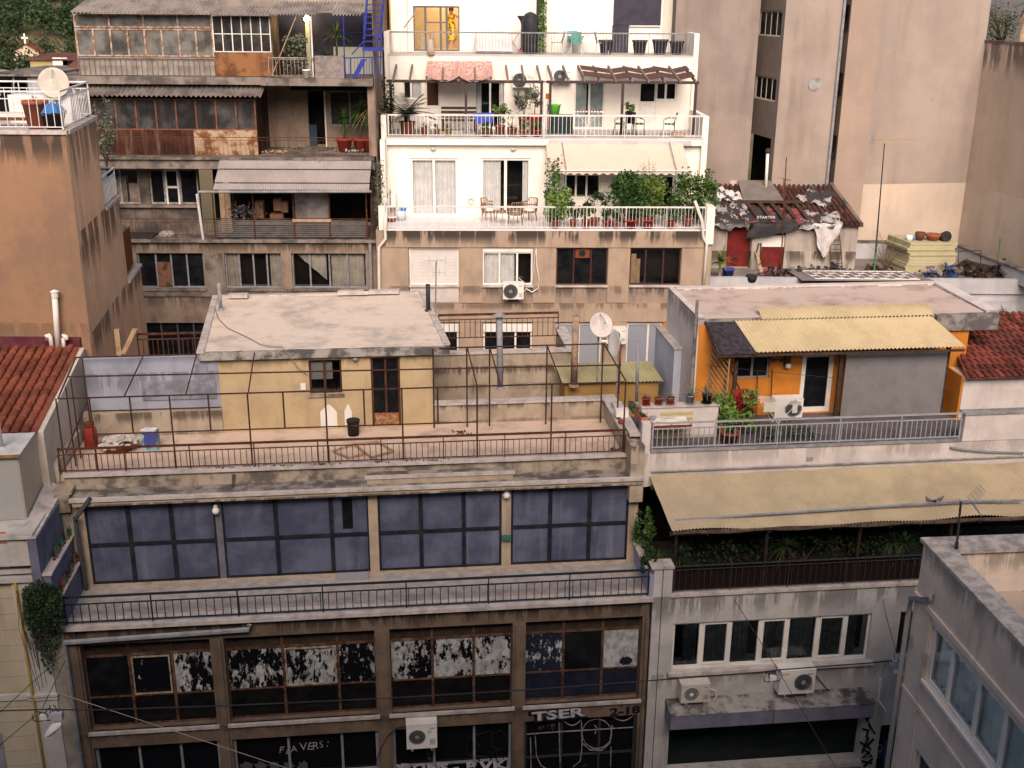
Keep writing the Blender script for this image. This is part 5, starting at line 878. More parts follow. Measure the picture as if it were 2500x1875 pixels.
# ivy
b = MB(); c0 = FM.w(FM.at(B2(370, 300), -.3)[0], -.32, 8.3); t = thing('hanging_ivy', 'dense green ivy hanging over the pale pilaster at the left', 'ivy', c0)
def ivy():
    while True:
        p = (random.uniform(190, 550), random.uniform(70, 860)); w = min(1, (p[1]-60)/90)*(1 if p[1] < 400 else max(.12, 1-(p[1]-400)/520)); cx = 365+(p[1]-300)*.1
        if abs(p[0]-cx) < 175*w and random.random() < (1 if p[1] < 500 else .75-.5*(p[1]-500)/360): break
    y = -.12-.32*random.random()*(1 if p[1] < 500 else .5); x, z = FM.at(B2(*p), y); return FM.w(x, y, z)
b.leaves(3000, ivy, .07, -.5, .7); b.build('foliage', g_dark, t); b = MB()
for k in range(14): x = random.uniform(-11.45, -10.95); b.tube([FM.w(x, -.15, 9.1), FM.w(x+random.uniform(-.1, .1), -.3, 8.2), FM.w(x*.5-11.15*.5, -.2, random.uniform(6.4, 7.6))], .006, 4, False)
b.build('stems', wood, t)
# ================================================================== tall tan building at the left, in steps
hb2 = thing('stepped_tan_building', 'tall peach tan building at the left stepping down in terraces', 'building', (-12.5, 31, 0))
tan = surf('tan_render', (.315, .188, .115), (.235, .152, .105), .55, .38, .62, streak=.4, scol=(.13, .09, .065), drips=[(18.65, 1.0, .85, 1.6), (13.6, .7, .3, 1.5)], bump=.3, sfreq=2)  # front wall: darkened in the colour as the shaded copy, plus real stains
tanr = surf('tan_render_lit', (.80, .52, .335), (.68, .44, .285), .7, .35, .65, streak=.4, scol=(.16, .1, .07), drips=[(18.7, 1.9, .6, 2.2), (16.05, 1.6, .8, 2.2), (13.25, 1.0, .7, 2.2)], bump=.3, sfreq=2.5)  # right faces: brightened in the colour as the lit copy, plus real stains
P1, P2, P3, P4 = (-11.5, 29), (-12.13, 32.9), (-12.5, 35.2), (-12.9, 37.7)
def prism(b, pts, z0, z1): n = len(pts); b.poly([(x, y, z1) for x, y in pts]); [b.poly([(pts[i][0], pts[i][1], z0), (pts[(i+1) % n][0], pts[(i+1) % n][1], z0), (pts[(i+1) % n][0], pts[(i+1) % n][1], z1), (pts[i][0], pts[i][1], z1)]) for i in range(n)]; return b
MB().poly([(-20, 29, 0), (-11.5, 29, 0), (-11.5, 29, 18.7), (-20, 29, 18.7)]).build('front_wall', tan, hb2)
b = MB(); prism(b, [(-11.5, 29.002), (-12.13, 32.9), (-20, 32.9), (-20, 29.002)], 0, 18.7); b.build('upper_block', tanr, hb2)
b = MB(); prism(b, [(P2[0], P2[1]+.003), P3, (-20, 35.2), (-20, 32.903)], 0, 16.0); b.build('middle_block', tanr, hb2); b = MB(); prism(b, [(P3[0], P3[1]+.003), P4, (-20, 37.7), (-20, 35.203)], 0, 13.2); b.build('lower_block', tanr, hb2)
b = MB(); b.poly([(-20, 28.95, 18.702), (-11.42, 28.95, 18.702), (-12.07, 32.95, 18.702), (-20, 32.95, 18.702)]); 
b.box(-20, -11.44, 28.94, 29.1, 18.66, 18.76); b.hexa([(-11.6, 29.1, 18.66), (-11.42, 29.1, 18.66), (-12.05, 32.95, 18.66), (-12.23, 32.95, 18.66)], [(-11.6, 29.1, 18.76), (-11.42, 29.1, 18.76), (-12.05, 32.95, 18.76), (-12.23, 32.95, 18.76)])
b.build('marble_edge', marble, hb2); b = MB(); b.hexa([(-12.28, 32.95, 15.99), (-12.08, 32.95, 15.99), (-12.45, 35.25, 15.99), (-12.65, 35.25, 15.99)], [(-12.28, 32.95, 16.08), (-12.08, 32.95, 16.08), (-12.45, 35.25, 16.08), (-12.65, 35.25, 16.08)]); b.build('marble_edge', marble, hb2); b = MB(); b.hexa([(-12.65, 35.25, 13.19), (-12.45, 35.25, 13.19), (-12.85, 37.75, 13.19), (-13.05, 37.75, 13.19)], [(-12.65, 35.25, 13.28), (-12.45, 35.25, 13.28), (-12.85, 37.75, 13.28), (-13.05, 37.75, 13.28)]); b.build('marble_edge', marble, hb2)
b = MB().box(-20, -11.75, 28.9, 28.99, 12.75, 13.25); b.build('purple_band', surf('purple_paint', (.10, .02, .035), (.13, .05, .05), 3), hb2)
rail(hb2, F0, (-20, 29.05), (-11.55, 29.05), 18.78, 19.72, whitem, .2, .18, 1.9, .03, .011); rail(hb2, F0, (-11.55, 29.05), (-12.12, 32.6), 18.78, 19.72, whitem, .2, .18, 1.9, .03, .011); rail(hb2, F0, (-20, 32.6), (-12.12, 32.6), 18.78, 19.72, whitem, .22, .18, 1.9, .03, .011)
rail(hb2, F0, (-12.2, 33), (-12.53, 35.1), 16.08, 16.95, whitem, .2, .18, 1.9, .03, .011); MB().poly([(-12.23, 33, 16.1), (-12.56, 35.1, 16.1), (-12.56, 35.1, 16.8), (-12.23, 33, 16.8)]).build('glass_panel', surf('frosted', (.5, .5, .5), rough=.3), hb2)
b = MB().poly([(-12.72, 35.22, 13.9), (-12.9, 36.3, 13.9), (-12.9, 36.3, 16.4), (-12.72, 35.22, 16.4)]); b.build('rusty_screen', surf('rust_cream', (.5, .42, .33), (.3, .16, .05), 3, .4, .6, rough=.8), hb2)
b = MB().hexa([(-12.95, 36.3, 13.3), (-12.9, 36.3, 13.3), (-13.1, 37.6, 13.3), (-13.15, 37.6, 13.3)], [(-12.95, 36.3, 14.6), (-12.9, 36.3, 14.6), (-13.1, 37.6, 14.6), (-13.15, 37.6, 14.6)]); b.build('brown_screen', rustp, hb2)
# roof terrace things
dd = ray(T1(455, 700)); k = 31.2/dd.y; c = Vector((0, 0, ZC))+dd*k
dish('big cream satellite dish on the roof terrace of the tan building', c, (.25, -.95, .12), .385, surf('dish_cream', (.6, .55, .48), (.5, .46, .4), 2), 1.0)
c = Vector((F0.at(T1(310, 1000), 30.0)[0], 30.0, 18.705)); potted('large terracotta pot behind the white roof rail', c, .32, .72, 'twig', .2, terra, name='flower_pot', cat='pot')
c = Vector((F0.at(T1(455, 1000), 29.9)[0], 29.9, 18.705)); t = thing('planter_tub', 'black tub with a crumpled blue bag on top behind the white roof rail', 'tub', c); pot_mb(c, .3, .42).build('tub', black, t, True); b = MB(); b.grid(lambda u, v: tuple(c+Vector(((.32-.2*v)*math.cos(u*6.283)*(1+.15*math.sin(u*31)), (.32-.2*v)*math.sin(u*6.283), .4+.26*v+.04*math.sin(u*25)))), 24, 4, False); b.build('blue_bag', surf('blue_plastic', (.06, .2, .5), rough=.4), t, True)
x, _ = F0.at(T1(110, 1050), 30.2); t = thing('sun_lounger', 'low reddish brown folded lounger on the roof terrace at the left edge', 'lounger', (x, 30.2, 18.705)); MB().box(x-.75, x+.75, 29.95, 30.5, 18.9, 18.98).build('seat', rustp, t); MB().box(x-.5, x+.5, 29.97, 30.45, 18.985, 19.08).build('cushion', white, t)
for q in (-.6, .6): MB().box(x+q-.03, x+q+.03, 30.0, 30.45, 18.71, 18.9).build('leg', rustp, t)
x, _ = F0.at(T1(365, 930), 31.5); one(MB().box(x-.85, x+.85, 31.3, 31.9, 18.705, 19.45), 'white_chest', whitem, 'white storage chest behind the satellite dish on the roof terrace', 'chest')
# white flue with two cowls on the tile roof
c = FM.w(*FM.floor(N1(490, 510), 13.02), 12.98); t = thing('flue_pipe', 'tall white flue with two bent cowls at the top of the tile roof', 'flue', c); d = ray(N1(458, 40)); top = Vector((0, 0, ZC))+d*(c.y/d.y)
b = MB().tube([c, top], .075, 12, False); b.build('pipe', white, t, True); MB().lathe(top, [(.09, -.16), (.095, -.02), (.12, 0), (.02, .05)], 14, False).build('cap', white, t)
for s in (-1, 1): MB().tube([c+Vector((.16*s, 0, 0)), c+Vector((.17*s, 0, .3)), c+Vector((.2*s, -.02, .38)), c+Vector((.26*s, -.04, .36)), c+Vector((.28*s, -.05, .26))], .062, 10, False).build('cowl', white, t, True)
MB().box(c.x-.3, c.x+.3, c.y-.12, c.y+.12, c.z-.02, c.z+.06).build('flashing', rustp, t)
# things between the tan building and the terrace
rl = rail(mb_, FM, (FM.at(N1(1155, 400), 7.5)[0], 7.5), (FM.at(N1(1745, 400), 7.5)[0], 7.5), 11.9, FM.at(N1(1400, 395), 7.5)[1], rustm, .14, .16, 1.9, .04, .014)
b = MB(FM); x0 = FM.at(N1(700, 590), 7.4)[0]; b.box(-11, -7.9, 7.4, 7.6, 10, 11.86); b.build('rear_wall', par, mb_)
b = MB(FM); x, z = FM.at(N1(985, 360), 7.3); z2 = FM.at(N1(990, 580), 7.3)[1]; one(b.box(x-.07, x+.07, 7.25, 7.38, z2-.6, z), 'timber_post', lwood, 'short weathered post against the foot of the tan building', 'post'); b = MB(FM); p, q = FM.at(N1(1015, 570), 7.2), FM.at(N1(1145, 360), 7.2)
b.hexa([(p[0], 7.2, p[1]), (p[0]+.14, 7.2, p[1]), (p[0]+.14, 7.3, p[1]), (p[0], 7.3, p[1])], [(q[0]-.1, 7.2, q[1]), (q[0]+.04, 7.2, q[1]), (q[0]+.04, 7.3, q[1]), (q[0]-.1, 7.3, q[1])]); one(b, 'plank', lwood, 'weathered plank leaning diagonally beside the rusty rear railing', 'plank')
# olive shrub behind the tan building
bush('slender grey green olive tree beside the roof terrace corner', (F0.at(T1(880, 1200), 38.3)[0], 38.3, 16.5), .45, .3, 2.6, 520, g_grey, name='olive_tree', cat='tree', leaf=.11, clumps=20)
# ================================================================== white stepped apartment building behind (brown below)
wb = thing('stepped_white_building', 'bright white stepped apartment building with brown lower floors behind', 'building', FW.w(1.2, 6, 0))
bst = surf('tan_panel', (.40, .305, .23), (.325, .25, .195), 1.1, .4, .65, streak=.5, scol=(.15, .11, .085), drips=[(13.93, .75, .95, 1.7), (11.75, .5, .5, 2), (11.1, .35, .55, 2)], bump=.3, sfreq=2.4)
bst2 = surf('tan_spandrel', (.33, .255, .2), (.27, .21, .17), 1.1, streak=.55, scol=(.1, .085, .075), drips=[(11.78, .6, .7, 2.2)], bump=.3)
ws = surf('bright_white', (.83, .79, .72), (.78, .74, .67), .8, streak=.12, scol=(.5, .46, .4), drips=[(19.95, .35, .12, 2)], rough=.8, bump=.08, fine=.04)
rows = [FW.rect(M3, 272, 850, 692, 1160), FW.rect(M3, 892, 850, 1312, 1160), FW.rect(M3, 1518, 850, 1940, 1160), FW.rect(M4, 828, 850, 1240, 1160)]
ZA, ZBt = 11.81, 13.22
rows = [(a, c, ZA, ZBt) for a, c, _, _ in rows]; low = [FW.rect(M3, 560, 1478, 690, 1700)[:2], FW.rect(M3, 898, 1478, 1308, 1700)[:2], FW.rect(M3, 1515, 1478, 1700, 1700)[:2], FW.rect(N4, 280, 300, 480, 590)[:2]]
low = [(-3.9, low[0][1]), low[1], (low[2][0], low[2][0]+1.75), (FW.at(N4(275, 400))[0], 5.75)]
holes = rows+[(a, c, 8.35, 10.3) for a, c in low]
b = MB(FW).wall(-5.1, 7.5, 0, 13.9, 0, .25, holes); b.box(-5.1, -5.06, .25, 8, 0, 13.9).box(7.46, 7.5, .25, 9, 0, 13.9); b.build('lower_wall', bst2, wb)
b = MB(FW); b.box(-4.75, 7.15, -.1, -.003, 13.27, 13.88).box(-5.1, 7.5, -.09, -.003, 10.38, 11.1)
for a, c in ((-5.05, -3.93), (rows[0][1]+.02, rows[1][0]-.02), (rows[1][1]+.02, rows[2][0]-.02), (rows[2][1]+.02, rows[3][0]-.02), (rows[3][1]+.02, 7.45)):
    b.box(a, c, -.06, -.003, 11.13, 13.26); b.box(a, c, -.06, -.003, 8, 10.37)
b.build('panel_band', bst, wb)
b = MB(FW); b.box(rows[0][0], rows[0][1], -.02, -.003, 11.14, 11.78); b.build('white_render_patch', surf('pale_render', (.55, .5, .47), (.46, .42, .4), 2), wb)
b = MB(FW); [b.box(a-.03, c+.03, -.1, .08, 11.74, 11.808) for a, c, *_ in rows]; b.build('window_sill', marble, wb)
shut = surf('white_slats', (.66, .63, .61), (.58, .56, .55), 2, line=(2, .055, .012, .45), scol=(.25, .25, .27), rough=.6, bump=0)
a, c = rows[0][:2]; f = window(wb, FW, a, c, ZA, ZBt, .03, (), (), white, shut, .05, .06, back=False)
a, c = rows[1][:2]; f = window(wb, FW, a, c, ZA, ZBt-.14, .03, (.34, .69), (), white, glassc, .06, .06, [(.04, .33), (.37, .64)], curt); MB(FW).box(a, c, -.01, .1, ZBt-.138, ZBt-.002).build('shutter_box', white, f)
brown = surf('brown_frame', (.07, .03, .025), (.05, .025, .02), 5)
a, c = rows[2][:2]; f = window(wb, FW, a, c, ZA, ZBt, .06, (.34, .68), (), brown, glass, .05, .06, back=False); b = MB(FW); b.box(a+(c-a)*.37, a+(c-a)*.65, .055, .11, ZBt-.38, ZBt-.05); b.build('vent_board', rustp, f); b = MB(FW); b.tube([(a+(c-a)*.5, .05, ZBt-.2), (a+(c-a)*.5, .045, ZBt-.2)], .13, 14); b.build('vent_hole', black, f)
a, c = rows[3][:2]; f = window(wb, FW, a, c, ZA, ZBt, .06, (.31, .66), (), brown, glassc, .05, .06, back=True); b = MB(FW); b.box(a+.05, a+.26, .2, .23, ZA, ZBt-.25).box(a+.27, a+.42, .22, .25, ZA, ZBt-.45); b.build('boards', lwood, f)
for k, (a, c) in enumerate(low):
    f = window(wb, FW, a, c, 8.35, 10.3, .04, ((.5,), (.33, .66), (.5,), (.62,))[k], (), white, (glass, glass, surf('grey_blind', (.27, .29, .33)), surf('grey_blind2', (.25, .27, .32)))[k], .06, .06, back=False)
    if k < 2: MB(FW).box(a, c, -.03, .12, 9.97, 10.29).build('shutter_box', white, f)
ox = FW.at(N4(485, 400))[0]; MB(FW).box(5.78, 6.8, -.06, -.02, 8.5, 10.34).build('orange_reveal', ora, wb)
# downpipes
wp_ = surf('cream_pipe', (.68, .64, .58), (.6, .56, .5), 3)
b = MB(FW); q = [FW.at(p, -.2) for p in (M3(75, 540), M3(70, 680), M3(75, 770), M3(18, 840), M3(20, 1210))]; b.tube([(x, -.2, z) for x, z in q]+[(q[-1][0], -.2, 8)], .06, 8); b.build('downpipe', wp_, wb, True)
b = MB(FW); q = [FW.at(p, -.15) for p in (M4(1370, 450), M4(1430, 620), M4(1440, 760), M4(1470, 810), M4(1440, 1200))]; b.tube([(x, -.15, z) for x, z in q], .06, 8); b.build('downpipe', wp_, wb, True)
# level 3 (terrace with tiled floor)
tl = surf('white_tiles', (.74, .71, .72), (.66, .63, .66), 1.2, line=(0, .4, .015, .35), scol=(.45, .43, .44), rough=.35, bump=0)
b = MB(FW); b.box(-4.8, 7.2, -.06, 2.45, 13.89, 13.95); b.build('terrace_floor', tl, wb)
d1 = FW.rect(M3, 280, 90, 686, 580, 2.45); d2 = FW.rect(M3, 878, 90, 1294, 580, 2.45); w3 = FW.rect(M3, 1580, 225, 1885, 430, 2.45); w4 = FW.rect(M4, 1060, 235, 1185, 560, 2.45)
hs = [(d1[0], d1[1], 13.97, d1[3]), (d2[0], d2[1], 13.97, d2[3]), (w3[0], w3[1], w3[2], w3[3]), (w4[0]-.4, w4[1], 13.97, w4[3])]
b = MB(FW).wall(-4.8, 7.35, 13.95, 16.75, 2.45, .22, hs); b.box(-5.0, -4.76, .2, 2.4, 13.4, 14.75).box(7.2, 7.5, -.1, 2.44, 13.4, 14.8).box(-4.98, -4.8, 1.5, 2.8, 13.95, 17.0)
b.box(-4.85, 7.35, 2.2, 2.449, 16.75, 16.98).box(-4.98, -4.78, 2.2, 5.0, 16.0, 17.85).box(7.3, 7.52, 2.2, 5.0, 14, 17.86)
b.box(-4.85, 7.4, 5.0, 5.25, 18.95, 19.88); b.box(-5.0, -4.8, 5.0, 7.2, 17, 20.8).box(7.3, 7.5, 5.0, 7.2, 17, 20.8)
b.box(7.3, 7.5, 2.45, 9, 13.9, 17)
b.build('upper_wall', ws, wb)
MB(FW).box(1.4, 6.9, 2.13, 2.198, 16.76, 16.96).build('grey_gutter', surf('pale_grey', (.5, .49, .5), (.42, .42, .44), 2), wb)
b = MB(FW); b.box(-4.85, 7.35, 2.2, 5.2, 16.982, 17.05); b.box(-4.85, 7.4, 5.0, 7.4, 19.882, 19.95); b.build('balcony_floor', surf('grey_tiles', (.5, .47, .46), (.42, .4, .4), 2), wb)
window(wb, FW, d1[0], d1[1], 13.97, d1[3], 2.5, (.495,), (), white, glassc, .09, .07, [(.05, .46), (.53, .95)], depth=.8)
window(wb, FW, d2[0], d2[1], 13.97, d2[3], 2.5, (.495,), (), white, glassc, .09, .07, [(.05, .4), (.84, .96)], depth=1.2)
window(wb, FW, w3[0], w3[1], w3[2], w3[3], 2.5, (.33, .62), (), white, glassc, .06, .06, depth=.8); window(wb, FW, hs[3][0], hs[3][1], 13.97, w4[3], 2.5, (.5,), (), white, glass, .07, .06)
rail(wb, FW, (-4.7, -.02), (7.18, -.02), 13.96, 14.78, whitem, .13, .03, 1.5, .028, .009)
for xx in (-3.02, .05):
    t = thing('wall_lamp', 'round white bulkhead lamp above the %s glass door of the white building' % ('left' if xx < -1 else 'right'), 'lamp', FW.w(xx, 2.4, 16.6)); MB(FW).lathe((xx, 2.38, 16.52), [(.05, 0), (.1, .03), (.1, .09), (.05, .12)], 12).build('lens', surf('lamp_shade_grey', (.55, .52, .48)), t, True); MB(FW).box(xx-.06, xx+.06, 2.4, 2.448, 16.53, 16.63).build('fitting', white, t)
x, z = FW.at(M3(795, 455), 2.4); b = MB(FW); b.tube([(x+.11*math.cos(k*.45), 2.41, z+.11*math.sin(k*.45)) for k in range(13)], .03, 6); one(b, 'hose_coil', surf('hose_cream', (.6, .55, .48)), 'small coiled cream hose on the white wall between the glass doors', 'hose')
# awning over the terrace
aw_ = thing('fabric_awning', 'cream fabric awning with a scalloped valance over the planted terrace', 'awning', FW.w(4, 1.5, 15.9))
b = MB(FW); b.grid(lambda u, v: ((1.36+(6.7-1.36)*u)*(1-v)+(1.3+(6.55-1.3)*u)*v, .9+1.28*v, 15.98+(16.84-15.98)*v-.03*math.sin(v*3.14)), 20, 8); b.grid(lambda u, v: (1.37+(6.68-1.37)*u, .895, 15.975-v*(.12+.035*math.cos(u*6.283*17))), 170, 2); b.build('fabric', surf('cream_fabric', (.6, .5, .41), (.57, .475, .39), 2, rough=.9, bump=.03, fine=.03), aw_, True)
MB(FW).tube([(1.36, .88, 15.985), (6.7, .88, 15.985)], .03, 8).build('front_bar', whitem, aw_)
for p, q, r in ((T4(250, 1215), T4(282, 1430), T4(292, 1600)), (T4(1155, 1210), T4(1212, 1435), T4(1228, 1560))):
    a_, c_, e_ = FW.at(p, 2.1), FW.at(q, .85), FW.at(M4(1220, 480) if r[0] > 1600 else M4(290, 350), 2.2); MB(FW).tube([(a_[0], 2.1, a_[1]+.05), (c_[0], .86, c_[1]+.06), (c_[0]+.03, 1.0, 15.0)], .02, 6).build('arm', greym, aw_)
# level 2
q1 = FW.rect(T3, 215, 640, 390, 840, 5.1); q2 = FW.rect(T3, 408, 650, 535, 1095, 5.1); q3 = FW.rect(T3, 825, 695, 1085, 1010, 5.1); q4 = FW.rect(T4, 355, 690, 600, 1100, 5.1); q5 = FW.rect(T4, 905, 690, 1030, 1100, 5.1); q6 = FW.rect(T4, 1045, 690, 1215, 850, 5.1)
hs = [(a, c, z0 if k in (0, 5) else 17.07, 18.95 if k > 1 else z1) for k, (a, c, z0, z1) in enumerate((q1, q2, q3, q4, q5, q6))]
b = MB(FW).wall(-4.85, 7.4, 17.05, 18.95, 5.1, .2, hs); b.build('upper_wall', ws, wb)
h = hs[0]; window(wb, FW, *h, 5.14, (.42,), (), white, glassc, .07, .06, [(.5, .95)], curt); h = hs[1]; f = window(wb, FW, h[0], h[1], 17.9, h[3], 5.14, (), (), white, surf('orange_dark', (.06, .03, .02)), .06, .06, name='door'); MB(FW).box(h[0], h[1], 5.14, 5.2, h[2], 17.9).box(h[0]+.12, h[1]-.12, 5.13, 5.139, 17.2, 17.75).build('door_panel', white, f)
h = hs[2]; window(wb, FW, *h, 5.14, (.5,), (), white, glassc, .06, .06, [(0, .22), (.8, .95)], curt, depth=1.); h = hs[3]; window(wb, FW, *h, 5.14, (.5,), (), white, glassc, .07, .06, [(.02, .42), (.54, .97)], curtd, depth=.7)
h = hs[4]; f = window(wb, FW, h[0], h[1], 18.1, h[3], 5.14, (), (), white, glass, .06, .06, name='door'); MB(FW).box(h[0], h[1], 5.14, 5.2, h[2], 18.1).box(h[0]+.12, h[1]-.1, 5.13, 5.139, 17.2, 17.95).build('door_panel', white, f); h = hs[5]; window(wb, FW, *h, 5.14, (.48,), (), white, glassc, .07, .06)
rail(wb, FW, (-4.72, 2.24), (7.32, 2.24), 17.06, 17.87, whitem, .155, .03, 1.6, .03, .011)
MB(FW).tube([(FW.at(T3(1412, 1000), 2.28)[0], 2.28, 17.05), (FW.at(T3(1412, 1000), 2.28)[0], 2.28, 18.95)], .04, 6).build('divider_post', whitem, wb)
pgl = [thing('timber_pergola', 'dark timber pergola with a pink crochet shade on the white building balcony', 'pergola', FW.w(-2, 4, 17.05)), thing('timber_pergola', 'dark timber pergola with brown fabric panels on the white building balcony', 'pergola', FW.w(5, 4, 17.05))]
dw = surf('pergola_wood', (.07, .05, .05), (.05, .036, .038), 5, rough=.7)
for k, (xa_, xb_, posts, raf) in enumerate(((T3(80, 680), T3(1405, 680), (T3(120, 900), T3(752, 900), T3(1388, 900)), ((165, 140), (298, 280), (430, 420), (560, 555), (692, 690), (826, 828), (962, 962), (1090, 1105), (1222, 1240), (1352, 1378))), (T4(118, 685), T4(1405, 690), (T4(148, 900), T4(757, 900), T4(1370, 900)), ((130, 165), (257, 300), (384, 435), (512, 565), (640, 700), (768, 835), (894, 975), (1022, 1110), (1152, 1240), (1278, 1370))))):
    x0, x1 = FW.at(xa_, 3.3)[0], FW.at(xb_, 3.3)[0]; MB(FW).box(x0, x1, 3.24, 3.36, 18.98, 19.08).build('front_beam', dw, pgl[k])
    for p in posts: x = FW.at(p, 3.3)[0]; MB(FW).box(x-.05, x+.05, 3.25, 3.35, 17.055, 18.978).build('post', dw, pgl[k])
    R_ = T3 if k == 0 else T4
    for a, c in raf: xt = FW.at(R_(a, 545), 4.98)[0]; xb2 = FW.at(R_(c, 680), 3.3)[0]; MB(FW).hexa([(xb2-.035, 3.12, 19.04), (xb2+.035, 3.12, 19.04), (xt+.035, 4.99, 19.48), (xt-.035, 4.99, 19.48)], [(xb2-.035, 3.12, 19.13), (xb2+.035, 3.12, 19.13), (xt+.035, 4.99, 19.57), (xt-.035, 4.99, 19.57)]).build('rafter', surf('grey_rafter', (.2, .16, .15), (.14, .11, .11), 5), pgl[k])
x0, x1 = FW.at(T3(425, 540), 4.9)[0], FW.at(T3(970, 545), 4.9)[0]; a0, a1 = FW.at(T3(410, 680), 3.2)[0], FW.at(T3(975, 690), 3.2)[0]
def shade(u, v):
    s = abs(math.sin(u*math.pi*2)); sg = -.16*s*math.sin(v*3.14)-.2*(1-v)*s*(.4+.6*math.sin(u*3.1))
    return ((x0+(x1-x0)*u)*v+(a0+(a1-a0)*u)*(1-v), 3.1+1.85*v, 19.24+.46*v+1.3*sg+.02*math.sin(u*60)*math.sin(v*25))
b = MB(FW); b.grid(shade, 60, 24); lace = surf('pink_crochet', (.66, .42, .36), (.33, .16, .14), 14, .45, .6, rough=.95, bump=.5); one(b, 'crochet_shade', lace, 'pink crocheted cloth sagging over the left timber pergola', 'sun shade', smooth=True)
bf = surf('brown_fabric', (.10, .058, .05), (.08, .048, .044), 3, rough=.9)
pts = [(384, 435), (512, 565), (640, 700), (768, 835), (894, 975), (1022, 1110), (1152, 1240), (1278, 1370)]; dz = [0, -.06, -.13, -.04, -.13, -.03, -.12, .0]
for lo, hi, nm in ((.0, .38, 'lower'), (.46, .8, 'upper')):
    b = MB(FW)
    def fab(u, v):
        i = min(int(u*7), 6); t = u*7-i; w = lo+(hi-lo)*v; xt = [FW.at(T4(pts[i+k][0], 545), 4.98)[0] for k in (0, 1)]; xb2 = [FW.at(T4(pts[i+k][1], 680), 3.3)[0] for k in (0, 1)]
        return ((xt[0]*(1-t)+xt[1]*t)*w+(xb2[0]*(1-t)+xb2[1]*t)*(1-w), 3.25+1.7*w, 19.2+.42*w+(dz[i]*(1-t)+dz[i+1]*t)*1.1+.06)
    b.grid(fab, 42, 3); b.build('fabric_panel', bf, pgl[1])
# air conditioners of level 2, level 3 and the brown floor
x0, x1, z0, z1 = FW.rect(T3, 1145, 620, 1308, 738, 4.7); ac = ac_unit('white air conditioner under the left pergola of the white building', FW, x0, 4.7, z0, x1-x0, z1-z0, .35, None, fx=.36, fan=.27); text_mesh('TOYO', FW, x0+.6, 4.695, z1-.2, .09, surf('red_letter', (.5, .12, .1)), ac)
x0, x1, z0, z1 = FW.rect(T4, 165, 590, 330, 700, 4.7); ac_unit('white air conditioner behind the right pergola beams', FW, x0, 4.7, z0, x1-x0, z1-z0, .35, None, fx=.4, fan=.24)
x0, x1, z0, z1 = FW.rect(M3, 1065, 1145, 1238, 1280, -.5); ac_unit('white air conditioner hung below the middle window of the brown floor', FW, x0, -.52, z0, x1-x0, z1-z0, .34, None, fx=.37, fan=.26)
b = MB(FW); pts = [FW.at(M3(*q), -.12) for q in ((1345, 855), (1350, 1000), (1370, 1120), (1360, 1190), (1310, 1220), (1260, 1190), (1240, 1215))]; one(b.tube([(x, -.14, z) for x, z in pts], .024, 6), 'refrigerant_pipe', whitem, 'white insulated pipe looping down to the brown floor air conditioner', 'pipe'); b = MB(FW); pts = [FW.at(M3(*q), -.12) for q in ((1340, 860), (1325, 1000), (1310, 1130), (1260, 1155), (1200, 1100), (1190, 1140))]; one(b.tube([(x, -.14, z) for x, z in pts], .012, 5), 'cable', whitem, 'thin white cable curling from the brown floor air conditioner', 'cable')
x0, x1, z0, z1 = FW.rect(N4, 110, 350, 270, 480, -.5); ac_unit('white air conditioner on the brown wall behind the satellite dishes', FW, x0, -.52, z0, x1-x0, z1-z0, .34, None, fx=.36, fan=.24)
x0, x1, z0, z1 = FW.rect(M3, 95, 400, 160, 500, 1.9); t = thing('air_conditioner', 'narrow air conditioner end at the left edge of the white terrace', 'air conditioner', FW.w(x0, 2, z0), 0, 'air conditioning units'); MB(FW).box(x0, x1, 1.9, 2.4, z0, z1).build('casing', white, t); b = MB(FW); [b.box(x0+.05, x1-.18, 1.885, 1.898, z0+.08+.055*k, z0+.11+.055*k) for k in range(9)]; b.build('grille', black, t)
MB(FW).box(x0, x1, 1.95, 2.35, z0-.04, z0-.002).build('bracket', greym, t)
# level 1
r1 = FW.rect(T3, 305, 50, 700, 440, 7.3); sh1 = FW.rect(T4, 690, -80, 1078, 215, 7.3); sh2 = FW.rect(T4, 675, 200, 805, 445, 7.3)
b = MB(FW).wall(-4.85, 6.35, 19.95, 24.2, 7.3, .25, [(r1[0], r1[1], 19.97, r1[3])]); b.box(6.36, 7.35, 7.9, 8.0, 19.95, 24.2).box(-4.85, -4.2, 7.0, 7.29, 19.95, 24.2); b.build('upper_wall', ws, wb)
f = MB(FW); a, c, z1 = r1[0], r1[1], r1[3]; f.box(a, a+.05, 7.35, 7.42, 19.97, z1).box(c-.05, c, 7.35, 7.42, 19.97, z1).box(a+.05, c-.05, 7.35, 7.42, z1-.06, z1).box(a+.05, c-.05, 7.35, 7.42, 19.97, 20.03)
for t_ in (.26, .59, .72): x = a+(c-a)*t_; f.box(x-.045, x+.045, 7.35, 7.42, 20.03, z1-.06)
f.box(a+(c-a)*.28, a+(c-a)*.7, 7.36, 7.41, 21.08, 21.13); lf = f.build('sliding_door', surf('grey_alu', (.12, .12, .12)), wb)
wall_in = surf('warm_room', (.62, .5, .34), (.55, .44, .3), 1.5)
b = MB(FW); b.poly([(a-1, 9.9, 19.97), (c+1, 9.9, 19.97), (c+1, 9.9, 22.6), (a-1, 9.9, 22.6)]).poly([(a-1, 7.6, 19.97), (a-1, 9.9, 19.97), (a-1, 9.9, 22.6), (a-1, 7.6, 22.6)]).poly([(c+1, 7.6, 19.97), (c+1, 7.6, 22.6), (c+1, 9.9, 22.6), (c+1, 9.9, 19.97)]).poly([(a-1, 7.6, 22.6), (a-1, 9.9, 22.6), (c+1, 9.9, 22.6), (c+1, 7.6, 22.6)]).poly([(a-1, 7.6, 19.97), (c+1, 7.6, 19.97), (c+1, 9.9, 19.97), (a-1, 9.9, 19.97)]); b.build('lit_room', wall_in, lf)
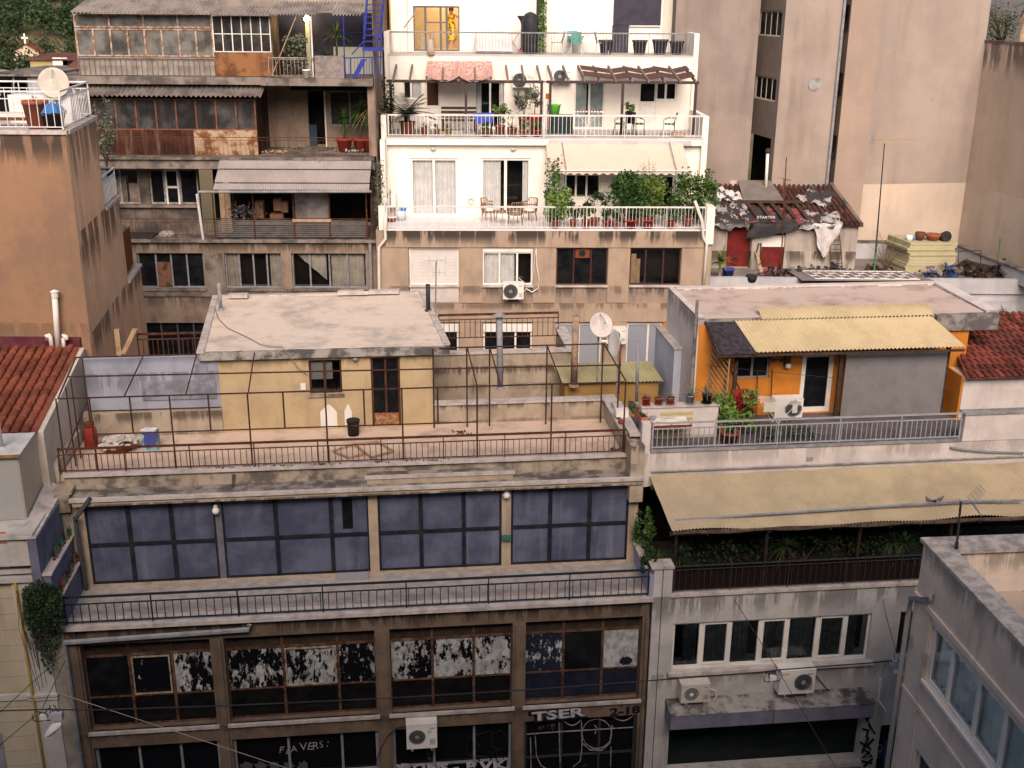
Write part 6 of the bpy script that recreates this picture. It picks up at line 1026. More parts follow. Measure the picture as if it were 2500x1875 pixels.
lp = bpy.data.lights.new('room_lamp', 'POINT'); lp.energy = 75; lp.color = (1, .76, .46); lp.shadow_soft_size = .15; lo_ = bpy.data.objects.new('room_lamp', lp); COL.objects.link(lo_); lo_.location = FW.w((a+c)/2+.4, 8.6, 22.2); lo_.parent = None
lt_ = thing('ceiling_lamp', 'warm lamp glowing inside the lit room of the white building', 'lamp', FW.w((a+c)/2+.4, 8.6, 22.4)); MB(FW).lathe(((a+c)/2+.4, 8.6, 22.36), [(.12, 0), (.14, .1), (.06, .22)], 12).build('lamp_shade', emit('warm_glow', (1, .7, .35), 6), lt_); lo_.parent = lt_; lo_.location = (0, 0, -.2)
b = MB(FW); b.box(a+.2, a+.8, 8.4, 9.3, 19.98, 20.45); t = one(b, 'sofa_seat', surf('sofa', (.4, .33, .25)), 'pale sofa end inside the lit room behind the glass door', 'sofa'); t.name = 'sofa'
# woman in a yellow dress, arm raised
px, pz = FW.at(T3(628, 200), 8.0); pc = FW.w(px, 8.0, 19.98); pr = thing('person', 'woman in a yellow patterned dress standing in the lit room with one arm raised', 'person', pc)
J = {0: (0, 0, .92, .13), 1: (0, 0, 1.15, .11), 2: (0, 0, 1.36, .12), 3: (0, 0, 1.48, .05), 4: (0, -.01, 1.6, .085), 5: (0, -.01, 1.68, .075), 6: (.17, 0, 1.42, .05), 7: (.32, -.1, 1.3, .038), 8: (.4, -.16, 1.5, .028), 9: (-.17, 0, 1.4, .05), 10: (-.2, -.05, 1.15, .038), 11: (-.14, -.16, .97, .028), 12: (.09, 0, .86, .085), 13: (.1, -.01, .48, .055), 14: (.1, .02, .08, .038), 15: (-.09, 0, .86, .085), 16: (-.1, 0, .48, .055), 17: (-.1, .02, .08, .038), 18: (.1, -.12, .03, .03), 19: (-.1, -.12, .03, .03)}
E_ = [(0, 1), (1, 2), (2, 3), (3, 4), (4, 5), (2, 6), (6, 7), (7, 8), (2, 9), (9, 10), (10, 11), (0, 12), (12, 13), (13, 14), (0, 15), (15, 16), (16, 17), (14, 18), (17, 19)]
base8 = Vector(J[8][:3]); base11 = Vector(J[11][:3]); nj = 20
for hb_, dr in ((8, Vector((.3, -.2, .9))), (11, Vector((.2, -.7, -.6)))):
    b0 = Vector(J[hb_][:3]); dr.normalize(); sx = dr.cross(Vector((0, 1, .3))).normalized(); J[nj] = (*(b0+dr*.07), .026); E_.append((hb_, nj)); pm_ = nj; nj += 1
    for k, ln in ((-1.5, .055), (-.5, .07), (.5, .075), (1.5, .065), (2.6, .045)):
        s0 = Vector(J[pm_][:3])+sx*k*.016; J[nj] = (*(s0+dr*ln*.5), .009); J[nj+1] = (*(s0+dr*ln+Vector((0, -.012, 0))), .007); E_ += [(pm_, nj), (nj, nj+1)]; nj += 2
me = bpy.data.meshes.new('body'); me.from_pydata([J[i][:3] for i in range(nj)], E_, []); po = bpy.data.objects.new('body', me); COL.objects.link(po); po.parent = pr
md = po.modifiers.new('skin', 'SKIN')
for i in range(nj): me.skin_vertices[0].data[i].radius = (J[i][3],)*2
me.skin_vertices[0].data[0].use_root = True; po.modifiers.new('sub', 'SUBSURF').levels = 2; po.modifiers['sub'].render_levels = 2; me.materials.append(surf('skin', (.55, .3, .2), bump=0))
z0 = pc.z; dress = surf('yellow_dress', (.75, .48, .04), (.12, .08, .03), 9, .5, .58, bump=0); b = MB(); b.lathe(pc, [(.06, 1.46), (.16, 1.4), (.155, 1.25), (.135, 1.12), (.17, .95), (.21, .7), (.25, .42), (.24, .4)], 18, False); b.build('dress', dress, pr, True); MB().lathe(pc+Vector((0, .02, 1.52)), [(.05, 0), (.1, .06), (.11, .14), (.08, .2), (.02, .22)], 12, False).build('hair', surf('hair', (.12, .06, .03)), pr, True)
# shutters
MB(FW).box(sh1[0], sh1[1], 7.24, 7.298, sh1[2], 23.5).build('roller_shutter', surf('navy_slats', (.055, .055, .075), (.04, .04, .055), 2, line=(2, .07, .02, .5), scol=(.02, .02, .03), rough=.6, bump=0), wb); MB(FW).box(sh2[0], sh2[1], 7.25, 7.299, 19.97, sh1[2]-.003).build('roller_shutter', MATS['navy_slats'], wb)
MB(FW).box(sh2[1]+.02, sh1[1], 7.2, 7.298, sh1[2]-.05, sh1[2]-.004).build('window_sill', white, wb)
rail(wb, FW, (-4.75, 5.04), (7.2, 5.04), 19.96, 20.79, greym, .13, .03, 1.7, .03, .007)
b = MB(FW); b.tube([FW.o and (-4.3, 6.6, 20.9), (-3.75, 6.9, 21.6)], .03, 5); one(b, 'awning_arm', greym, 'grey diagonal awning arm at the left of the top balcony', 'awning arm')
# top balcony things
def gl(p, y, z, fr=FW): return fr.w(fr.at(p, y)[0], y, z)
def chair(label, m, seatm, plastic=False, group='garden chairs'):
    t = thing('garden_chair', label, 'chair', (0, 0, 0), 0, group); b = MB(); b.box(-.22, .22, -.22, .22, .42, .45); b.build('seat', seatm, t)
    b = MB(); b.grid(lambda u, v: (-.21+.42*u, .2+.1*v+.03*math.cos(u*6.28), .45+.42*v), 8, 5); b.build('backrest', seatm, t, True)
    for x in (-.2, .2):
        MB().tube([(x, -.2, .43), (x*1.12, -.25, 0)], .014, 5).build('leg', m, t); MB().tube([(x, .2, .43), (x*1.12, .26, 0)], .014, 5).build('leg', m, t)
        MB().tube([(x*1.05, .27, .68), (x*1.15, .0, .68), (x*1.1, -.22, .6), (x*1.0, -.22, .43)], .014, 5).build('armrest', m, t)
    return t
g_teal = surf('teal_plastic', (.14, .42, .36), (.12, .36, .32), 5, rough=.5, bump=0); dgreen = surf('dark_green_plastic', (.02, .1, .075), rough=.4, bump=0)
ch = chair('white metal chair facing right beside the round glass table', whitem, surf('mesh_grey', (.35, .34, .34))); ch.location = gl(T4(205, 420), 6.0, 19.96); ch.rotation_euler = (0, 0, -1.7)
copy_tree(ch, gl(T4(585, 420), 6.0, 19.96), 1.6, 'white metal chair facing left beside the round glass table')
ct = chair('teal chair standing nearest the railing at the round glass table', whitem, g_teal); ct.location = gl(T4(372, 420), 5.75, 19.96); ct.rotation_euler = (0, 0, 3.0)
copy_tree(ct, gl(T4(340, 420), 6.75, 19.96), .1, 'teal chair behind the round glass table')
c = gl(T4(365, 420), 6.25, 19.96); t = thing('garden_table', 'round white table with bent legs among the chairs on the top balcony', 'table', c); MB().lathe(c+Vector((0, 0, .7)), [(.001, 0), (.55, 0), (.55, .025), (.001, .03)], 24, False).build('table_top', white, t)
for k in range(4): a = .785+k*1.571; MB().tube([c+Vector((.42*math.cos(a), .42*math.sin(a), .7)), c+Vector((.2*math.cos(a), .2*math.sin(a), .4)), c+Vector((.45*math.cos(a), .45*math.sin(a), 0))], .018, 5, False).build('leg', whitem, t)
c = gl(T3(985, 400), 6.2, 19.96); t = thing('covered_table', 'long table hidden under a white sheet on the top balcony', 'table', c); MB().box(c.x-.7, c.x+.7, c.y-.35, c.y+.35, c.z+.02, c.z+.74).build('table_body', greym, t)
b = MB()
def drape(u, v):
    a = u*6.283; ca, sa = math.cos(a), math.sin(a); k = 1/max(abs(ca), abs(sa)); w = 1+.08*v*math.sin(u*60)+.04*v
    return tuple(c+Vector((.74*ca*k*w, .39*sa*k*w, .78-.7*v)))
b.grid(drape, 90, 6, False); b.poly([tuple(c+Vector(q)) for q in ((-.74, -.39, .78), (.74, -.39, .78), (.74, .39, .78), (-.74, .39, .78))], False); b.build('cloth', surf('white_sheet', (.72, .68, .68), (.64, .6, .6), 3), t, True)
for k, (xx, yy) in enumerate(((-.2, 0), (.25, .1))): one(MB().box(c.x+xx-.12, c.x+xx+.12, c.y+yy-.08, c.y+yy+.08, c.z+.785, c.z+.83), 'brick', lwood, 'flat tan weight lying on the %s half of the covered table' % ('left', 'right')[k], 'brick')
x = gl(T3(1150, 400), 5.9, 19.96); t = thing('folding_stand', 'small folded crossed-leg stand beside the covered table', 'stand', x); b = MB(); [b.tube([x+Vector((-.25, dy, 0)), x+Vector((.2, dy, .75))], .014, 5, False).tube([x+Vector((.25, dy, 0)), x+Vector((-.2, dy, .75))], .014, 5, False) for dy in (-.1, .1)]; b.build('legs', greym, t); MB().box(x.x-.22, x.x+.22, x.y-.12, x.y+.12, x.z+.75, x.z+.765).build('top', lwood, t)
c = gl(T3(1292, 400), 6.0, 19.96); t = thing('covered_barbecue', 'tall egg-shaped barbecue under a black cover on the top balcony', 'barbecue', c); MB().lathe(c, [(.28, 0), (.3, .3), (.33, .7), (.36, 1.0), (.33, 1.3), (.22, 1.52), (.06, 1.6)], 20, False).build('cover', surf('black_cover', (.025, .027, .03), (.04, .042, .046), 3, rough=.5, bump=.4), t, True)
c = gl(T3(1225, 400), 6.3, 19.96); t = thing('pedestal', 'slim black pedestal with a flared top beside the covered barbecue', 'pedestal', c); MB().lathe(c, [(.14, .0), (.13, .12), (.06, .2), (.05, 1.1), (.09, 1.25), (.2, 1.4), (.2, 1.45)], 14, False).build('body', darkm, t, True); MB().box(c.x-.18, c.x+.18, c.y-.15, c.y+.15, c.z, c.z+.13).build('brick_base', terra, t)
c = gl(T3(1375, 400), 5.9, 19.96); t = thing('ivy_screen', 'tall narrow dark post covered in bright artificial ivy', 'plant screen', c); MB().box(c.x-.16, c.x+.16, c.y, c.y+.06, c.z, c.z+2.42).build('post', darkm, t); b = MB(); b.leaves(1300, lambda: c+Vector((random.uniform(-.05, .26), random.uniform(-.1, .1), random.uniform(.02, 2.4))), .09); b.build('foliage', leafm('leaf_bright', (.12, .24, .04), (.3, .42, .12)), t)
dpot = surf('grey_pot', (.07, .065, .075), (.05, .048, .055), 4, rough=.6)
for p, s, lab in ((T4(620, 420), 1, 'dark grey square pot left of the roller shutter door'), (T4(903, 420), 1, 'empty dark grey pot first to the right of the shutter door'), (T4(1075, 420), 1.05, 'empty dark grey pot, middle of three on the top balcony right'), (T4(1215, 420), .95, 'rightmost empty dark grey pot on the top balcony')):
    c = gl(p, 6.0, 19.96); t = thing('flower_pot', lab, 'pot', c, 0, 'dark pots on the top balcony'); pot_mb(c, .3*s, .55*s).build('pot', dpot, t, True); MB().lathe(c+Vector((0, 0, .5*s)), [(.001, 0), (.28*s, 0)], 12, False).build('soil', soil, t)
x = gl(T3(455, 400), 4.93, 19.9); t = thing('punch_bag', 'tan bag hanging on the outside of the top balcony railing', 'bag', x); MB().lathe(x+Vector((0, 0, 0)), [(.02, 0), (.13, .04), (.17, .2), (.13, .45), (.04, .62)], 12, False).build('bag', surf('bag_tan', (.45, .4, .33), (.36, .31, .25), 4), t, True); MB().tube([x+Vector((0, 0, .6)), x+Vector((0, .1, .88))], .01, 4, False).build('strap', darkm, t)
# level-2 balcony plants and things
gq = 'pot plants on the white building balcony'
c = gl(T3(255, 1060), 2.9, 17.06); t = thing('cycad', 'large dark cycad palm in a terracotta pot on the middle balcony', 'palm', c); pot_mb(c, .3, .5).build('pot', terra, t, True); MB().tube([c+Vector((0, 0, .45)), c+Vector((0, 0, .85))], .12, 8, False).build('trunk', wood, t); b = MB()
for k in range(64):
    a = k*2.4; e = -.05+1.15*(k % 7)/7; d = Vector((math.cos(a)*math.cos(e), math.sin(a)*math.cos(e), math.sin(e))); L = 1.15
    for j in range(14):
        s = j/14; q = c+Vector((0, 0, .85))+d*L*s+Vector((0, 0, -.25*s*s)); sd = d.cross(Vector((0, 0, 1))).normalized()
        for g in (1, -1): b.blade(q, sd*g+d*.5, .34*(1-.55*s), .075, .2, 1)
b.build('foliage', leafm('leaf_cycad', (.006, .02, .008), (.015, .035, .015)), t)
for p, y, r, h, kind, sz, pm, lm, lab in ((T3(408, 1090), 2.7, .16, .3, 'spiky', .5, terra, g_mid, 'terracotta pot with an upright plant, right of the cycad'), (T3(507, 1090), 2.9, .1, .2, 'bush', .18, terra, g_lite, 'small terracotta pot between the door and bench'), (T3(600, 1120), 2.6, .16, .3, 'spiky', .35, surf('olive_pot', (.3, .27, .1)), g_dry, 'olive yellow pot in front of the dark bench'), (T3(920, 1130), 2.5, .18, .2, 'bush', .3, terra, g_mid, 'low terracotta bowl of flowers by the railing under the blue tub'), (T3(1040, 1000), 3.0, .2, .35, 'bush', .75, terra, g_lite, 'leafy pot plant right of the blue tub'), (T3(1140, 1080), 2.7, .2, .3, 'spiky', .7, terra, g_dry, 'reddish spiky plant in a pot by the railing'), (T3(1235, 1000), 3.6, .18, .6, 'spiky', .6, surf('tall_orange_pot', (.42, .1, .04)), g_mid, 'spiky plant standing under the left air conditioner'), (T3(1240, 1130), 2.5, .16, .25, 'bush', .35, terra, g_mid, 'terracotta pot at the railing left of the divider post'), (T3(1330, 1000), 3.2, .26, .75, 'bush', 1.05, surf('tall_orange_pot', (.42, .1, .04)), g_grey, 'grey leaved tree in a tall orange pot beside the pergola post'), (T3(1350, 1130), 2.45, .16, .25, 'bush', .3, redpot, g_mid, 'red pot at the railing next to the divider post')):
    potted(lab, gl(p, y, 17.06), r, h, kind, sz, pm, lm, group=gq)
c = gl(T3(1185, 900), 4.6, 18.05); potted('hanging spider plant below the left air conditioner', c, .12, .18, 'spiky', .65, terra, g_agave, name='hanging_plant', group=gq, n=40)
bush('dark creeper climbing at the left end of the middle balcony', FW.w(-4.75, 3.0, 17.1), .35, .5, 2.2, 650, g_dark, name='climbing_plant', cat='plant')
c = gl(T3(690, 1050), 4.2, 17.06); t = thing('garden_bench', 'dark slatted bench against the white wall of the middle balcony', 'bench', c); [MB().box(c.x-.7, c.x+.7, c.y+.2, c.y+.24, c.z+.5+.16*k, c.z+.6+.16*k).build('back_slat', wood, t) for k in range(3)]; MB().box(c.x-.7, c.x+.7, c.y-.2, c.y+.18, c.z+.4, c.z+.44).build('seat', wood, t)
for s in (-.62, .62): MB().box(c.x+s-.04, c.x+s+.04, c.y-.2, c.y+.24, c.z, c.z+.4).build('leg', wood, t)
c = gl(T3(905, 1060), 3.0, 17.06); t = thing('storage_tub', 'blue plastic tub on a black stand on the middle balcony', 'tub', c); MB().hexa([c+Vector(q) for q in ((-.3, -.2, .42), (.3, -.2, .42), (.3, .2, .42), (-.3, .2, .42))], [c+Vector(q) for q in ((-.4, -.28, .8), (.4, -.28, .8), (.4, .28, .8), (-.4, .28, .8))]).build('tub', surf('blue_tub', (.09, .14, .55), rough=.5), t); b = MB(); [b.box(c.x+s-.03, c.x+s+.03, c.y-.2, c.y+.2, c.z, c.z+.42) for s in (-.28, .28)]; b.build('stand', black, t)
c = gl(T4(180, 960), 3.6, 17.06); t = thing('laundry_bucket', 'bright green bucket standing on a dark box by the pergola post', 'bucket', c+Vector((0, 0, .72))); MB().lathe(c+Vector((0, 0, .72)), [(.2, 0), (.27, .36), (.29, .38), (.25, .38)], 16, False).build('bucket', surf('lime_plastic', (.14, .55, .06), rough=.4), t, True); MB().tube([c+Vector((-.27, 0, 1.08)), c+Vector((0, -.05, 1.16)), c+Vector((.27, 0, 1.08))], .01, 5, False).build('handle', whitem, t)
one(MB().box(c.x-.1, c.x+.75, c.y-.2, c.y+.35, c.z, c.z+.7), 'storage_box', surf('dark_green_box', (.02, .035, .04)), 'dark green storage box behind the railing under the green bucket', 'storage box')
c = gl(T4(125, 960), 3.6, 17.06); t = thing('dustpan_broom', 'orange broom and dustpan leaning upright left of the green bucket', 'broom', c); MB().tube([c, c+Vector((.02, .1, 1.35))], .014, 5, False).build('handle', redpot, t); MB().box(c.x-.1, c.x+.14, c.y+.06, c.y+.16, c.z+1.3, c.z+1.5).build('brush', surf('orange_plastic', (.55, .13, .02)), t)
t = thing('drying_rack', 'low white drying rack with clothes pegs before the balcony glass door', 'drying rack', gl(T4(470, 1030), 2.9, 17.06)); b = MB(FW); x0, x1 = FW.at(T4(340, 975), 2.9)[0], FW.at(T4(600, 975), 2.9)[0]; [b.tube([(x0, 2.7+.09*k, 17.95), (x1, 2.7+.09*k, 17.95)], .007, 4) for k in range(6)]; b.tube([(x0+.1, 2.75, 17.95), (x1-.3, 2.75, 17.07)], .012, 4).tube([(x1-.1, 3.1, 17.95), (x0+.3, 3.1, 17.07)], .012, 4); b.build('rack', whitem, t); b = MB(FW); [b.box(x0+.1+k*.11, x0+.13+k*.11, 2.69, 2.72, 17.93, 18.03) for k in range(9)]; b.build('pegs', redpot, t)
ck = chair('black plastic garden chair behind the small balcony table', dgreen, black); ck.location = gl(T4(815, 1080), 3.4, 17.06); ck.rotation_euler = (0, 0, 3.14)
cg = chair('green plastic garden chair at the right end of the middle balcony', dgreen, dgreen); cg.location = gl(T4(1150, 1080), 2.95, 17.06); cg.rotation_euler = (0, 0, -1.75)
for s, lab in ((-1, 'left black iron chair at the small balcony table'), (1, 'right black iron chair at the small balcony table')):
    c2 = copy_tree(ck, gl(T4(815+s*75, 1100), 3.0, 17.06), 1.57*s, lab)
c = gl(T4(815, 1040), 2.95, 17.06); t = thing('side_table', 'small white topped table with a leafy pot on the middle balcony', 'table', c); MB().lathe(c+Vector((0, 0, .74)), [(.001, 0), (.38, 0), (.38, .03), (.001, .035)], 20, False).build('table_top', white, t); [MB().tube([c+Vector((.25*math.cos(k*2.1), .25*math.sin(k*2.1), .74)), c+Vector((.3*math.cos(k*2.1), .3*math.sin(k*2.1), 0))], .014, 5, False).build('leg', black, t) for k in range(3)]
potted('low leafy pot plant standing on the small white balcony table', c+Vector((0, 0, .78)), .14, .14, 'bush', .28, black, g_mid, group=gq)
c = gl(T4(1225, 1130), 2.6, 17.06); t = thing('log_basket', 'low brown basket beside the green plastic chair', 'basket', c); MB().lathe(c, [(.24, 0), (.3, .14), (.28, .15)], 16, False).build('basket', lwood, t, True); MB().lathe(c+Vector((0, 0, .1)), [(.001, .04), (.27, .0)], 12, False).build('contents', redpot, t)
# level-3 terrace
gt_ = 'pot plants along the white terrace railing'
for p, y, r, h, kind, sz, pm, lm, lab in ((M3(1505, 640), .2, .17, .3, 'bush', .5, terra, g_lite, 'terracotta pot under the pale green bush at the terrace divider'), (M3(1660, 640), .3, .15, .28, 'bush', .7, terra, g_dark, 'dark leafy pot between the pale bush and pink flowers'), (M3(1765, 640), .2, .16, .3, 'bush', .5, redpot, g_mid, 'red pot with pink flowers behind the terrace railing'), (M3(1840, 560), .6, .18, .3, 'bush', .9, terra, g_dark, 'dark bush left of the tall round bush'), (M3(1940, 640), .25, .17, .28, 'bush', .45, redpot, g_dark, 'orange red pot with dark leaves behind the railing'), (M4(700, 640), .2, .14, .25, 'bush', .4, terra, g_dark, 'terracotta pot with purple flowers left of the big round pot'), (M4(825, 640), .2, .3, .32, 'bush', .5, redpot, g_dark, 'wide red pot under the tall round bush'), (M4(970, 640), .2, .26, .32, 'bush', .5, redpot, g_lite, 'wide red pot under the feathery light green bush'), (M4(1165, 640), .25, .2, .25, 'bush', .65, redpot, g_mid, 'red pot with loose green leaves near the right terrace end'), (M4(1310, 620), .6, .22, .32, 'bush', .6, terra, g_dark, 'pot with dark leaves at the right end of the terrace')):
    potted(lab, gl(p, y, 13.96), r, h, kind, sz, pm, lm, group=gt_)
for p, y, sx, sz, n, lm, lab in ((M3(1540, 560), .25, .62, 1.5, 3600, leafm('leaf_pale', (.13, .22, .05), (.27, .38, .12)), 'pale green heart-leaved bush by the white terrace divider'), (M3(1490, 350), .7, .36, 2.5, 800, g_mid, 'taller darker climbing plant behind the pale green bush'), (M4(830, 500), .5, .85, 2.05, 4600, leafm('leaf_rich', (.025, .07, .015), (.07, .15, .035)), 'tall rounded dark green bush under the cream awning'), (M4(1010, 500), .5, .58, 2.0, 3000, leafm('leaf_yellowgreen', (.1, .17, .03), (.2, .28, .07)), 'feathery light green bush right of the tall dark bush'), (M4(1330, 420), .8, .9, 2.1, 2000, g_mid, 'large leaved shrub spreading over the right end of the terrace'), (M4(1470, 380), .7, .6, 2.1, 1000, g_mid, 'loose branches of fig leaves reaching over the right neighbour wall')):
    bush(lab, gl(p, y, 14.0), sx, .4, sz, n, lm, leaf=.125, clumps=26)
b = MB(); c = gl(M4(950, 300), .5, 15.6)
for k in range(10): q = c+Vector((random.uniform(-.2, .35), 0, 0)); tp = q+Vector((random.uniform(-.12, .12), random.uniform(-.1, .1), random.uniform(.5, .95))); b.tube([q, tp], [.006, .002], 4, False); b.leaves(28, lambda: q+(tp-q)*random.random()+Vector((random.gauss(0, .03), random.gauss(0, .03), 0)), .05)
one(b, 'feathery_stems', g_lite, 'thin feathery light green stems rising in front of the awning', 'plant')
wk = surf('wicker', (.30, .18, .09), (.18, .1, .05), 9, rough=.8, bump=.6)
def wicker():
    t = thing('wicker_chair', 'round backed wicker armchair facing right by the glass door', 'chair', (0, 0, 0), 0, 'wicker chairs on the white terrace'); MB().lathe((0, 0, .36), [(.26, 0), (.28, .03), (.27, .06), (.01, .07)], 16, False).build('seat', wk, t); b = MB()
    for rr, zz in ((.3, .72), (.29, .6), (.28, .5)): b.tube([(rr*math.cos(a*.25-.3), rr*math.sin(a*.25-.3), zz+(.14 if 3 < a < 11 and rr == .3 else 0)) for a in range(15)], .02, 5, False)
    for a in range(0, 15, 1): b.tube([(.26*math.cos(a*.25-.3), .26*math.sin(a*.25-.3), .4), (.3*math.cos(a*.25-.3), .3*math.sin(a*.25-.3), .74+(.12 if 3 < a < 11 else 0))], .01, 4, False)
    b.build('backrest', wk, t)
    for a in (.8, 2.3, 4, 5.5): MB().tube([(.22*math.cos(a), .22*math.sin(a), .38), (.29*math.cos(a), .29*math.sin(a), 0)], .02, 5, False).build('leg', wk, t)
    MB().lathe((0, 0, .42), [(.01, .0), (.23, .0), (.24, .03), (.2, .06), (.01, .07)], 14, False).build('cushion', curt, t, True)
    return t
w0 = wicker(); w0.location = gl(M3(940, 560), 1.5, 13.96); w0.rotation_euler = (0, 0, 1.2)
copy_tree(w0, gl(M3(1170, 600), .9, 13.96), 3.6, 'wicker armchair with its back to the railing, nearest the street')
copy_tree(w0, gl(M3(1290, 560), 1.5, 13.96), -.6, 'wicker armchair on the right, leaning towards the terrace divider')
c = gl(M3(1060, 600), 1.1, 13.96); t = thing('wicker_table', 'small wicker coffee table between the wicker armchairs', 'table', c); MB().lathe(c+Vector((0, 0, .42)), [(.01, 0), (.3, 0), (.3, .04), (.01, .045)], 18, False).build('table_top', wk, t); [MB().tube([c+Vector((.2*math.cos(k*1.57), .2*math.sin(k*1.57), .42)), c+Vector((.26*math.cos(k*1.57), .26*math.sin(k*1.57), 0))], .018, 5, False).build('leg', wk, t) for k in range(4)]
c = gl(M3(205, 600), 1.7, 13.96); t = thing('mop_bucket', 'pale mop bucket with a blue top beside the white terrace wall', 'bucket', c); MB().lathe(c, [(.17, 0), (.21, .36)], 14, False).build('bucket', surf('pale_blue_plastic', (.5, .58, .64)), t, True); MB().lathe(c+Vector((.08, 0, .36)), [(.12, 0), (.14, .1), (.08, .12)], 10, False).build('wringer', surf('blue_plastic', (.06, .2, .5)), t)
c = gl(M3(125, 600), 1.4, 13.96); t = thing('red_basin', 'red basin standing left of the mop bucket', 'basin', c); MB().lathe(c, [(.14, 0), (.19, .15), (.2, .16)], 14, False).build('basin', redpot, t, True); MB().lathe(c+Vector((0, 0, .15)), [(.2, 0), (.205, .015)], 14, False).build('rim', white, t)
for p0, p1, lab in ((M3(155, 600), M3(110, 350), 'red mop handle leaning left beside the terrace air conditioner'), (M3(190, 560), M3(80, 370), 'red broom handle crossing behind the terrace air conditioner')): a, c_ = FW.at(p0, 1.75), FW.at(p1, 2.3); one(MB(FW).tube([(a[0], 1.75, 13.98), (c_[0], 2.3, c_[1])], .016, 5), 'mop', redpot, lab, 'mop')  # bare handle tubes only
# tv aerial in front of the shutters, standing on the roof yard of the brown building
x, z1 = FM.at(M3(500, 960), 10.9); _, z0 = FM.at(M3(485, 1320), 10.9); t = thing('tv_antenna', 'thin tv aerial in front of the closed white shutter', 'antenna', FM.w(x, 10.9, z0-1)); MB(FM).tube([(x-.06, 10.9, z0-1), (x, 10.9, z1)], .022, 6).build('mast', greym, t); b = MB(FM); b.tube([(x-.3, 10.9, z1+.02), (x+.3, 10.9, z1+.02)], .008, 4); [b.tube([(x+k, 10.9, z1-.1), (x+k, 10.9, z1+.16)], .007, 4) for k in (-.22, .03, .3)]; b.tube([(x-.1, 10.9, z1-.35), (x+.3, 10.9, z1-.4)], .007, 4); [b.tube([(x+k, 10.9, z1-.5), (x+k, 10.9, z1-.25)], .006, 4) for k in (-.1, .1, .3)]; b.build('elements', greym, t)
# ================================================================== derelict building behind at the left
db = thing('derelict_building', 'decayed concrete building with rusty glazed verandas and corrugated roofs behind at the left', 'building', FD.w(-10, 3, 0))
dst = surf('decayed_stucco', (.28, .21, .16), (.19, .15, .12), 1.1, .4, .65, streak=.75, scol=(.07, .06, .05), drips=[(13.25, .6, .75, 2.2), (16.4, .5, .7, 1.2), (11.35, 1.0, .6, 2.5)], bump=.4, sfreq=2.4)
dsk = surf('sooty_stucco', (.18, .145, .12), (.065, .057, .052), 1.0, .38, .62, streak=.8, scol=(.04, .035, .03), bump=.4)
slab = surf('sooty_slab', (.24, .205, .18), (.09, .08, .072), 1.3, .4, .62, streak=.6, scol=(.06, .05, .045), bump=.4)
w1 = FD.rect(M1, 1150, 890, 1735, 1190); w2 = (FD.at(M1(1895, 1000))[0], FD.at(M2(716, 1000))[0]); w3 = FD.rect(M2, 795, 890, 1440, 1190); zw0, zw1 = 11.42, 12.79
bw = [(w1[0], w1[1]), w2, (w3[0], w3[1])]
b = MB(FD).wall(-17, -5.12, 0, 13.22, 0, .3, [(a, c, zw0, zw1) for a, c in bw]+[(a, c, 8.5, 10.03) for a, c in bw]); b.box(-5.14, -5.12, .3, 8, 0, 22); b.build('lower_wall', dst, db)
b = MB(FD); [b.box(a-.05, c+.05, -.1, .05, zw0-.1, zw0-.003) for a, c in bw]; b.box(-17, -5.15, -.06, -.003, 11.1, 11.3)
for a, c in ((bw[0][1]+.06, bw[1][0]-.06),): b.box(a, c, -.03, -.004, 11.3, 12.79)
b.build('window_sill', slab, db)
bfm = surf('blue_grey_frame', (.24, .26, .31), (.17, .17, .19), 5)
f = window(db, FD, *bw[0], zw0, zw1, .12, (.27, .5, .74), (), bfm, glass, .05, .06); a, c = bw[0]; MB(FD).box(a+(c-a)*.28, a+(c-a)*.49, .09, .115, zw0+.03, zw0+1.0).build('cardboard', surf('cardboard', (.17, .09, .055), (.06, .04, .03), 6, .5, .6), f)
window(db, FD, *bw[1], zw0, zw1, .12, (.25, .5, .74), (), bfm, glassc, .05, .06, [(.02, .24), (.78, .97)], surf('dirty_curtain', (.45, .42, .37), (.32, .3, .27), 3)); f = window(db, FD, *bw[2], zw0, zw1, .12, (.24, .5, .74), (), bfm, glassc, .05, .06, [(.52, .96)], MATS['dirty_curtain'])
a, c = bw[2]; b = MB(FD); b.grid(lambda u, v: (a+.2+u*(c-a)*.38, .3+.03*math.sin(u*20), zw1-.02-(1-v)*(.1+u*1.0)), 16, 5); b.build('torn_curtain', MATS['dirty_curtain'], f, True)
for a, c in bw: window(db, FD, a, c, 8.5, 10.03, .12, (.25, .5, .75), (), surf('dark_frame', (.07, .075, .085)), glass, .05, .06, back=False)
# level 1
b = MB(FD); b.box(-17, -5.15, -.14, 1.4, 13.222, 13.33); b.box(-17, -5.2, -.12, 3.2, 16.33, 16.42).box(-9.2, -5.15, -.1, 3.2, 19.0, 19.26).box(-17, -9.203, .3, 3.2, 19.0, 19.26).box(-17, -5.2, .0, 1.3, 15.98, 16.327); b.build('floor_slab', slab, db)
o1 = FD.rect(M1, 800, 180, 1188, 478, 1.2); o2 = FD.rect(M1, 1245, 183, 1838, 482, 1.2)
b = MB(FD).wall(-17, -5.2, 13.33, 15.98, 1.2, .2, [(o1[0], o1[1], o1[2], o1[3]), (o2[0], o2[1]-.7, o2[2], o2[3]), (o2[1]-.68, o2[1]+.3, 13.4, o2[3]), (o2[1]+.6, -5.5, 13.6, 15.9)]); b.build('level_wall', dsk, db)
MB(FD).box(o1[0], o2[1]-.7, 1.05, 1.198, o2[2]-.1, o2[2]-.003).build('window_sill', slab, db)
pf_ = surf('peeling_frame', (.33, .33, .34), (.2, .18, .16), 7)
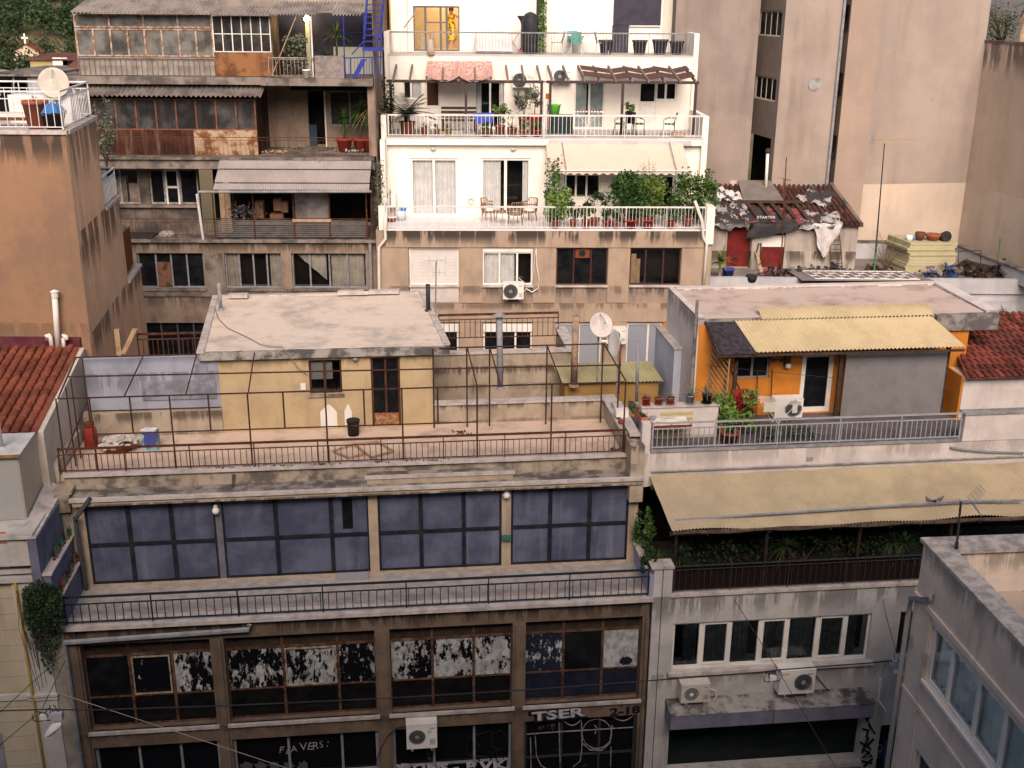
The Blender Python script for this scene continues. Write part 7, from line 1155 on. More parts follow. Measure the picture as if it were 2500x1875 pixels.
f = window(db, FD, *o1, 1.28, (.55,), (), pf_, glassc, .06, .06, depth=1.2); b = MB(FD); b.box(o1[1]-.48, o1[1]-.08, 1.5, 1.7, o1[2], o1[2]+.75).box(o1[1]-.95, o1[1]-.6, 1.6, 1.9, o1[2], o1[2]+1.0); b.build('stored_boards', surf('boards', (.3, .2, .14), (.36, .33, .3), 2), f)
f = window(db, FD, o2[0], o2[1]-.7, o2[2], o2[3], 1.28, (.3, .62), (), pf_, glass, .07, .06, back=False); a, c = o2[0], o2[1]-.7; b = MB(FD); x0, x1 = a+(c-a)*.33, a+(c-a)*.6; b.box(x0, x1, 1.24, 1.275, o2[2]+.62, o2[2]+.7).box(x0, x0+.06, 1.24, 1.275, o2[2], o2[3]).box(x1-.06, x1, 1.24, 1.275, o2[2], o2[3]).box(x0+.06, x1-.06, 1.24, 1.275, o2[3]-.08, o2[3]); b.build('white_sash', white, f)
MB(FD).wall(-12, -5.3, 13.4, 15.95, 3.2, .02).build('dark_interior', room, db); MB(FD).box(o2[1]+.3, o2[1]+.5, 1.1, 1.19, 13.4, 15.9).build('door_post', white, db)
rail(db, FD, (-16, -.02), (-11.2, -.02), 13.34, 14.1, rustm, .19, .12, 1.9, .018, .007)
en = [FD.at(M2(q, 690))[0] for q in (158, 492, 828, 1128, 1440)]
b = MB(FD)
for k in range(9): b.box(en[0], en[4], -.01, .015, 13.42+.075*k, 13.462+.075*k)
b.build('slat_screen', surf('grey_slats', (.14, .13, .135), (.09, .085, .09), 3), db)
for x in en+[FD.at(M2(1480, 690))[0]]: MB(FD).tube([(x, -.04, 13.34), (x, -.04, 15.2)], .03, 5).build('rusty_post', rustm, db)
MB(FD).tube([(en[0]-.1, -.04, 14.12), (-5.4, -.04, 14.12)], .02, 5).build('hand_rail', rustm, db)
x0, x1, z0, z1 = FD.rect(M2, 820, 385, 1115, 600); b = MB(FD); b.grid(lambda u, v: (x0+(x1-x0)*u, .06+.012*math.sin(u*6.283*26), z0+(z1-z0)*v), 150, 2); b.build('plastic_sheet', surf('dirty_plastic', (.2, .19, .19), (.06, .055, .055), 1.4, .4, .65, rough=.5), db, True); MB(FD).box(x0-.1, x1+.1, -.08, .02, z0-.12, z0-.01).build('sheet_rail', lwood, db)
cb_ = surf('carton', (.22, .13, .08), (.16, .09, .06), 4)
for k, (p, w, h, lab) in enumerate(((M2(535, 500), .3, .45, 'brown carton leaning left in the derelict veranda junk'), (M2(535, 560), .35, .25, 'brown carton lying under another in the derelict veranda'), (M2(685, 480), .28, .45, 'upper brown carton of the stack in the derelict veranda'), (M2(680, 580), .5, .22, 'lower wide brown carton in the derelict veranda'), (M2(745, 500), .25, .4, 'brown carton next to the hanging plastic sheet'))):
    x, z = FD.at(p, .7); one(MB(FD).box(x-w/2, x+w/2, .5+.02*k, .9, z-h/2, z+h/2), 'cardboard_box', cb_, lab, 'box', 'cartons stored in the derelict veranda')
for p in (M2(220, 480), M2(268, 480)): x = FD.at(p, .9)[0]; MB(FD).box(x-.1, x+.1, .85, .95, 13.4, 15.3).build('pale_column', lwood, db)
b = MB(FD); c = FD.at(M2(400, 540), .5); b.leaves(160, lambda: FD.w(c[0]+random.gauss(0, .28), .5+random.gauss(0, .12), c[1]+random.gauss(0, .14)), .16); one(b, 'junk_heap', surf('junk', (.2, .19, .2), (.06, .05, .05), 2, island=.6), 'heap of rags and junk in the derelict veranda left of the cartons', 'junk heap')
da = thing('metal_awning', 'grey corrugated metal awning over the derelict veranda', 'awning', FD.w(-8.3, -.4, 13.4)); xa0, xb0 = FD.at(M2(205, 105), 0)[0], FD.at(M2(1480, 108), 0)[0]; xa1, zc1 = FD.at(M2(138, 355), -.85); xb1 = FD.at(M2(1455, 365), -.85)[0]; zc0 = 16.3
gsh = surf('grey_sheet', (.30, .27, .265), (.25, .225, .22), 1.2, rough=.45, bump=.05, streak=.2, scol=(.2, .17, .15))
for lo, hi, off in ((0, .21, 0), (.19, .62, .06), (.6, 1., .12)):
    b = MB(FD); b.grid(lambda u, v: ((xa1+(xa0-xa1)*(lo+(hi-lo)*v))*(1-u)+(xb1+(xb0-xb1)*(lo+(hi-lo)*v))*u, -.85+.85*(lo+(hi-lo)*v), zc1+(zc0-zc1)*(lo+(hi-lo)*v)+off+.013*math.sin(u*6.283*66)), 396, 2); b.build('roof_sheet', gsh, da, True)
p0, p1 = FD.at(M1(1675, 375), -.88), FD.at(M2(1475, 372), -.88); MB(FD).tube([(p0[0], -.88, p0[1]), (p1[0], -.88, p1[1])], .05, 8).build('gutter', greym, da); x = FD.at(M1(1700, 600), -.05)[0]; MB(FD).tube([(x, -.05, 13.34), (x, -.4, 15.1)], .05, 8).build('post', whitem, da)
x, z = FD.at(M2(1030, 150), -.15); c = FD.w(x, -.12, 16.2); pigeon('dark pigeon resting on the grey metal awning', c, .8)
c = FD.w(FD.at(M1(1405, 680), .5)[0], .5, 13.34); b = MB(); b.lathe(c, [(.3, 0), (.33, .1), (.2, .2), (.05, .24)], 12, False); t = one(b, 'rubbish_bag', surf('plastic_bag', (.4, .36, .33), (.2, .18, .17), 8, .5, .55), 'crumpled pale rubbish bag on the derelict balcony floor', 'rubbish bag'); b = MB(FD); y0 = .1; x0 = FD.at(M1(1110, 720), .2)[0]; b.box(x0-.8, x0+.8, .05, 1.0, 13.335, 13.4); one(b, 'fallen_grate', darkm, 'dark metal grate lying flat on the derelict balcony at the left', 'grate')
# level 2: rusty veranda
def panes(fr, y, x0, x1, z0, z1, n, fm, pm, w=.045, rows=(), name='glazed_screen'):
    return window(db, fr, x0, x1, z0, z1, y, [k/n for k in range(1, n)], rows, fm, pm, w, .05, back=False, name=name)
xl2 = -16.2; xr2 = FD.at(T2(430, 950), .5)[0]; zr0 = FD.at(T1(1000, 1095), .5)[1]; zr1 = FD.at(T1(1000, 830), .5)[1]
vr = surf('rust_veranda', (.06, .022, .016), (.03, .015, .013), 2.2, .4, .62, streak=.7, scol=(.42, .33, .24), rough=.85, bump=.3, sfreq=4); vr2 = surf('rust_cream_panel', (.40, .30, .2), (.17, .065, .03), 2.6, .42, .6, streak=.5, scol=(.12, .05, .03), rough=.85, bump=.3)
xm = FD.at(T1(1640, 1200), .5)[0]
MB(FD).box(xl2, xm, .5, .56, 16.43, zr0).build('rusty_panel', vr, db); MB(FD).box(xm+.002, xr2, .49, .56, 16.43, zr0).build('rusty_panel', vr2, db)
panes(FD, .5, xl2, xr2, zr0, zr1, 9, surf('rust_frame', (.19, .075, .045), (.1, .045, .03), 5, streak=.3, scol=(.4, .3, .2)), glassd, .045)
x0, x1, z0, z1 = FD.rect(T1, 1268, 915, 1425, 1095, .6); MB(FD).box(x0, x1, .58, .6, zr0+.04, z1).build('plywood_sheet', lwood, db); x0, x1, z0, z1 = FD.rect(T1, 1965, 850, 2125, 1100, .6); MB(FD).box(x0, x1, .58, .6, zr0+.04, z1).build('grey_board', surf('grey_board', (.24, .22, .2)), db)
MB(FD).box(xl2, xr2, 1.6, 1.62, 16.43, 19).build('dark_interior', room, db); MB(FD).box(xr2-.02, xr2, .56, 2.9, 16.43, 18.9).build('side_panel', vr, db)
zer = FD.at(T1(1500, 812), .05)[1]; b = MB(FD); xe0, xe1 = -16.4, FD.at(T2(475, 812), .05)[0]; xt1 = FD.at(T2(515, 715), .7)[0]; zt = FD.at(T1(1500, 708), .7)[1]
asb = surf('asbestos', (.17, .15, .14), (.095, .085, .08), 1.6, .4, .62, rough=.95, bump=.4, streak=.3, scol=(.09, .08, .07))
b.grid(lambda u, v: (xe0+((xe1+(xt1-xe1)*v)-xe0)*u, .05+.65*v, zer+(zt-zer)*v+.032*math.sin(u*6.283*40)), 280, 3); b.build('corrugated_roof', asb, db, True)
rw = FD.rect(T2, 862, 768, 1035, 1245, 2.9); rw2 = FD.rect(T2, 1045, 768, 1205, 1062, 2.9)
b = MB(FD).wall(xr2, -5.2, 16.43, 19.0, 2.9, .2, [(rw[0], rw[1], 16.45, rw[3]), (rw2[0], rw2[1]+.9, rw2[2], rw2[3])]); b.box(-5.4, -5.15, .3, 2.9, 16.43, 19.0); b.build('level_wall', dst, db)
f = window(db, FD, rw2[0], rw2[1]+.9, rw2[2], rw2[3], 2.95, (.5,), (), pf_, glassd, .05, .05, back=False); MB(FD).wall(rw[0]-.3, rw[1]+.3, 16.43, 18.9, 3.9, .02).build('dark_interior', room, db); MB(FD).box(rw[0], rw[0]+.3, 2.95, 3.0, 16.45, 17.3).build('blue_door_leaf', surf('teal_door', (.03, .06, .09)), db); MB(FD).box(rw[1]-.05, rw[1], 2.86, 2.95, 16.45, rw[3]).build('door_frame', white, db)
x0, z1 = FD.at(T2(715, 715), 2.1); x1 = FD.at(T2(1440, 720), 2.1)[0]; b = MB(FD); b.grid(lambda u, v: (x0+(x1-x0)*u, 2.0+.5*v, z1-.2+.15*v+.012*math.sin(u*6.283*40)), 240, 2); one(b, 'green_awning', surf('teal_sheet', (.13, .19, .2), (.08, .1, .11), 2), 'narrow grey green corrugated strip under the derelict balcony slab', 'awning')
rail(db, FD, (xl2, -.02), (-5.3, -.02), 16.43, 17.14, rustm, .16, .1, 2.0, .016, .006)
for k, (p, sz, lm, lab) in enumerate(((T2(1165, 900), .95, g_mid, 'left yucca head of the plant group on the derelict balcony'), (T2(1310, 980), 1.3, g_mid, 'middle yucca in a red pot on the derelict balcony'), (T2(1390, 880), 1.5, g_dry, 'dry browning yucca by the end wall of the derelict balcony'))):
    c = FD.w(FD.at(p, 1.6)[0], 1.6, 16.43); t = potted(lab, c, .3, .5, 'yucca', sz*1.5, redpot, lm, n=110)
for p, m, lab in ((T2(590, 1290), lwood, 'pale rubbish lying at the left of the derelict balcony floor'), (T2(830, 1255), slab, 'small rubble heap in front of the derelict doorway'), (T2(1180, 1275), slab, 'rubble heap left of the red pots on the derelict balcony'), (T2(1300, 1280), greym, 'grey debris in front of the red pots on the derelict balcony')):
    x, y = FD.floor(p, 16.44); b = MB(FD); b.leaves(50, lambda: FD.w(x+random.gauss(0, .22), y+random.gauss(0, .12), 16.44+random.random()*.1), .14, 0, .8); one(b, 'rubble_heap', m, lab, 'rubble')
# level 3
yl = .75; zg0 = FD.at(T1(900, 475), yl)[1]; zg1 = FD.at(T1(900, 118), yl)[1]; zgm = FD.at(T1(900, 240), yl)[1]; x0 = FD.at(T1(640, 300), yl)[0]; x1 = FD.at(T1(1795, 300), yl)[0]; x2 = FD.at(T2(555, 300), yl)[0]
rg = surf('pale_reflect_glass', (.18, .175, .165), (.045, .045, .047), 1.3, .35, .68, streak=.3, scol=(.28, .22, .16), rough=.3, bump=0); rf = surf('white_rust_frame', (.42, .36, .3), (.26, .13, .07), 5, .42, .58, rough=.85); cl2 = clear('veranda_glass', (.62, .66, .68), .16)  # rg: grey reflections and pale interior painted into the dusty pane colour
f = panes(FD, yl, x0, x1, zgm+.03, zg1, 4, rf, rg, .05); f = panes(FD, yl, x0, x1, zg0, zgm, 8, rf, rg, .05)
b = MB(FD); b.grid(lambda u, v: (x0+(x1-x0)*u, yl+.03+.01*math.sin(u*6.283*34), 19.28+(zg0-19.3)*v), 240, 2); b.build('ribbed_panel', surf('grey_ribbed', (.29, .265, .24), (.22, .2, .18), 2, streak=.5, scol=(.1, .08, .07), drips=[(19.6, .3, .3, 3)]), db, True)
b = MB(FD); [b.tube([(x0+(x1-x0)*k/26, yl-.03, 19.28), (x0+(x1-x0)*k/26, yl-.03, zg0-.1)], .008, 4) for k in range(27)]; b.tube([(x0, yl-.03, zg0-.08), (x1, yl-.03, zg0-.08)], .015, 4); b.build('railing', rustm, db)
f = panes(FD, yl-.02, x1+.01, x2, FD.at(T2(300, 440), yl)[1], zg1-.02, 6, white, glassd, .03, (.5,)); zq = FD.at(T2(300, 442), yl)[1]; MB(FD).box(x1+.01, x2, yl-.02, yl+.03, 19.28, zq-.003).build('rusty_panel', surf('orange_rust', (.25, .12, .055), (.12, .055, .03), 2.2, .42, .62, streak=.75, scol=(.1, .045, .025), rough=.85), db)
b = MB(FD); b.box(x0-.03, x0, yl, 2.6, 19.28, zg1); b.box(x0+.3, x0+1.1, 2.0, 2.05, 19.28, zg1-.1).box(x0+1.6, x0+1.9, 2.2, 2.25, 19.28, zg1-.4).box(x0+2.3, x0+3.2, 2.3, 2.35, zg1-.7, zg1-.1); b.build('stored_boards', MATS['boards'], db)
MB(FD).box(x0, -5.2, 2.6, 2.7, 19.28, 23.2).build('back_wall', surf('veranda_wall', (.27, .24, .21), (.18, .16, .15), 1), db); MB(FD).box(x2+.05, -5.3, 2.3, 2.58, 19.28, 21.5).build('dark_back_wall', surf('dark_blue_wall', (.03, .03, .05), (.02, .02, .03), 2), db); MB(FD).box(x2+.0, x2+.04, yl, 2.6, 19.28, zg1).build('side_panel', dsk, db)
x3, x4, za, zb = FD.rect(T2, 1085, 395, 1500, 645, 2.25); MB(FD).box(x3, x4, 2.22, 2.29, 19.28, zb).build('pale_green_wall', surf('pale_green', (.4, .42, .34)), db); x3, x4, za, zb = FD.rect(T2, 845, 150, 905, 640, 2.25); MB(FD).box(x3, x4, 2.2, 2.29, 19.28, zb).build('pale_column', surf('pale_green', (.4, .42, .34)), db)
ze3 = FD.at(T1(1200, 108), .3)[1]; zt3 = FD.at(T1(1200, 8), 1.3)[1]; asb3 = surf('asbestos_light', (.27, .24, .225), (.16, .145, .135), 1.6, .4, .62, rough=.95, bump=.4, streak=.3, scol=(.12, .1, .09))
for (pa, pb, pc_, pd), n in (((T1(588, 105), T1(1765, 118), T1(722, 0), T1(1850, 5)), 36), ((T2(45, 122), T2(560, 128), T2(130, 55), T2(600, 50)), 17), ((T2(540, 122), T2(935, 122), T2(610, 12), T2(990, 15)), 15), ((T2(935, 112), T2(1075, 85), T2(985, 15), T2(1120, 15)), 5), ((T2(1065, 125), T2(1315, 128), T2(1130, 15), T2(1350, 25)), 9)):
    q = [FD.at(pa, .3), FD.at(pb, .3), FD.at(pc_, 1.3), FD.at(pd, 1.3)]; b = MB(FD)
    b.grid(lambda u, v: ((q[0][0]*(1-u)+q[1][0]*u)*(1-v)+(q[2][0]*(1-u)+q[3][0]*u)*v, .3+v, (q[0][1]*(1-u)+q[1][1]*u)*(1-v)+(q[2][1]*(1-u)+q[3][1]*u)*v+.035*math.sin(u*6.283*n)), n*8, 3); b.build('corrugated_roof', asb3, db, True)
b = MB(FD); p = FD.at(T2(905, 400), .1); b.tube([(p[0], .1, 19.28), (p[0], .1, 21.4)], .03, 5); b.build('post', white, db); p = FD.at(T2(622, 400), .1); MB(FD).tube([(p[0], .1, 19.28), (p[0], .1, 21.4)], .025, 5).build('post', rustm, db)
p0, p1 = FD.at(T2(565, 640), .05), FD.at(T2(770, 140), .2); MB(FD).tube([(p0[0], .05, p0[1]), (p1[0], .2, p1[1])], .018, 5).build('stay_pole', lwood, db)
rail(db, FD, (x2, .0), (FD.at(T2(920, 600))[0], .0), 19.28, FD.at(T2(700, 487))[1], surf('pale_rail', (.4, .36, .32), (.2, .12, .08), 6), .13, .05, 2.0, .022, .008)
x3, x4, za, zb = FD.rect(T2, 925, 472, 1178, 655, -.02); MB(FD).box(x3, x4, -.05, .4, 19.265, zb).build('cement_planter', surf('speckled_cement', (.25, .22, .21), (.17, .15, .145), 5), db)
potted('spiky dark plant in the cement planter of the derelict top balcony', FD.w(FD.at(T2(1030, 440), .2)[0], .2, zb-.25), .12, .2, 'spiky', .7, terra, g_dark, n=40); potted('tall yucca growing behind the cement planter', FD.w(FD.at(T2(1110, 400), .4)[0], .4, zb-.25), .12, .2, 'yucca', 1.5, terra, g_mid)
bush('tangled dry grassy plant behind the railing of the derelict top balcony', FD.w(FD.at(T2(750, 600), .7)[0], .7, 19.28), .6, .35, 1.5, 900, g_grey, leaf=.13, name='tangled_plant', cat='plant'); 
t = thing('flower_pot', 'white bucket pot standing before the derelict top railing', 'pot', FD.w(FD.at(T2(860, 640), -.02)[0], -.04, 19.27)); c = t.location; pot_mb(c, .14, .3).build('pot', white, t, True); MB().lathe(c+Vector((0, 0, .27)), [(.001, 0), (.12, 0)], 10, False).build('soil', soil, t)
t = thing('outdoor_lamp', 'glowing warm bulb lamp on a pale column under the corrugated roof', 'lamp', FD.w(*[FD.at(T2(860, 160), 1.9)[0]], 1.9, FD.at(T2(860, 160), 1.9)[1])); MB().lathe(t.location-Vector((0, 0, .1)), [(.03, 0), (.1, .06), (.1, .14), (.03, .22)], 14, False).build('bulb', emit('bulb_glow', (1, .72, .32), 40), t, True); MB().lathe(t.location+Vector((0, .05, .12)), [(.05, 0), (.03, .12)], 8, False).build('fitting', darkm, t)
lp = bpy.data.lights.new('bulb_light', 'POINT'); lp.energy = 22; lp.color = (1, .68, .3); lp.shadow_soft_size = .1; lo_ = bpy.data.objects.new('bulb_light', lp); COL.objects.link(lo_); lo_.parent = t; lo_.location = (0, -.25, 0)
# blue outdoor stair
bs = thing('blue_steel_stair', 'bright blue steel ladder stair beside the white building', 'stair', FD.w(-5.4, -.2, 19.3)); blu = surf('blue_steel', (.035, .05, .30), (.03, .035, .2), 4, rough=.5)
def BP(a, c, y): q = FD.at(T2(a, c), y); return (q[0], y, q[1])
for (a, c, y0), (d, e, y1) in (((1345, 330, -.1), (1372, -60, 1.2)), ((1475, 330, -.1), (1520, -60, 1.2))): MB(FD).tube([BP(a, c, y0), BP(d, e, y1)], .045, 5).build('stringer', blu, bs)
for k in range(9): c = 350-52*k; y = -.1+1.3*k/8; p, q = BP(1347+3*k, c, y), BP(1482+4.5*k, c, y); MB(FD).hexa([(p[0], y, p[2]-.02), (q[0], y, p[2]-.02), (q[0], y+.2, p[2]-.02), (p[0], y+.2, p[2]-.02)], [(p[0], y, p[2]+.02), (q[0], y, p[2]+.02), (q[0], y+.2, p[2]+.02), (p[0], y+.2, p[2]+.02)]).build('tread', blu, bs)
b = MB(FD); p, q = BP(1330, 400, -.1), BP(1500, 400, -.1); b.box(p[0], q[0], -.15, .6, p[2]-.12, p[2]); b.build('landing', blu, bs)
b = MB(FD); b.hexa([BP(1240, 655, -.1), BP(1285, 655, -.1), (*BP(1285, 655, .1)[:1], .1, BP(1285, 655, .1)[2]), (*BP(1240, 655, .1)[:1], .1, BP(1240, 655, .1)[2])], [BP(1320, 500, -.1), BP(1365, 500, -.1), (BP(1365, 500, .1)[0], .1, BP(1365, 500, .1)[2]), (BP(1320, 500, .1)[0], .1, BP(1320, 500, .1)[2])]); b.build('lower_stringer', blu, bs)
for seq in (((1183, 655), (1168, 140)), ((1342, 655), (1342, 100)), ((1478, 655), (1495, 100)), ((1230, 640), (1228, 490)), ((1415, 640), (1410, 490)), ((1180, 490), (1500, 480)), ((1240, 460), (1340, 350)), ((1455, 380), (1462, 290))): MB(FD).tube([BP(*seq[0], -.08), BP(*seq[1], -.08)], .022, 5).build('handrail', blu, bs)
b = MB(FD); [b.tube([BP(1190+25*k, 650, -.06), BP(1190+25*k, 492, -.06)], .008, 4) for k in range(12)]; b.build('balusters', blu, bs)
b = MB(FD); b.tube([BP(1170, 275, 2.1), BP(1335, 275, 2.1)], .01, 4); b.build('cross_bar', blu, bs)
# drainpipe and creeper in the slot beside the white building
x = FD.at(M2(1472, 1000))[0]; one(MB(FD).tube([(x, -.12, 11), (x, -.12, 13.2)], .06, 7), 'downpipe', greym, 'grey downpipe on the right end of the derelict building', 'pipe')
b = MB(); c = FD.w(-4.98, -.5, 14.9); b.leaves(700, lambda: FD.w(-5.0+random.gauss(0, .09), -.5+random.gauss(0, .12), random.uniform(14.1, 16.4)), .09); one(b, 'climbing_plant', g_grey, 'narrow dry creeper climbing in the slot left of the white building', 'climber')
# ================================================================== tan blind walls at the right
C1m = surf('brown_render', (.29, .24, .215), (.235, .197, .178), .55, .35, .65, streak=.7, scol=(.17, .135, .115), bump=.25, sfreq=1.2); C3m = surf('rosy_render', (.36, .30, .265), (.30, .252, .225), .45, .35, .65, streak=.75, scol=(.23, .185, .155), bump=.25, sfreq=.9); C3l = surf('rosy_render_warm', (.37, .285, .235), (.32, .25, .21), .5, streak=.3, scol=(.25, .19, .15), bump=.2); crm = surf('cream_base', (.56, .465, .385), (.48, .4, .33), .6, .35, .65, streak=.5, scol=(.38, .27, .19), bump=.15, sfreq=1.2)
k1 = thing('blind_wall_block', 'tall brown grey blind wall block directly right of the white building', 'building', FT.w(8.5, 6, 0)); b = MB(FT).box(6.6, 10.04, 3, 10, 0, 14.6).box(6.6, 10.04, 3.001, 9.999, 14.605, 27); b.build('blind_wall', C1m, k1); MB(FT).box(9.3, 9.98, 2.96, 2.998, 14.2, 14.75).build('render_patch', crm, k1)
k2 = thing('windowed_block', 'tan block with two windows on its narrow left face in the gap', 'building', FT.w(12, 6, 0)); FC = Fr(10.12, 53.1, math.degrees(math.atan2(-4.85, 1.02))); L2 = math.hypot(4.85, 1.02)
wa = FC.rect(T4, 1918, 88, 2092, 312); wb_ = FC.rect(T4, 1885, 632, 2045, 862)
b = MB(FC).wall(0, L2, 0, 27, 0, .3, [wa, wb_, (0.2, FC.at(T4(2004, 1300))[0], 12.5, FC.at(T4(1995, 1165))[1])]); b.build('left_wall', C1m, k2)
b = MB(FT); b.poly([(11.14, 3.25, 0), (13.56, 3.2, 0), (13.56, 3.2, 27), (11.14, 3.25, 27)]).poly([(13.56, 3.2, 0), (13.56, 10, 0), (13.56, 10, 27), (13.56, 3.2, 27)]); b.build('front_wall', surf('tan_render2', (.35, .29, .255), (.29, .243, .215), .5, .35, .65, streak=.75, scol=(.2, .16, .135), bump=.25, sfreq=1.1), k2)
window(k2, FC, *wa, .05, (.26, .5, .76), (), white, glassd, .06, .02, back=False); window(k2, FC, *wb_, .05, (.26, .5, .76), (), white, glass, .06, .02, back=False); MB(FC).wall(0, L2-.2, 12, 22, 1.2, .02).build('dark_interior', room, k2)
b = MB(FT); x, z = FT.at(T5(448, 708), 3.2); b.tube([(x, 3.21, z), (x, 3.19, z)], .28, 20); b.build('round_patch', surf('grey_cement', (.33, .32, .32)), k2); MB(FT).tube([(13.5, 3.12, 13), (13.5, 3.12, 26)], .06, 7).build('downpipe', greym, k2)
lw = thing('light_well', 'dark light well with narrow floors between the two tan blocks', 'light well', FT.w(13.7, 7, 0)); MB(FT).box(13.4, 14.2, 8.8, 9, 0, 27).build('dark_wall', room, lw); b = MB(FT); [b.box(13.565, 13.83, 4.2, 8.8, 13.2+2.35*k, 13.5+2.35*k) for k in range(6)]; b.build('floor_edges', C3l, lw); b = MB(FT); [b.box(13.58, 13.83, 4.15, 4.22, 13.5+2.35*k, 14.3+2.35*k) for k in range(6)]; b.build('parapets', dsk, lw); MB(FT).box(10.045, 10.3, 8.2, 8.3, 0, 27).build('rear_wall', room, lw)
k3 = thing('big_blind_wall', 'large rosy tan blind wall with a cream painted base behind the rear terrace', 'building', FT.w(17, 6, 0)); FR = Fr(19.6, 48.44, -80.5)
b = MB(FT); b.poly([(13.84, 3.3, 0), (15.05, 3.03, 0), (15.05, 3.03, 27), (13.84, 3.3, 27)]).poly([(13.84, 3.3, 0), (13.84, 3.3, 27), (13.84, 10, 27), (13.84, 10, 0)]); b.build('left_wall', C3l, k3)
b = MB(FT).poly([(15.05, 3.03, 14.62), (19.6, 3.44, 14.66), (19.6, 3.44, 27), (15.05, 3.03, 27)]); b.build('main_wall', C3m, k3); C3r = surf('warm_render_lit', (.53, .42, .33), (.45, .36, .285), .45, .35, .65, streak=.75, scol=(.26, .195, .15), drips=[(20.45, 1.6, .7, 1.6)], bump=.25, sfreq=.9); MB(FR).poly([(0, 0, 14.66), (14, 0, 14.66), (14, 0, 20.5), (0, 0, 20.5)]).build('right_wall', C3r, k3)  # C3r: warmer render, also lightened in the colour to stand in for light
for za, zb in ((T5(740, 250), T5(760, 40)), (T5(690, 785), T5(700, 600)), (T5(640, 1300), T5(650, 1115)), (T5(600, 1700), T5(610, 1510))): MB(FT).box(13.79, 13.836, 3.5, 8, FT.at(za, 5)[1], FT.at(zb, 5)[1]).build('well_window', glass, k3)
b = MB(FR).box(-.46, -.003, -.0, 3, 20.5, 27) if False else MB(FR).box(-1.0, 14, .02, .3, 20.4, 20.47); b.box(-.9, 14, -.05, .32, 20.5, 20.58); b.build('parapet_coping', dsk, k3)
b = MB(FT).poly([(15.05, 3.03, 0), (19.6, 3.44, 0), (19.6, 3.44, 14.66), (15.05, 3.03, 14.62)]); b.v += [FR.w(*q) for q in ((0, 0, 0), (14, 0, 0), (14, 0, 14.66), (0, 0, 14.66))]; b.f.append((4, 5, 6, 7)); b.build('cream_base', crm, k3)
b = MB(FT)
for p in (T5(1055, 435), T5(1515, 440), T5(955, 1290), T5(1405, 1265), T5(1440, 835)): x, z = FT.at(p, 3.25); y = 3.03+.41*(x-15.05)/4.55; b.lathe((x, y-.004, z), [(.001, 0), (.12, .0), (.12, .004), (.001, .006)], 12, rot=Matrix.Rotation(math.pi/2, 3, 'X'))
b.build('render_patch', C3l, k3)
tw = thing('penthouse_block', 'white terrace house above the big blind wall at the upper right', 'house', FR.w(4, 3, 20)); MB(FR).box(-16, 14, 3, 6, 20, 27).build('wall', surf('pinkish_white', (.6, .55, .54)), tw); MB(FR).box(-.98, 14, .3, 2.99, 20.1, 20.39).build('terrace_floor', greym, tw); MB(FR).box(1.2, 2.3, 2.95, 2.999, 20.4, 22.6).build('door', room, tw)
x, z = FR.at(T5(2020, 340), 1.0); c = FR.w(x, 1.0, 20.4); t = thing('pine_tree', 'small windswept tree on the terrace at the upper right', 'tree', c); b = MB(); tp = []
for p in (T5(1900, 180), T5(1960, 90), T5(2050, 180), T5(1860, 280), T5(2070, 270), T5(1990, 150)): xx, zz = FR.at(p, 1.0+random.uniform(-.4, .4)); q = FR.w(xx, 1.0+random.uniform(-.3, .3), zz); tp.append(q); b.tube([c, c+(q-c)*.45+Vector((.1, 0, .05)), q], [.07, .045, .015], 6, False)
b.build('trunk', wood, t); b = MB(); b.leaves(1500, lambda: (lambda k, g: k+Vector((g[0]*.33, g[1]*.33, g[2]*.2)))(random.choice(tp), (random.gauss(0, 1), random.gauss(0, 1), random.gauss(0, 1))), .1); b.build('foliage', leafm('leaf_olive', (.05, .08, .025), (.13, .16, .07)), t)
x, z = FR.at(T5(2195, 300), .9); c = FR.w(x, .9, 20.4); t = thing('palm', 'yucca palm with a dry skirt at the right edge of the upper terrace', 'palm', c); MB().tube([c, c+Vector((0, 0, 1.6))], [.12, .09], 8, False).build('trunk', lwood, t); b = MB(); k = c+Vector((0, 0, 1.65)); [b.blade(k, (math.cos(a)*math.cos(e), math.sin(a)*math.cos(e), math.sin(e)), random.uniform(.6, .95), .05, .25) for a, e in [(random.uniform(0, 6.28), random.uniform(-.2, 1.4)) for _ in range(90)]]; b.build('foliage', g_mid, t); b = MB(); [b.blade(k-Vector((0, 0, .1)), (math.cos(a)*.5, math.sin(a)*.5, -1), random.uniform(.5, .8), .05, .1) for a in [random.uniform(0, 6.28) for _ in range(60)]]; b.build('dry_skirt', g_dry, t)
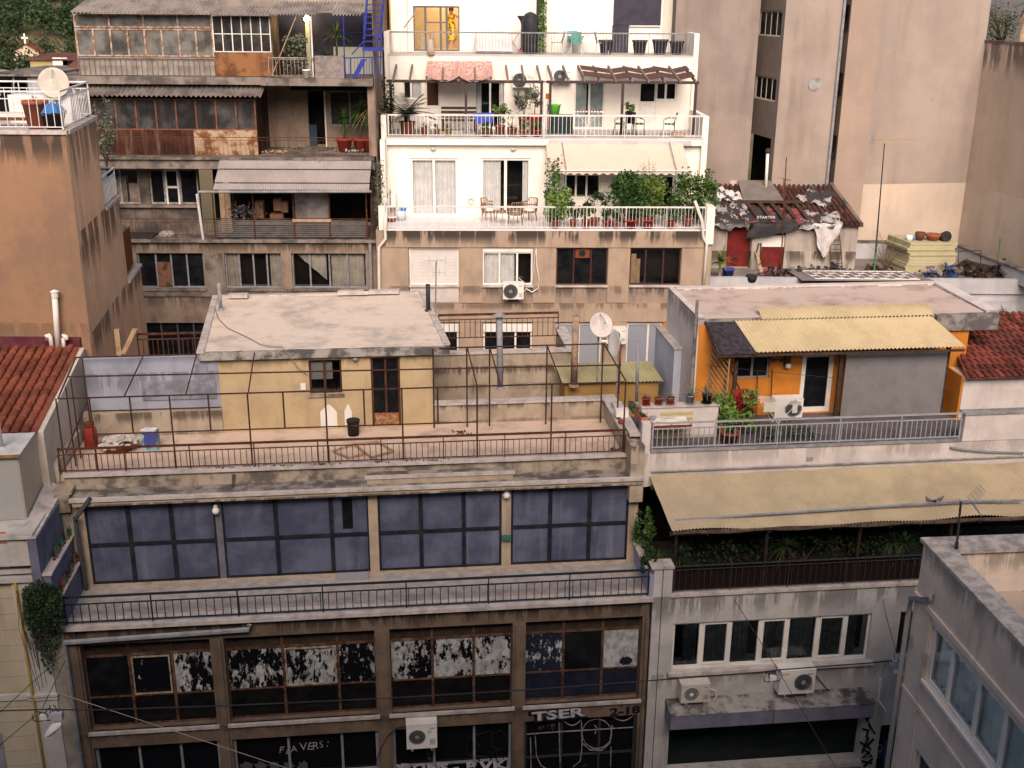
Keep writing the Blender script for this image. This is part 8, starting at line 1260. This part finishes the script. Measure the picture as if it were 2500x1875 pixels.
# ================================================================== rear terrace with the shed
rt = thing('terrace_building', 'low building with a cluttered roof terrace behind the orange penthouse', 'building', FT.w(13, 0, 0))
gb = surf('pale_grey_parapet', (.47, .47, .5), (.4, .4, .43), 1, streak=.35, scol=(.25, .24, .25), bump=.2); MB(FT).box(7.65, 23, -2.3, 3.2, 0, 11.58).build('body_wall', gb, rt); MB(FT).box(7.7, 22.9, -2.1, 3.1, 11.582, 11.6).build('terrace_floor', surf('terrace_dirt', (.25, .225, .21), (.17, .155, .145), 1.5, rough=.95, bump=.4), rt)
b = MB(FT); b.box(7.6, 23, -2.42, -2.2, 11.2, 11.78); b.build('front_parapet', gb, rt); pr0, pr1 = FT.floor(M5(1640, 850), 12.35), FT.floor(M5(2060, 1000), 12.2)
b = MB(FR); b.box(.2, 9, -.75, -.5, 11.6, 12.15); b.v += [FT.w(*q) for q in ((14.1, 2.0, 11.6), (16.2, 2.0, 11.6), (16.2, 2.2, 11.6), (14.1, 2.2, 11.6), (14.1, 2.0, 12.3), (16.2, 2.0, 12.3), (16.2, 2.2, 12.3), (14.1, 2.2, 12.3))]; n = 8; b.f += [tuple(n+i for i in q) for q in ((3, 2, 1, 0), (4, 5, 6, 7), (0, 1, 5, 4), (1, 2, 6, 5), (2, 3, 7, 6), (3, 0, 4, 7))]; b.build('side_parapet', gb, rt); b = MB(FR).box(.15, 9, -.8, -.45, 12.152, 12.21); b.build('coping', slab, rt); MB(FT).box(14.05, 16.25, 1.95, 2.25, 12.302, 12.36).build('coping', slab, rt)
sh_ = thing('tarp_roof_shed', 'stained old shed with dark red tile roof covered by printed tarpaulins', 'shed', FT.w(11, 1.5, 11.6))
d1 = FT.rect(M4, 1650, 680, 1828, 1000); d2 = FT.rect(M4, 1948, 665, 2112, 1020); shm = surf('shed_wall', (.40, .36, .32), (.33, .29, .26), 1.2, streak=.9, scol=(.05, .045, .04), drips=[(12.3, .7, .8, 1.5)], bump=.4, sfreq=1.6)
b = MB(FT).wall(8.15, 14.1, 11.6, 13.45, .0, .3, [(d1[0], d1[1], 11.62, 13.3), (d2[0], d2[1], 11.62, d2[3])]); b.box(d1[1]+.02, d2[0]-.02, -.1, -.003, 11.6, 13.4); b.box(8.15, 8.2, .3, 3, 11.6, 14); b.build('wall', shm, sh_)
rd = surf('red_door', (.17, .018, .015), (.1, .015, .013), 3, streak=.3, rough=.6); MB(FT).box(d1[0], d1[1], .22, .27, 11.62, 13.3).build('door', rd, sh_); zc = FT.at(M4(2030, 840), .1)[1]; zb2 = FT.at(M4(2030, 742), .1)[1]; d = MB(FT).box(d2[0], d2[1], .12, .17, 11.62, zc).build('door', rd, sh_); MB(FT).box(d2[0], d2[1], .12, .17, zc+.004, zb2).build('white_panel', white, d); MB(FT).box(d2[0], d2[1], .16, .17, zb2, d2[3]).build('barred_pane', glass, d); MB(FT).box(d2[0]-.1, d2[1]+.12, -.2, -.003, d2[3]+.02, d2[3]+.14).build('door_hood', lwood, sh_)
tiles(sh_, FT, 8.2, 14.1, (-.2, 13.42), (2.95, 14.55), surf('dark_tile', (.085, .036, .03), (.05, .03, .027), 1.5, island=.35, bump=.2), .21, .36, -.5)
b = MB(FT); b.hexa([(14.05, -.25, 13.4), (14.2, -.25, 13.4), (13.7, 2.95, 14.55), (13.55, 2.95, 14.55)], [(14.05, -.25, 13.55), (14.2, -.25, 13.55), (13.7, 2.95, 14.7), (13.55, 2.95, 14.7)]); b.build('verge', dsk, sh_)
b = MB(FT); b.hexa([(9.6, 1.2, 14.12), (11.3, 1.2, 14.12), (11.0, 2.9, 14.75), (9.6, 2.9, 14.75)], [(9.6, 1.2, 14.15), (11.3, 1.2, 14.15), (11.0, 2.9, 14.78), (9.6, 2.9, 14.78)]); b.build('metal_sheet', surf('dull_sheet', (.18, .165, .155), (.14, .13, .12), 2, rough=.5), sh_)
def shz(y): return 13.42+(y+.2)*.359
def tarp(label, quad, m, drop=0, amp=.05, n=(16, 12), seed=1.):
    b = MB(FT)
    def fn(u, v):
        p = [(quad[0][i]*(1-u)+quad[1][i]*u)*(1-v)+(quad[3][i]*(1-u)+quad[2][i]*u)*v for i in (0, 1)]; y = max(p[1], -.33)
        z = shz(y)+.11+amp*math.sin(u*9+seed)*math.sin(v*8+seed*2)+.5*amp*math.sin(u*23+v*17)
        if p[1] < -.33: z -= (-.33-p[1])
        return (p[0]+.04*math.sin(v*11+seed), y+.02*math.sin(u*14)*(p[1] < -.33), z)
    b.grid(fn, *n); return one(b, 'tarpaulin', m, label, 'tarpaulin', 'printed tarpaulins on the shed roof', smooth=True)
tk = peel('printed_tarp', (.42, .4, .4), (.03, .03, .034), .78, 2.2, 3.5, .5); tk2 = peel('printed_tarp_red', (.30, .07, .08), (.035, .033, .038), .79, 1.6, 3, .5, 3); twh = surf('white_tarp', (.55, .53, .53), (.42, .4, .4), 3, rough=.6, bump=.2); tbk = surf('black_tarp', (.03, .03, .034), (.05, .05, .055), 3, rough=.55)
tarp('crumpled black and white printed tarpaulin at the left end of the shed roof', [(8.1, -.5), (9.5, -.5), (9.9, 1.8), (8.3, 2.3)], tk, amp=.09)
tarp('red and black printed tarpaulin in the middle of the shed roof under slats', [(9.5, -.2), (12.2, -.2), (11.9, .9), (9.6, 1.0)], tk2, amp=.04, seed=2); ts = tarp('black banner with white lettering hanging over the shed eave', [(9.4, -.95), (11.6, -.55), (11.5, -.1), (9.8, -.15)], tbk, amp=.03, seed=.3)
tarp('white folded tarpaulin lying high at the left of the shed roof', [(8.4, 1.5), (9.5, 1.3), (9.8, 1.9), (8.7, 2.6)], twh, amp=.13, seed=4); tarp('white printed tarpaulin with a red corner near the shed ridge', [(11.9, 1.7), (13.0, 1.0), (13.7, 2.2), (12.7, 2.7)], tk, amp=.09, seed=5); tarp('white and grey tarpaulin draped along the right part of the shed roof', [(11.6, -.5), (13.3, -.45), (13.4, .6), (11.9, .7)], tk, amp=.06, seed=6); tarp('long white tarpaulin corner hanging far down over the right eave', [(12.6, -1.65), (12.75, -1.65), (13.4, -.2), (12.1, -.2)], twh, amp=.03, seed=7)
sx0, sz0 = FT.at(M4(1890, 600), -.42); text_mesh('STARTER', FT, sx0, -.42, sz0, .15, white, ts, 'lettering', 1.25, .01, .003, .15)
for k in range(5): b = MB(FT); x = 9.9+.5*k; b.hexa([(x, -.05, shz(0)+.2), (x+.16, -.05, shz(0)+.2), (x-.1, 1.1, shz(1.1)+.2), (x-.26, 1.1, shz(1.1)+.2)], [(x, -.05, shz(0)+.24), (x+.16, -.05, shz(0)+.24), (x-.1, 1.1, shz(1.1)+.24), (x-.26, 1.1, shz(1.1)+.24)]); one(b, 'loose_timber', wood, 'weathered timber slat weighing down the tarpaulins on the shed roof', 'slat', 'slats across the shed roof')
b = MB(FT); b.box(9.2, 12.0, 1.12, 1.25, shz(1.15)+.2, shz(1.15)+.3); one(b, 'timber_beam', wood, 'long dark timber lying across the shed roof above the slats', 'beam')
p0, p1 = FT.at(M4(1970, 330), 2.4), FT.at(M4(1985, 50), 2.4); t = thing('vent_pipe', 'white pipe with a black cowl rising from the shed roof', 'pipe', FT.w(p0[0], 2.4, p0[1])); MB(FT).tube([(p0[0], 2.4, p0[1]-.1), (p1[0], 2.4, p1[1])], .065, 9).build('pipe', white, t, True); MB(FT).lathe((p1[0], 2.4, p1[1]), [(.08, 0), (.12, .06), (.1, .18), (.02, .22)], 10).build('cowl', darkm, t)
p0, p1 = FT.at(M4(2090, 1130), -2.1), FT.at(M4(2143, 80), -2.1); t = thing('thin_mast', 'thin rusty mast with a tangle of aerial wire in front of the shed', 'mast', FT.w(p0[0], -2.1, p0[1])); MB(FT).tube([(p0[0], -2.1, p0[1]), (p1[0], -2.1, p1[1])], [.03, .018], 6).build('pole', rustm, t); b = MB(FT); z = FT.at(M4(2120, 265), -2.1)[1]; x = FT.at(M4(2120, 265), -2.1)[0]; [b.tube([(x+random.uniform(-.3, .3), -2.1+random.uniform(-.2, .2), z+random.uniform(-.1, .1)), (x, -2.1, z), (x+random.uniform(-.1, .2), -2.1, z-random.uniform(.2, .8))], .01, 4) for _ in range(7)]; b.build('wire_tangle', rustp, t)
# tall aerial on the rear terrace
p0, p1 = FT.at(M5(945, 1062), -.7), FT.at(T5(1035, 1210), -.7); t = thing('tv_antenna', 'very tall tv aerial on a guyed mast on the rear terrace', 'antenna', FT.w(p0[0], -.7, 11.6)); pm = FT.at(M5(960, 890), -.7); MB(FT).tube([(p0[0], -.7, 11.6), (pm[0], -.7, pm[1])], .04, 7).build('green_base', surf('green_paint', (.08, .2, .07)), t); MB(FT).tube([(pm[0], -.7, pm[1]), (p1[0], -.7, p1[1])], [.035, .02], 6).build('mast', darkm, t)
q0, q1 = FT.at(T5(935, 1172), -.7), FT.at(T5(1292, 1172), -.7); b = MB(FT); b.tube([(q0[0], -.7, q0[1]), (q1[0], -.7, q1[1])], .018, 5); [b.tube([(q0[0]+(q1[0]-q0[0])*k/14, -.85, q0[1]), (q0[0]+(q1[0]-q0[0])*k/14, -.55, q0[1])], .007, 4) for k in range(15)]; s0, s1 = FT.at(T5(980, 1205), -.7), FT.at(T5(1105, 1205), -.7); b.tube([(s0[0], -.7, q0[1]), (s0[0], -.7, s0[1]), (s1[0], -.7, s0[1]), (s1[0], -.7, q0[1])], .012, 4); b.build('boom', surf('brass', (.4, .3, .14)), t); b = MB(FT); [b.tube([(q0[0]+.02, -.7+i*.07, q0[1]), (q0[0]-.12, -.7+i*.07, q0[1]+.25*s)], .004, 4) for i in range(-3, 4) for s in (1, -1)]; b.build('reflector', greym, t)
p0, p1 = FT.at(M5(1980, 1080), -.9), FT.at(M5(2012, 765), -.9); one(MB(FT).tube([(p0[0], -.9, 11.6), (p1[0], -.9, p1[1])], .035, 6), 'green_pole', surf('green_paint', (.08, .2, .07)), 'green metal pole standing at the right side of the rear terrace', 'pole')
# stack of yellow insulation boards and pots on it
ins = surf('insulation', (.44, .405, .26), (.38, .35, .235), 2, rough=.9, bump=.1, island=.06); x0 = FT.floor(M5(1200, 1060), 11.6)[0]; x1 = FT.floor(M5(1610, 1030), 11.6)[0]; st = 11.61; hh = .105
for k in range(12):
    o = random.uniform(-.08, .08); o2 = random.uniform(-.04, .04); sx_ = .02*k; b = MB(FT); b.hexa([(x0+o-.35, .9, st), (x0+o+.05, -.75+o2, st), (x1-.25+o, -.65+o2, st), (x1-.35+o, 1.1, st)], [(x0+o-.35, .9, st+hh-.006), (x0+o+.05, -.75+o2, st+hh-.006), (x1-.25+o, -.65+o2, st+hh-.006), (x1-.35+o, 1.1, st+hh-.006)])
    one(b, 'insulation_board', ins, 'yellow insulation board in the big stack on the rear terrace' if k < 11 else 'topmost yellow insulation board carrying the flower pots', 'board', 'yellow boards stacked on the rear terrace'); st += hh
zt_ = st
for p, kind, sz, lab in ((M5(1325, 790), (.17, .24), terra, 'brown round flower pot standing on the yellow board stack'),): pass
def tpot(p, prof, m, lab, name='flower_pot', rot=None, in_=None):
    x, z = FT.at(p, -.2); c = FT.w(x, -.2, zt_); t = thing(name, lab, 'pot', c, 0, 'pots on the yellow board stack'); MB().lathe(c+Vector((0, 0, .16 if rot else 0)), prof, 16, False, rot).build('pot', m, t, True); MB().lathe(c+Vector((0, 0, max(z for _, z in prof)*.85 if not rot else .16)), [(.001, 0), (prof[-1][0]*.8, .005)], 12, False).build('soil', soil, t)
tpot(M5(1325, 820), [(.12, 0), (.2, .2), (.2, .33), (.17, .33)], surf('brown_pot', (.13, .06, .04)), 'tall brown flower pot on the yellow board stack'); tpot(M5(1435, 815), [(.18, 0), (.3, .2), (.32, .26), (.28, .26)], terra, 'wide terracotta bowl on the yellow board stack'); tpot(M5(1532, 815), [(.16, -.2), (.2, .1), (.22, .2), (.18, .2)], black, 'black pot tipped on its side on the yellow board stack', rot=Matrix.Rotation(1.35, 3, 'X')); tpot(M5(1238, 810), [(.13, 0), (.13, .2), (.12, .2)], curt, 'cream tin can at the left end of the yellow board stack', 'tin_can'); tpot(M5(1270, 818), [(.08, 0), (.08, .12), (.07, .12)], surf('blue_plastic', (.06, .2, .5)), 'small blue pot at the left end of the yellow board stack')
# ladder, lattice, clutter
la, lb = FT.at(M5(682, 1060), -.7), FT.at(M5(655, 740), -.05); lc, ld = FT.at(M5(597, 1000), -.6), FT.at(M5(578, 740), -.05); t = thing('ladder', 'rusty iron ladder leaning on the stained shed wall', 'ladder', FT.w(la[0], -.6, 11.6)); b = MB(FT); P0, P1, Q0, Q1 = Vector((la[0], -.7, 11.6)), Vector((lb[0], -.06, lb[1])), Vector((la[0]-.5, -.7, 11.6)), Vector((ld[0], -.06, lb[1])); b.tube([tuple(P0), tuple(P1)], .022, 5).tube([tuple(Q0), tuple(Q1)], .022, 5); b.build('rails', rustm, t); [MB(FT).tube([tuple(P0+(P1-P0)*k/8), tuple(Q0+(Q1-Q0)*k/8)], .015, 5).build('rung', rustm, t) for k in range(1, 8)]
b = MB(FT); L0, L1 = FT.floor(M5(250, 1080), 11.8), FT.floor(M5(1490, 1175), 11.8); zz = 11.8; t = thing('skylight_cover', 'flat brown cover with a white lattice grid on the rear terrace edge', 'cover', FT.w(13.5, -2, 11.6)); b.hexa([(11.2, -2.9, zz), (16.4, -2.9, zz), (15.7, -1.2, zz), (11.0, -1.1, zz)], [(11.2, -2.9, zz+.03), (16.4, -2.9, zz+.03), (15.7, -1.2, zz+.03), (11.0, -1.1, zz+.03)]); b.build('sheet', surf('grey_brown_sheet', (.22, .19, .19), (.17, .15, .155), 2), t); b = MB(FT); b.box(11.3, 16.3, -2.7, -2.6, 11.6, zz); b.build('support', wood, t)
b = MB(FT)
for k in range(15): x = 11.7+.29*k; b.tube([(x+.06, -2.8, zz+.06), (x-.15, -1.5, zz+.06)], .018, 4)
for j in range(4):
    for k in range(14):
        if (k+j) % 2: x = 11.7+.29*k-.05*j; b.tube([(x, -2.65+.38*j, zz+.06), (x+.29, -2.65+.38*j, zz+.06)], .018, 4)
b.tube([(11.76, -2.8, zz+.06), (15.82, -2.8, zz+.06)], .02, 4).tube([(11.55, -1.5, zz+.06), (15.6, -1.5, zz+.06)], .02, 4); b.build('white_lattice', white, t)
def heap(label, p, m, sx, sy, sz, n=50, leaf=.2, cat='rubbish', name='rubbish_heap'): x, y = FT.floor(p, 11.6); b = MB(FT); b.leaves(n, lambda: FT.w(x+random.gauss(0, sx), y+random.gauss(0, sy), 11.62+abs(random.gauss(0, sz))), leaf, 0, .8); one(b, name, m, label, cat)
heap('crumpled heap of white, black and red tarpaulin on the rear terrace floor', M4(2090, 1090), tk2, .35, .2, .18, 80, .3); heap('dark cloth heap beside the ladder foot', M5(610, 1050), surf('navy_cloth', (.03, .03, .05)), .25, .15, .15); heap('heap of grey hoses and rags on the terrace floor', M5(370, 1050), surf('rag_grey', (.2, .19, .19), (.06, .06, .07), 4), .45, .15, .12); heap('blue and beige bags piled in front of the yellow boards', M5(1500, 1090), surf('bag_mix', (.035, .06, .16), (.22, .19, .16), 2.2, .48, .52), .5, .2, .2, 110, .28); heap('blackened branches and debris at the right end of the terrace', M5(1900, 1090), surf('char', (.03, .025, .022), (.08, .05, .04), 4), .6, .25, .2, 150, .25); heap('small debris round the mast foot', M5(970, 1050), surf('char', (.03, .025, .022)), .3, .15, .1)
b = MB(FT); [b.tube([(18.3+.05*k, .2-.05*k, 11.7+.06*k), (19.7+.1*k, -.7-.1*k, 11.68+.03*k)], .05, 5) for k in range(6)]; one(b, 'charred_timbers', surf('char', (.03, .025, .022)), 'stack of charred timbers beside the side parapet of the rear terrace', 'timbers'); b = MB(FT); b.tube([(18.5, .3, 11.7), (18.45, .35, 12.3), (19.35, .3, 12.35), (19.4, .2, 11.7)], .025, 5); one(b, 'bent_frame', darkm, 'bent black metal frame standing behind the charred timbers', 'frame')
x, y = FT.floor(M5(1040, 1050), 11.6); t = thing('bare_shrub', 'bare leafless shrub left of the yellow board stack', 'shrub', FT.w(x, y, 11.6)); b = MB()
def twigs(c, hgt, n, sp, b):
    for i in range(n):
        a = random.uniform(0, 6.283); q = c.copy(); d = Vector((math.cos(a)*sp, math.sin(a)*sp, 1)); pts = [q]
        for j in range(5): d += Vector((random.gauss(0, .22), random.gauss(0, .22), 0)); q = q+d.normalized()*hgt*.22*random.uniform(.7, 1.2); pts.append(q)
        b.tube(pts, [.018, .014, .01, .007, .005, .003], 4, False)
        for j in (2, 3, 4): e = pts[j]+Vector((random.gauss(0, .12), random.gauss(0, .12), .18))*hgt*.8; b.tube([pts[j], e], [.006, .002], 4, False)
twigs(FT.w(x, y, 11.6), 1.7, 12, .25, b); b.build('branches', surf('twig', (.13, .085, .06)), t); x, y = FT.floor(M4(1610, 1000), 11.6); t = thing('bare_shrub', 'bare black branched shrub by the left red shed door', 'shrub', FT.w(x, y, 11.6)); b = MB(); twigs(FT.w(x, y, 11.6), 2.1, 8, .3, b); b.build('branches', surf('twig_dark', (.05, .035, .03)), t)
x = FT.at(M4(1585, 1000), -1.9)[0]; c = FT.w(x, -1.9, 11.6); t = thing('yucca', 'bright yellow green yucca on a bare trunk at the terrace corner', 'yucca', c); zt2 = FT.at(M4(1585, 960), -1.9)[1]; MB().tube([c, Vector((c.x, c.y, zt2))], [.07, .055], 7, False).build('trunk', lwood, t); b = MB(); k = Vector((c.x, c.y, zt2)); [b.blade(k, (math.cos(a)*math.cos(e), math.sin(a)*math.cos(e), math.sin(e)), random.uniform(.4, .62), .055, .2) for a, e in [(random.uniform(0, 6.28), random.uniform(-.4, 1.45)) for _ in range(120)]]; b.build('foliage', g_lime, t)
c = FT.w(FT.at(M4(1650, 1080), -1.6)[0], -1.6, 11.6); t = thing('flower_pot', 'blue plastic pot standing behind the yellow green yucca', 'pot', c); pot_mb(c, .24, .36).build('pot', surf('blue_pot', (.05, .07, .35)), t, True); MB().lathe(c+Vector((0, 0, .3)), [(.001, 0), (.2, 0)], 10, False).build('soil', soil, t)
c = FT.w(*FT.floor(M4(1845, 1130), 11.6), 11.6); t = thing('black_drum', 'small black drum lying open on the rear terrace floor', 'drum', c); MB().lathe(c, [(.2, 0), (.24, .12), (.22, .24), (.16, .25)], 14, False).build('drum', black, t, True); MB().lathe(c+Vector((0, 0, .23)), [(.22, 0), (.23, .03)], 14, False).build('rim', darkm, t)
b = MB(FT); p = FT.floor(M4(1930, 1050), 11.6); b.hexa([(p[0]-.05, p[1], 11.6), (p[0]+.07, p[1], 11.6), (p[0]+.07, p[1]+.05, 11.6), (p[0]-.05, p[1]+.05, 11.6)], [(p[0]-.2, -.12, 12.3), (p[0]-.08, -.12, 12.3), (p[0]-.08, -.1, 12.35), (p[0]-.2, -.1, 12.35)]); one(b, 'leaning_plank', lwood, 'short plank leaning on the shed wall between the doors', 'plank'); x, z = FT.at(M4(1915, 850), -.15); one(MB(FT).tube([(x-.1, -.14, z-.2), (x-.05, -.16, z+.2), (x+.05, -.16, z+.2), (x+.08, -.14, z-.5)], .025, 5), 'tap_pipe', darkm, 'dark bent tap pipe on the shed wall between the two doors', 'pipe'); x, z = FT.at(M4(1705, 950), .15); b = MB(FT); b.tube([(x+.12*math.cos(k*.45), .1, z+.14*math.sin(k*.45)) for k in range(15)], .02, 5); one(b, 'hose_coil', wood, 'coiled brown hose hanging on the left red shed door', 'hose')
potted('agave growing at the foot of the grey parapet above the tile roof', FT.w(FT.at(M5(2035, 1390), -2.9)[0], -2.9, FT.at(M5(2035, 1400), -2.9)[1]-.2), .15, .2, 'spiky', .6, terra, g_agave)
b = MB(FT); x0, x1, z0, z1 = FT.rect(M5, 1830, 1310, 2110, 1370, -2.6); b.box(x0, x1, -2.9, -2.31, z0-.4, z1); one(b, 'wall_step', gb, 'low grey masonry step at the foot of the grey parapet', 'step')
# ================================================================== hill, woods and far houses at the upper left
hill = surf('dry_hillside', (.16, .125, .075), (.08, .09, .045), .05, .4, .6, rough=1, bump=0)
def hz(x, y): return 4+max(0, y-60)*.035+max(0, y-215)*.19+2.5*math.sin(x*.03+y*.02)
b = MB(); b.grid(lambda u, v: (-260+300*u, 62+460*v, hz(-260+300*u, 62+460*v)), 40, 60, False); tag(b.build('hillside', hill, None, True), kind='structure')
b = MB()
def crown(x, y, R, n, b):
    z = hz(x, y); cl = [(Vector((x+random.gauss(0, R*.45), y+random.gauss(0, R*.45), z+R*random.uniform(.5, 1.3))), R*random.uniform(.35, .6)) for _ in range(7)]
    def fn():
        k, s = random.choice(cl); v = Vector((random.gauss(0, 1), random.gauss(0, 1), random.gauss(0, 1))).normalized()*random.random()**.3
        return k+v*s
    b.leaves(n, fn, R*.2, .2, .7)
g_far = leafm('leaf_far', (.024, .05, .022), (.07, .115, .042)); g_far2 = leafm('leaf_far_light', (.03, .05, .02), (.075, .1, .04))
woods = [MB(), MB()]
for k in range(200):
    y = random.uniform(222, 330); x = -y*random.uniform(.34, .5); crown(x, y, random.uniform(2.4, 4.2), 300, woods[0] if random.random() < .75 else woods[1])
tag(woods[0].build('woodland', g_far), kind='stuff'); tag(woods[1].build('light_woodland', g_far2), kind='stuff')
def far(p, D): d = ray(p); k = D/d.y; return Vector((d.x*k, D, ZC+d.z*k))
for p, D, R, m, lab in ((T1(60, 420), 190, 4.5, g_far2, 'round grey green tree left of the church'), (T1(40, 540), 150, 3, g_far2, 'bright green bush below the church at the left edge'), (T1(380, 400), 200, 2.5, g_far, 'dark round bush right of the church'), (T1(620, 400), 170, 2.2, g_far2, 'light green bush beside the derelict veranda'), (T1(260, 570), 120, 2.1, g_far, 'dense dark hedge in front of the church'), (T1(340, 570), 120, 2.0, g_far, 'dark hedge bush nearest the satellite dish')):
    q = far(p, D); b = MB(); t = thing('tree', lab, 'tree', q-Vector((0, 0, R)), 0, 'trees near the church'); b.leaves(700, lambda: q+Vector((random.gauss(0, R*.42), random.gauss(0, R*.42), random.gauss(0, R*.34))), R*.16, .2, .7); b.build('crown', m, t); MB().tube([q-Vector((0, 0, R*1.8)), q], [.25, .1], 6, False).build('trunk', wood, t)
D = 185; q = far(T1(235, 575), D); cw = surf('church_cream', (.55, .45, .33), (.48, .39, .29), .3); t = thing('church_belfry', 'small cream church belfry with red tile roof and white cross', 'church', q)
FCH = Fr(q.x, q.y, 12); zb_ = q.z; b = MB(FCH).wall(-1.9, 1.9, zb_-3, zb_+2.6, 0, .7, [(-1.25, -.3, zb_-1, zb_+1.6), (.1, .85, zb_-1, zb_+1.5)]); b.poly([(-1.9, 0, zb_+2.6), (1.9, 0, zb_+2.6), (.0, 0, zb_+3.6)]); b.box(-1.9, 1.9, .7, 4, zb_-3, zb_+2.6); b.build('wall', cw, t)
b = MB(FCH); b.poly([(-2.3, -.4, zb_+2.4), (0, -.4, zb_+3.75), (0, 4.4, zb_+3.75), (-2.3, 4.4, zb_+2.4)]).poly([(0, -.4, zb_+3.75), (2.3, -.4, zb_+2.4), (2.3, 4.4, zb_+2.4), (0, 4.4, zb_+3.75)]); b.build('tile_roof', surf('church_tile', (.28, .08, .05), (.2, .06, .04), 1), t)
for xx, zt4 in ((-.775, 1.6), (.475, 1.5)): MB(FCH).tube([(xx, .6, zb_+zt4-.3), (xx, .5, zb_+zt4-.2)], .42, 12).build('bell_arch', room, t)
b = MB(FCH); b.box(-.12, .12, .4, .6, zb_+3.6, zb_+5.3).box(-.5, .5, .4, .6, zb_+4.5, zb_+4.75); b.build('cross', white, t)
def house(label, p0, p1, D, dep, m, roofm, rh=0, win=0, name='house'):
    a, c = far(p0, D), far(p1, D); x0, x1, z1 = a.x, c.x, a.z; t = thing(name, label, 'house', ((x0+x1)/2, D+dep/2, 0)); MB().box(x0, x1, D, D+dep, 0, z1).build('wall', m, t)
    b = MB(); o = .3; b.hexa([(x0-o, D-o, z1+.002), (x1+o, D-o, z1+.002), (x1+o, D+dep+o, z1+.002), (x0-o, D+dep+o, z1+.002)], [(x0-o, D-o, z1+.12), (x1+o, D-o, z1+.12), (x1+o, D+dep, z1+.12+rh), (x0-o, D+dep, z1+.12+rh)]); b.build('roof', roofm, t); return t, x0, x1, z1
gh = surf('far_grey', (.42, .42, .45), (.36, .36, .39), .5, streak=.3); t, x0, x1, z1 = house('pale grey house with narrow windows behind the roof terrace dish', T1(-60, 640), T1(330, 690), 62, 8, gh, slab)
for p in (T1(50, 690), T1(50, 745), T1(180, 720), T1(180, 775), T1(20, 880)): q = far(p, 61.9); MB().box(q.x-.32, q.x+.32, 61.86, 61.98, q.z-.45, q.z+.45).build('window', glass, t)
house('low red roofed house between the dish and the derelict veranda', T1(500, 690), T1(720, 690), 66, 9, gh, surf('old_red_roof', (.16, .06, .045), (.1, .05, .04), .8), 2.2); t, x0, x1, z1 = house('shabby low house with yellow wall below the church', T1(250, 505), T1(680, 480), 110, 6, surf('ochre', (.4, .33, .15), (.3, .24, .15), .4), surf('old_red_roof', (.16, .06, .045)), .3)
for p in (T1(505, 495), T1(590, 505)): q = far(p, 109.9); MB().box(q.x-.7, q.x+.7, 109.84, 109.97, q.z-.7, q.z+.1).build('window', white if p[0] < 160 else glass, t)
b = MB(); q0, q1 = far(T1(-40, 590), 90), far(T1(380, 640), 90); b.hexa([(q0.x, 90, 0), (q1.x, 90, 0), (q1.x, 91, 0), (q0.x, 91, 0)], [(q0.x, 90, q0.z), (q1.x, 90, q1.z), (q1.x, 91, q1.z), (q0.x, 91, q0.z)]); one(b, 'stone_wall', surf('rubble_wall', (.38, .31, .25), (.24, .2, .17), .9), 'old rubble stone wall running below the church trees', 'wall')
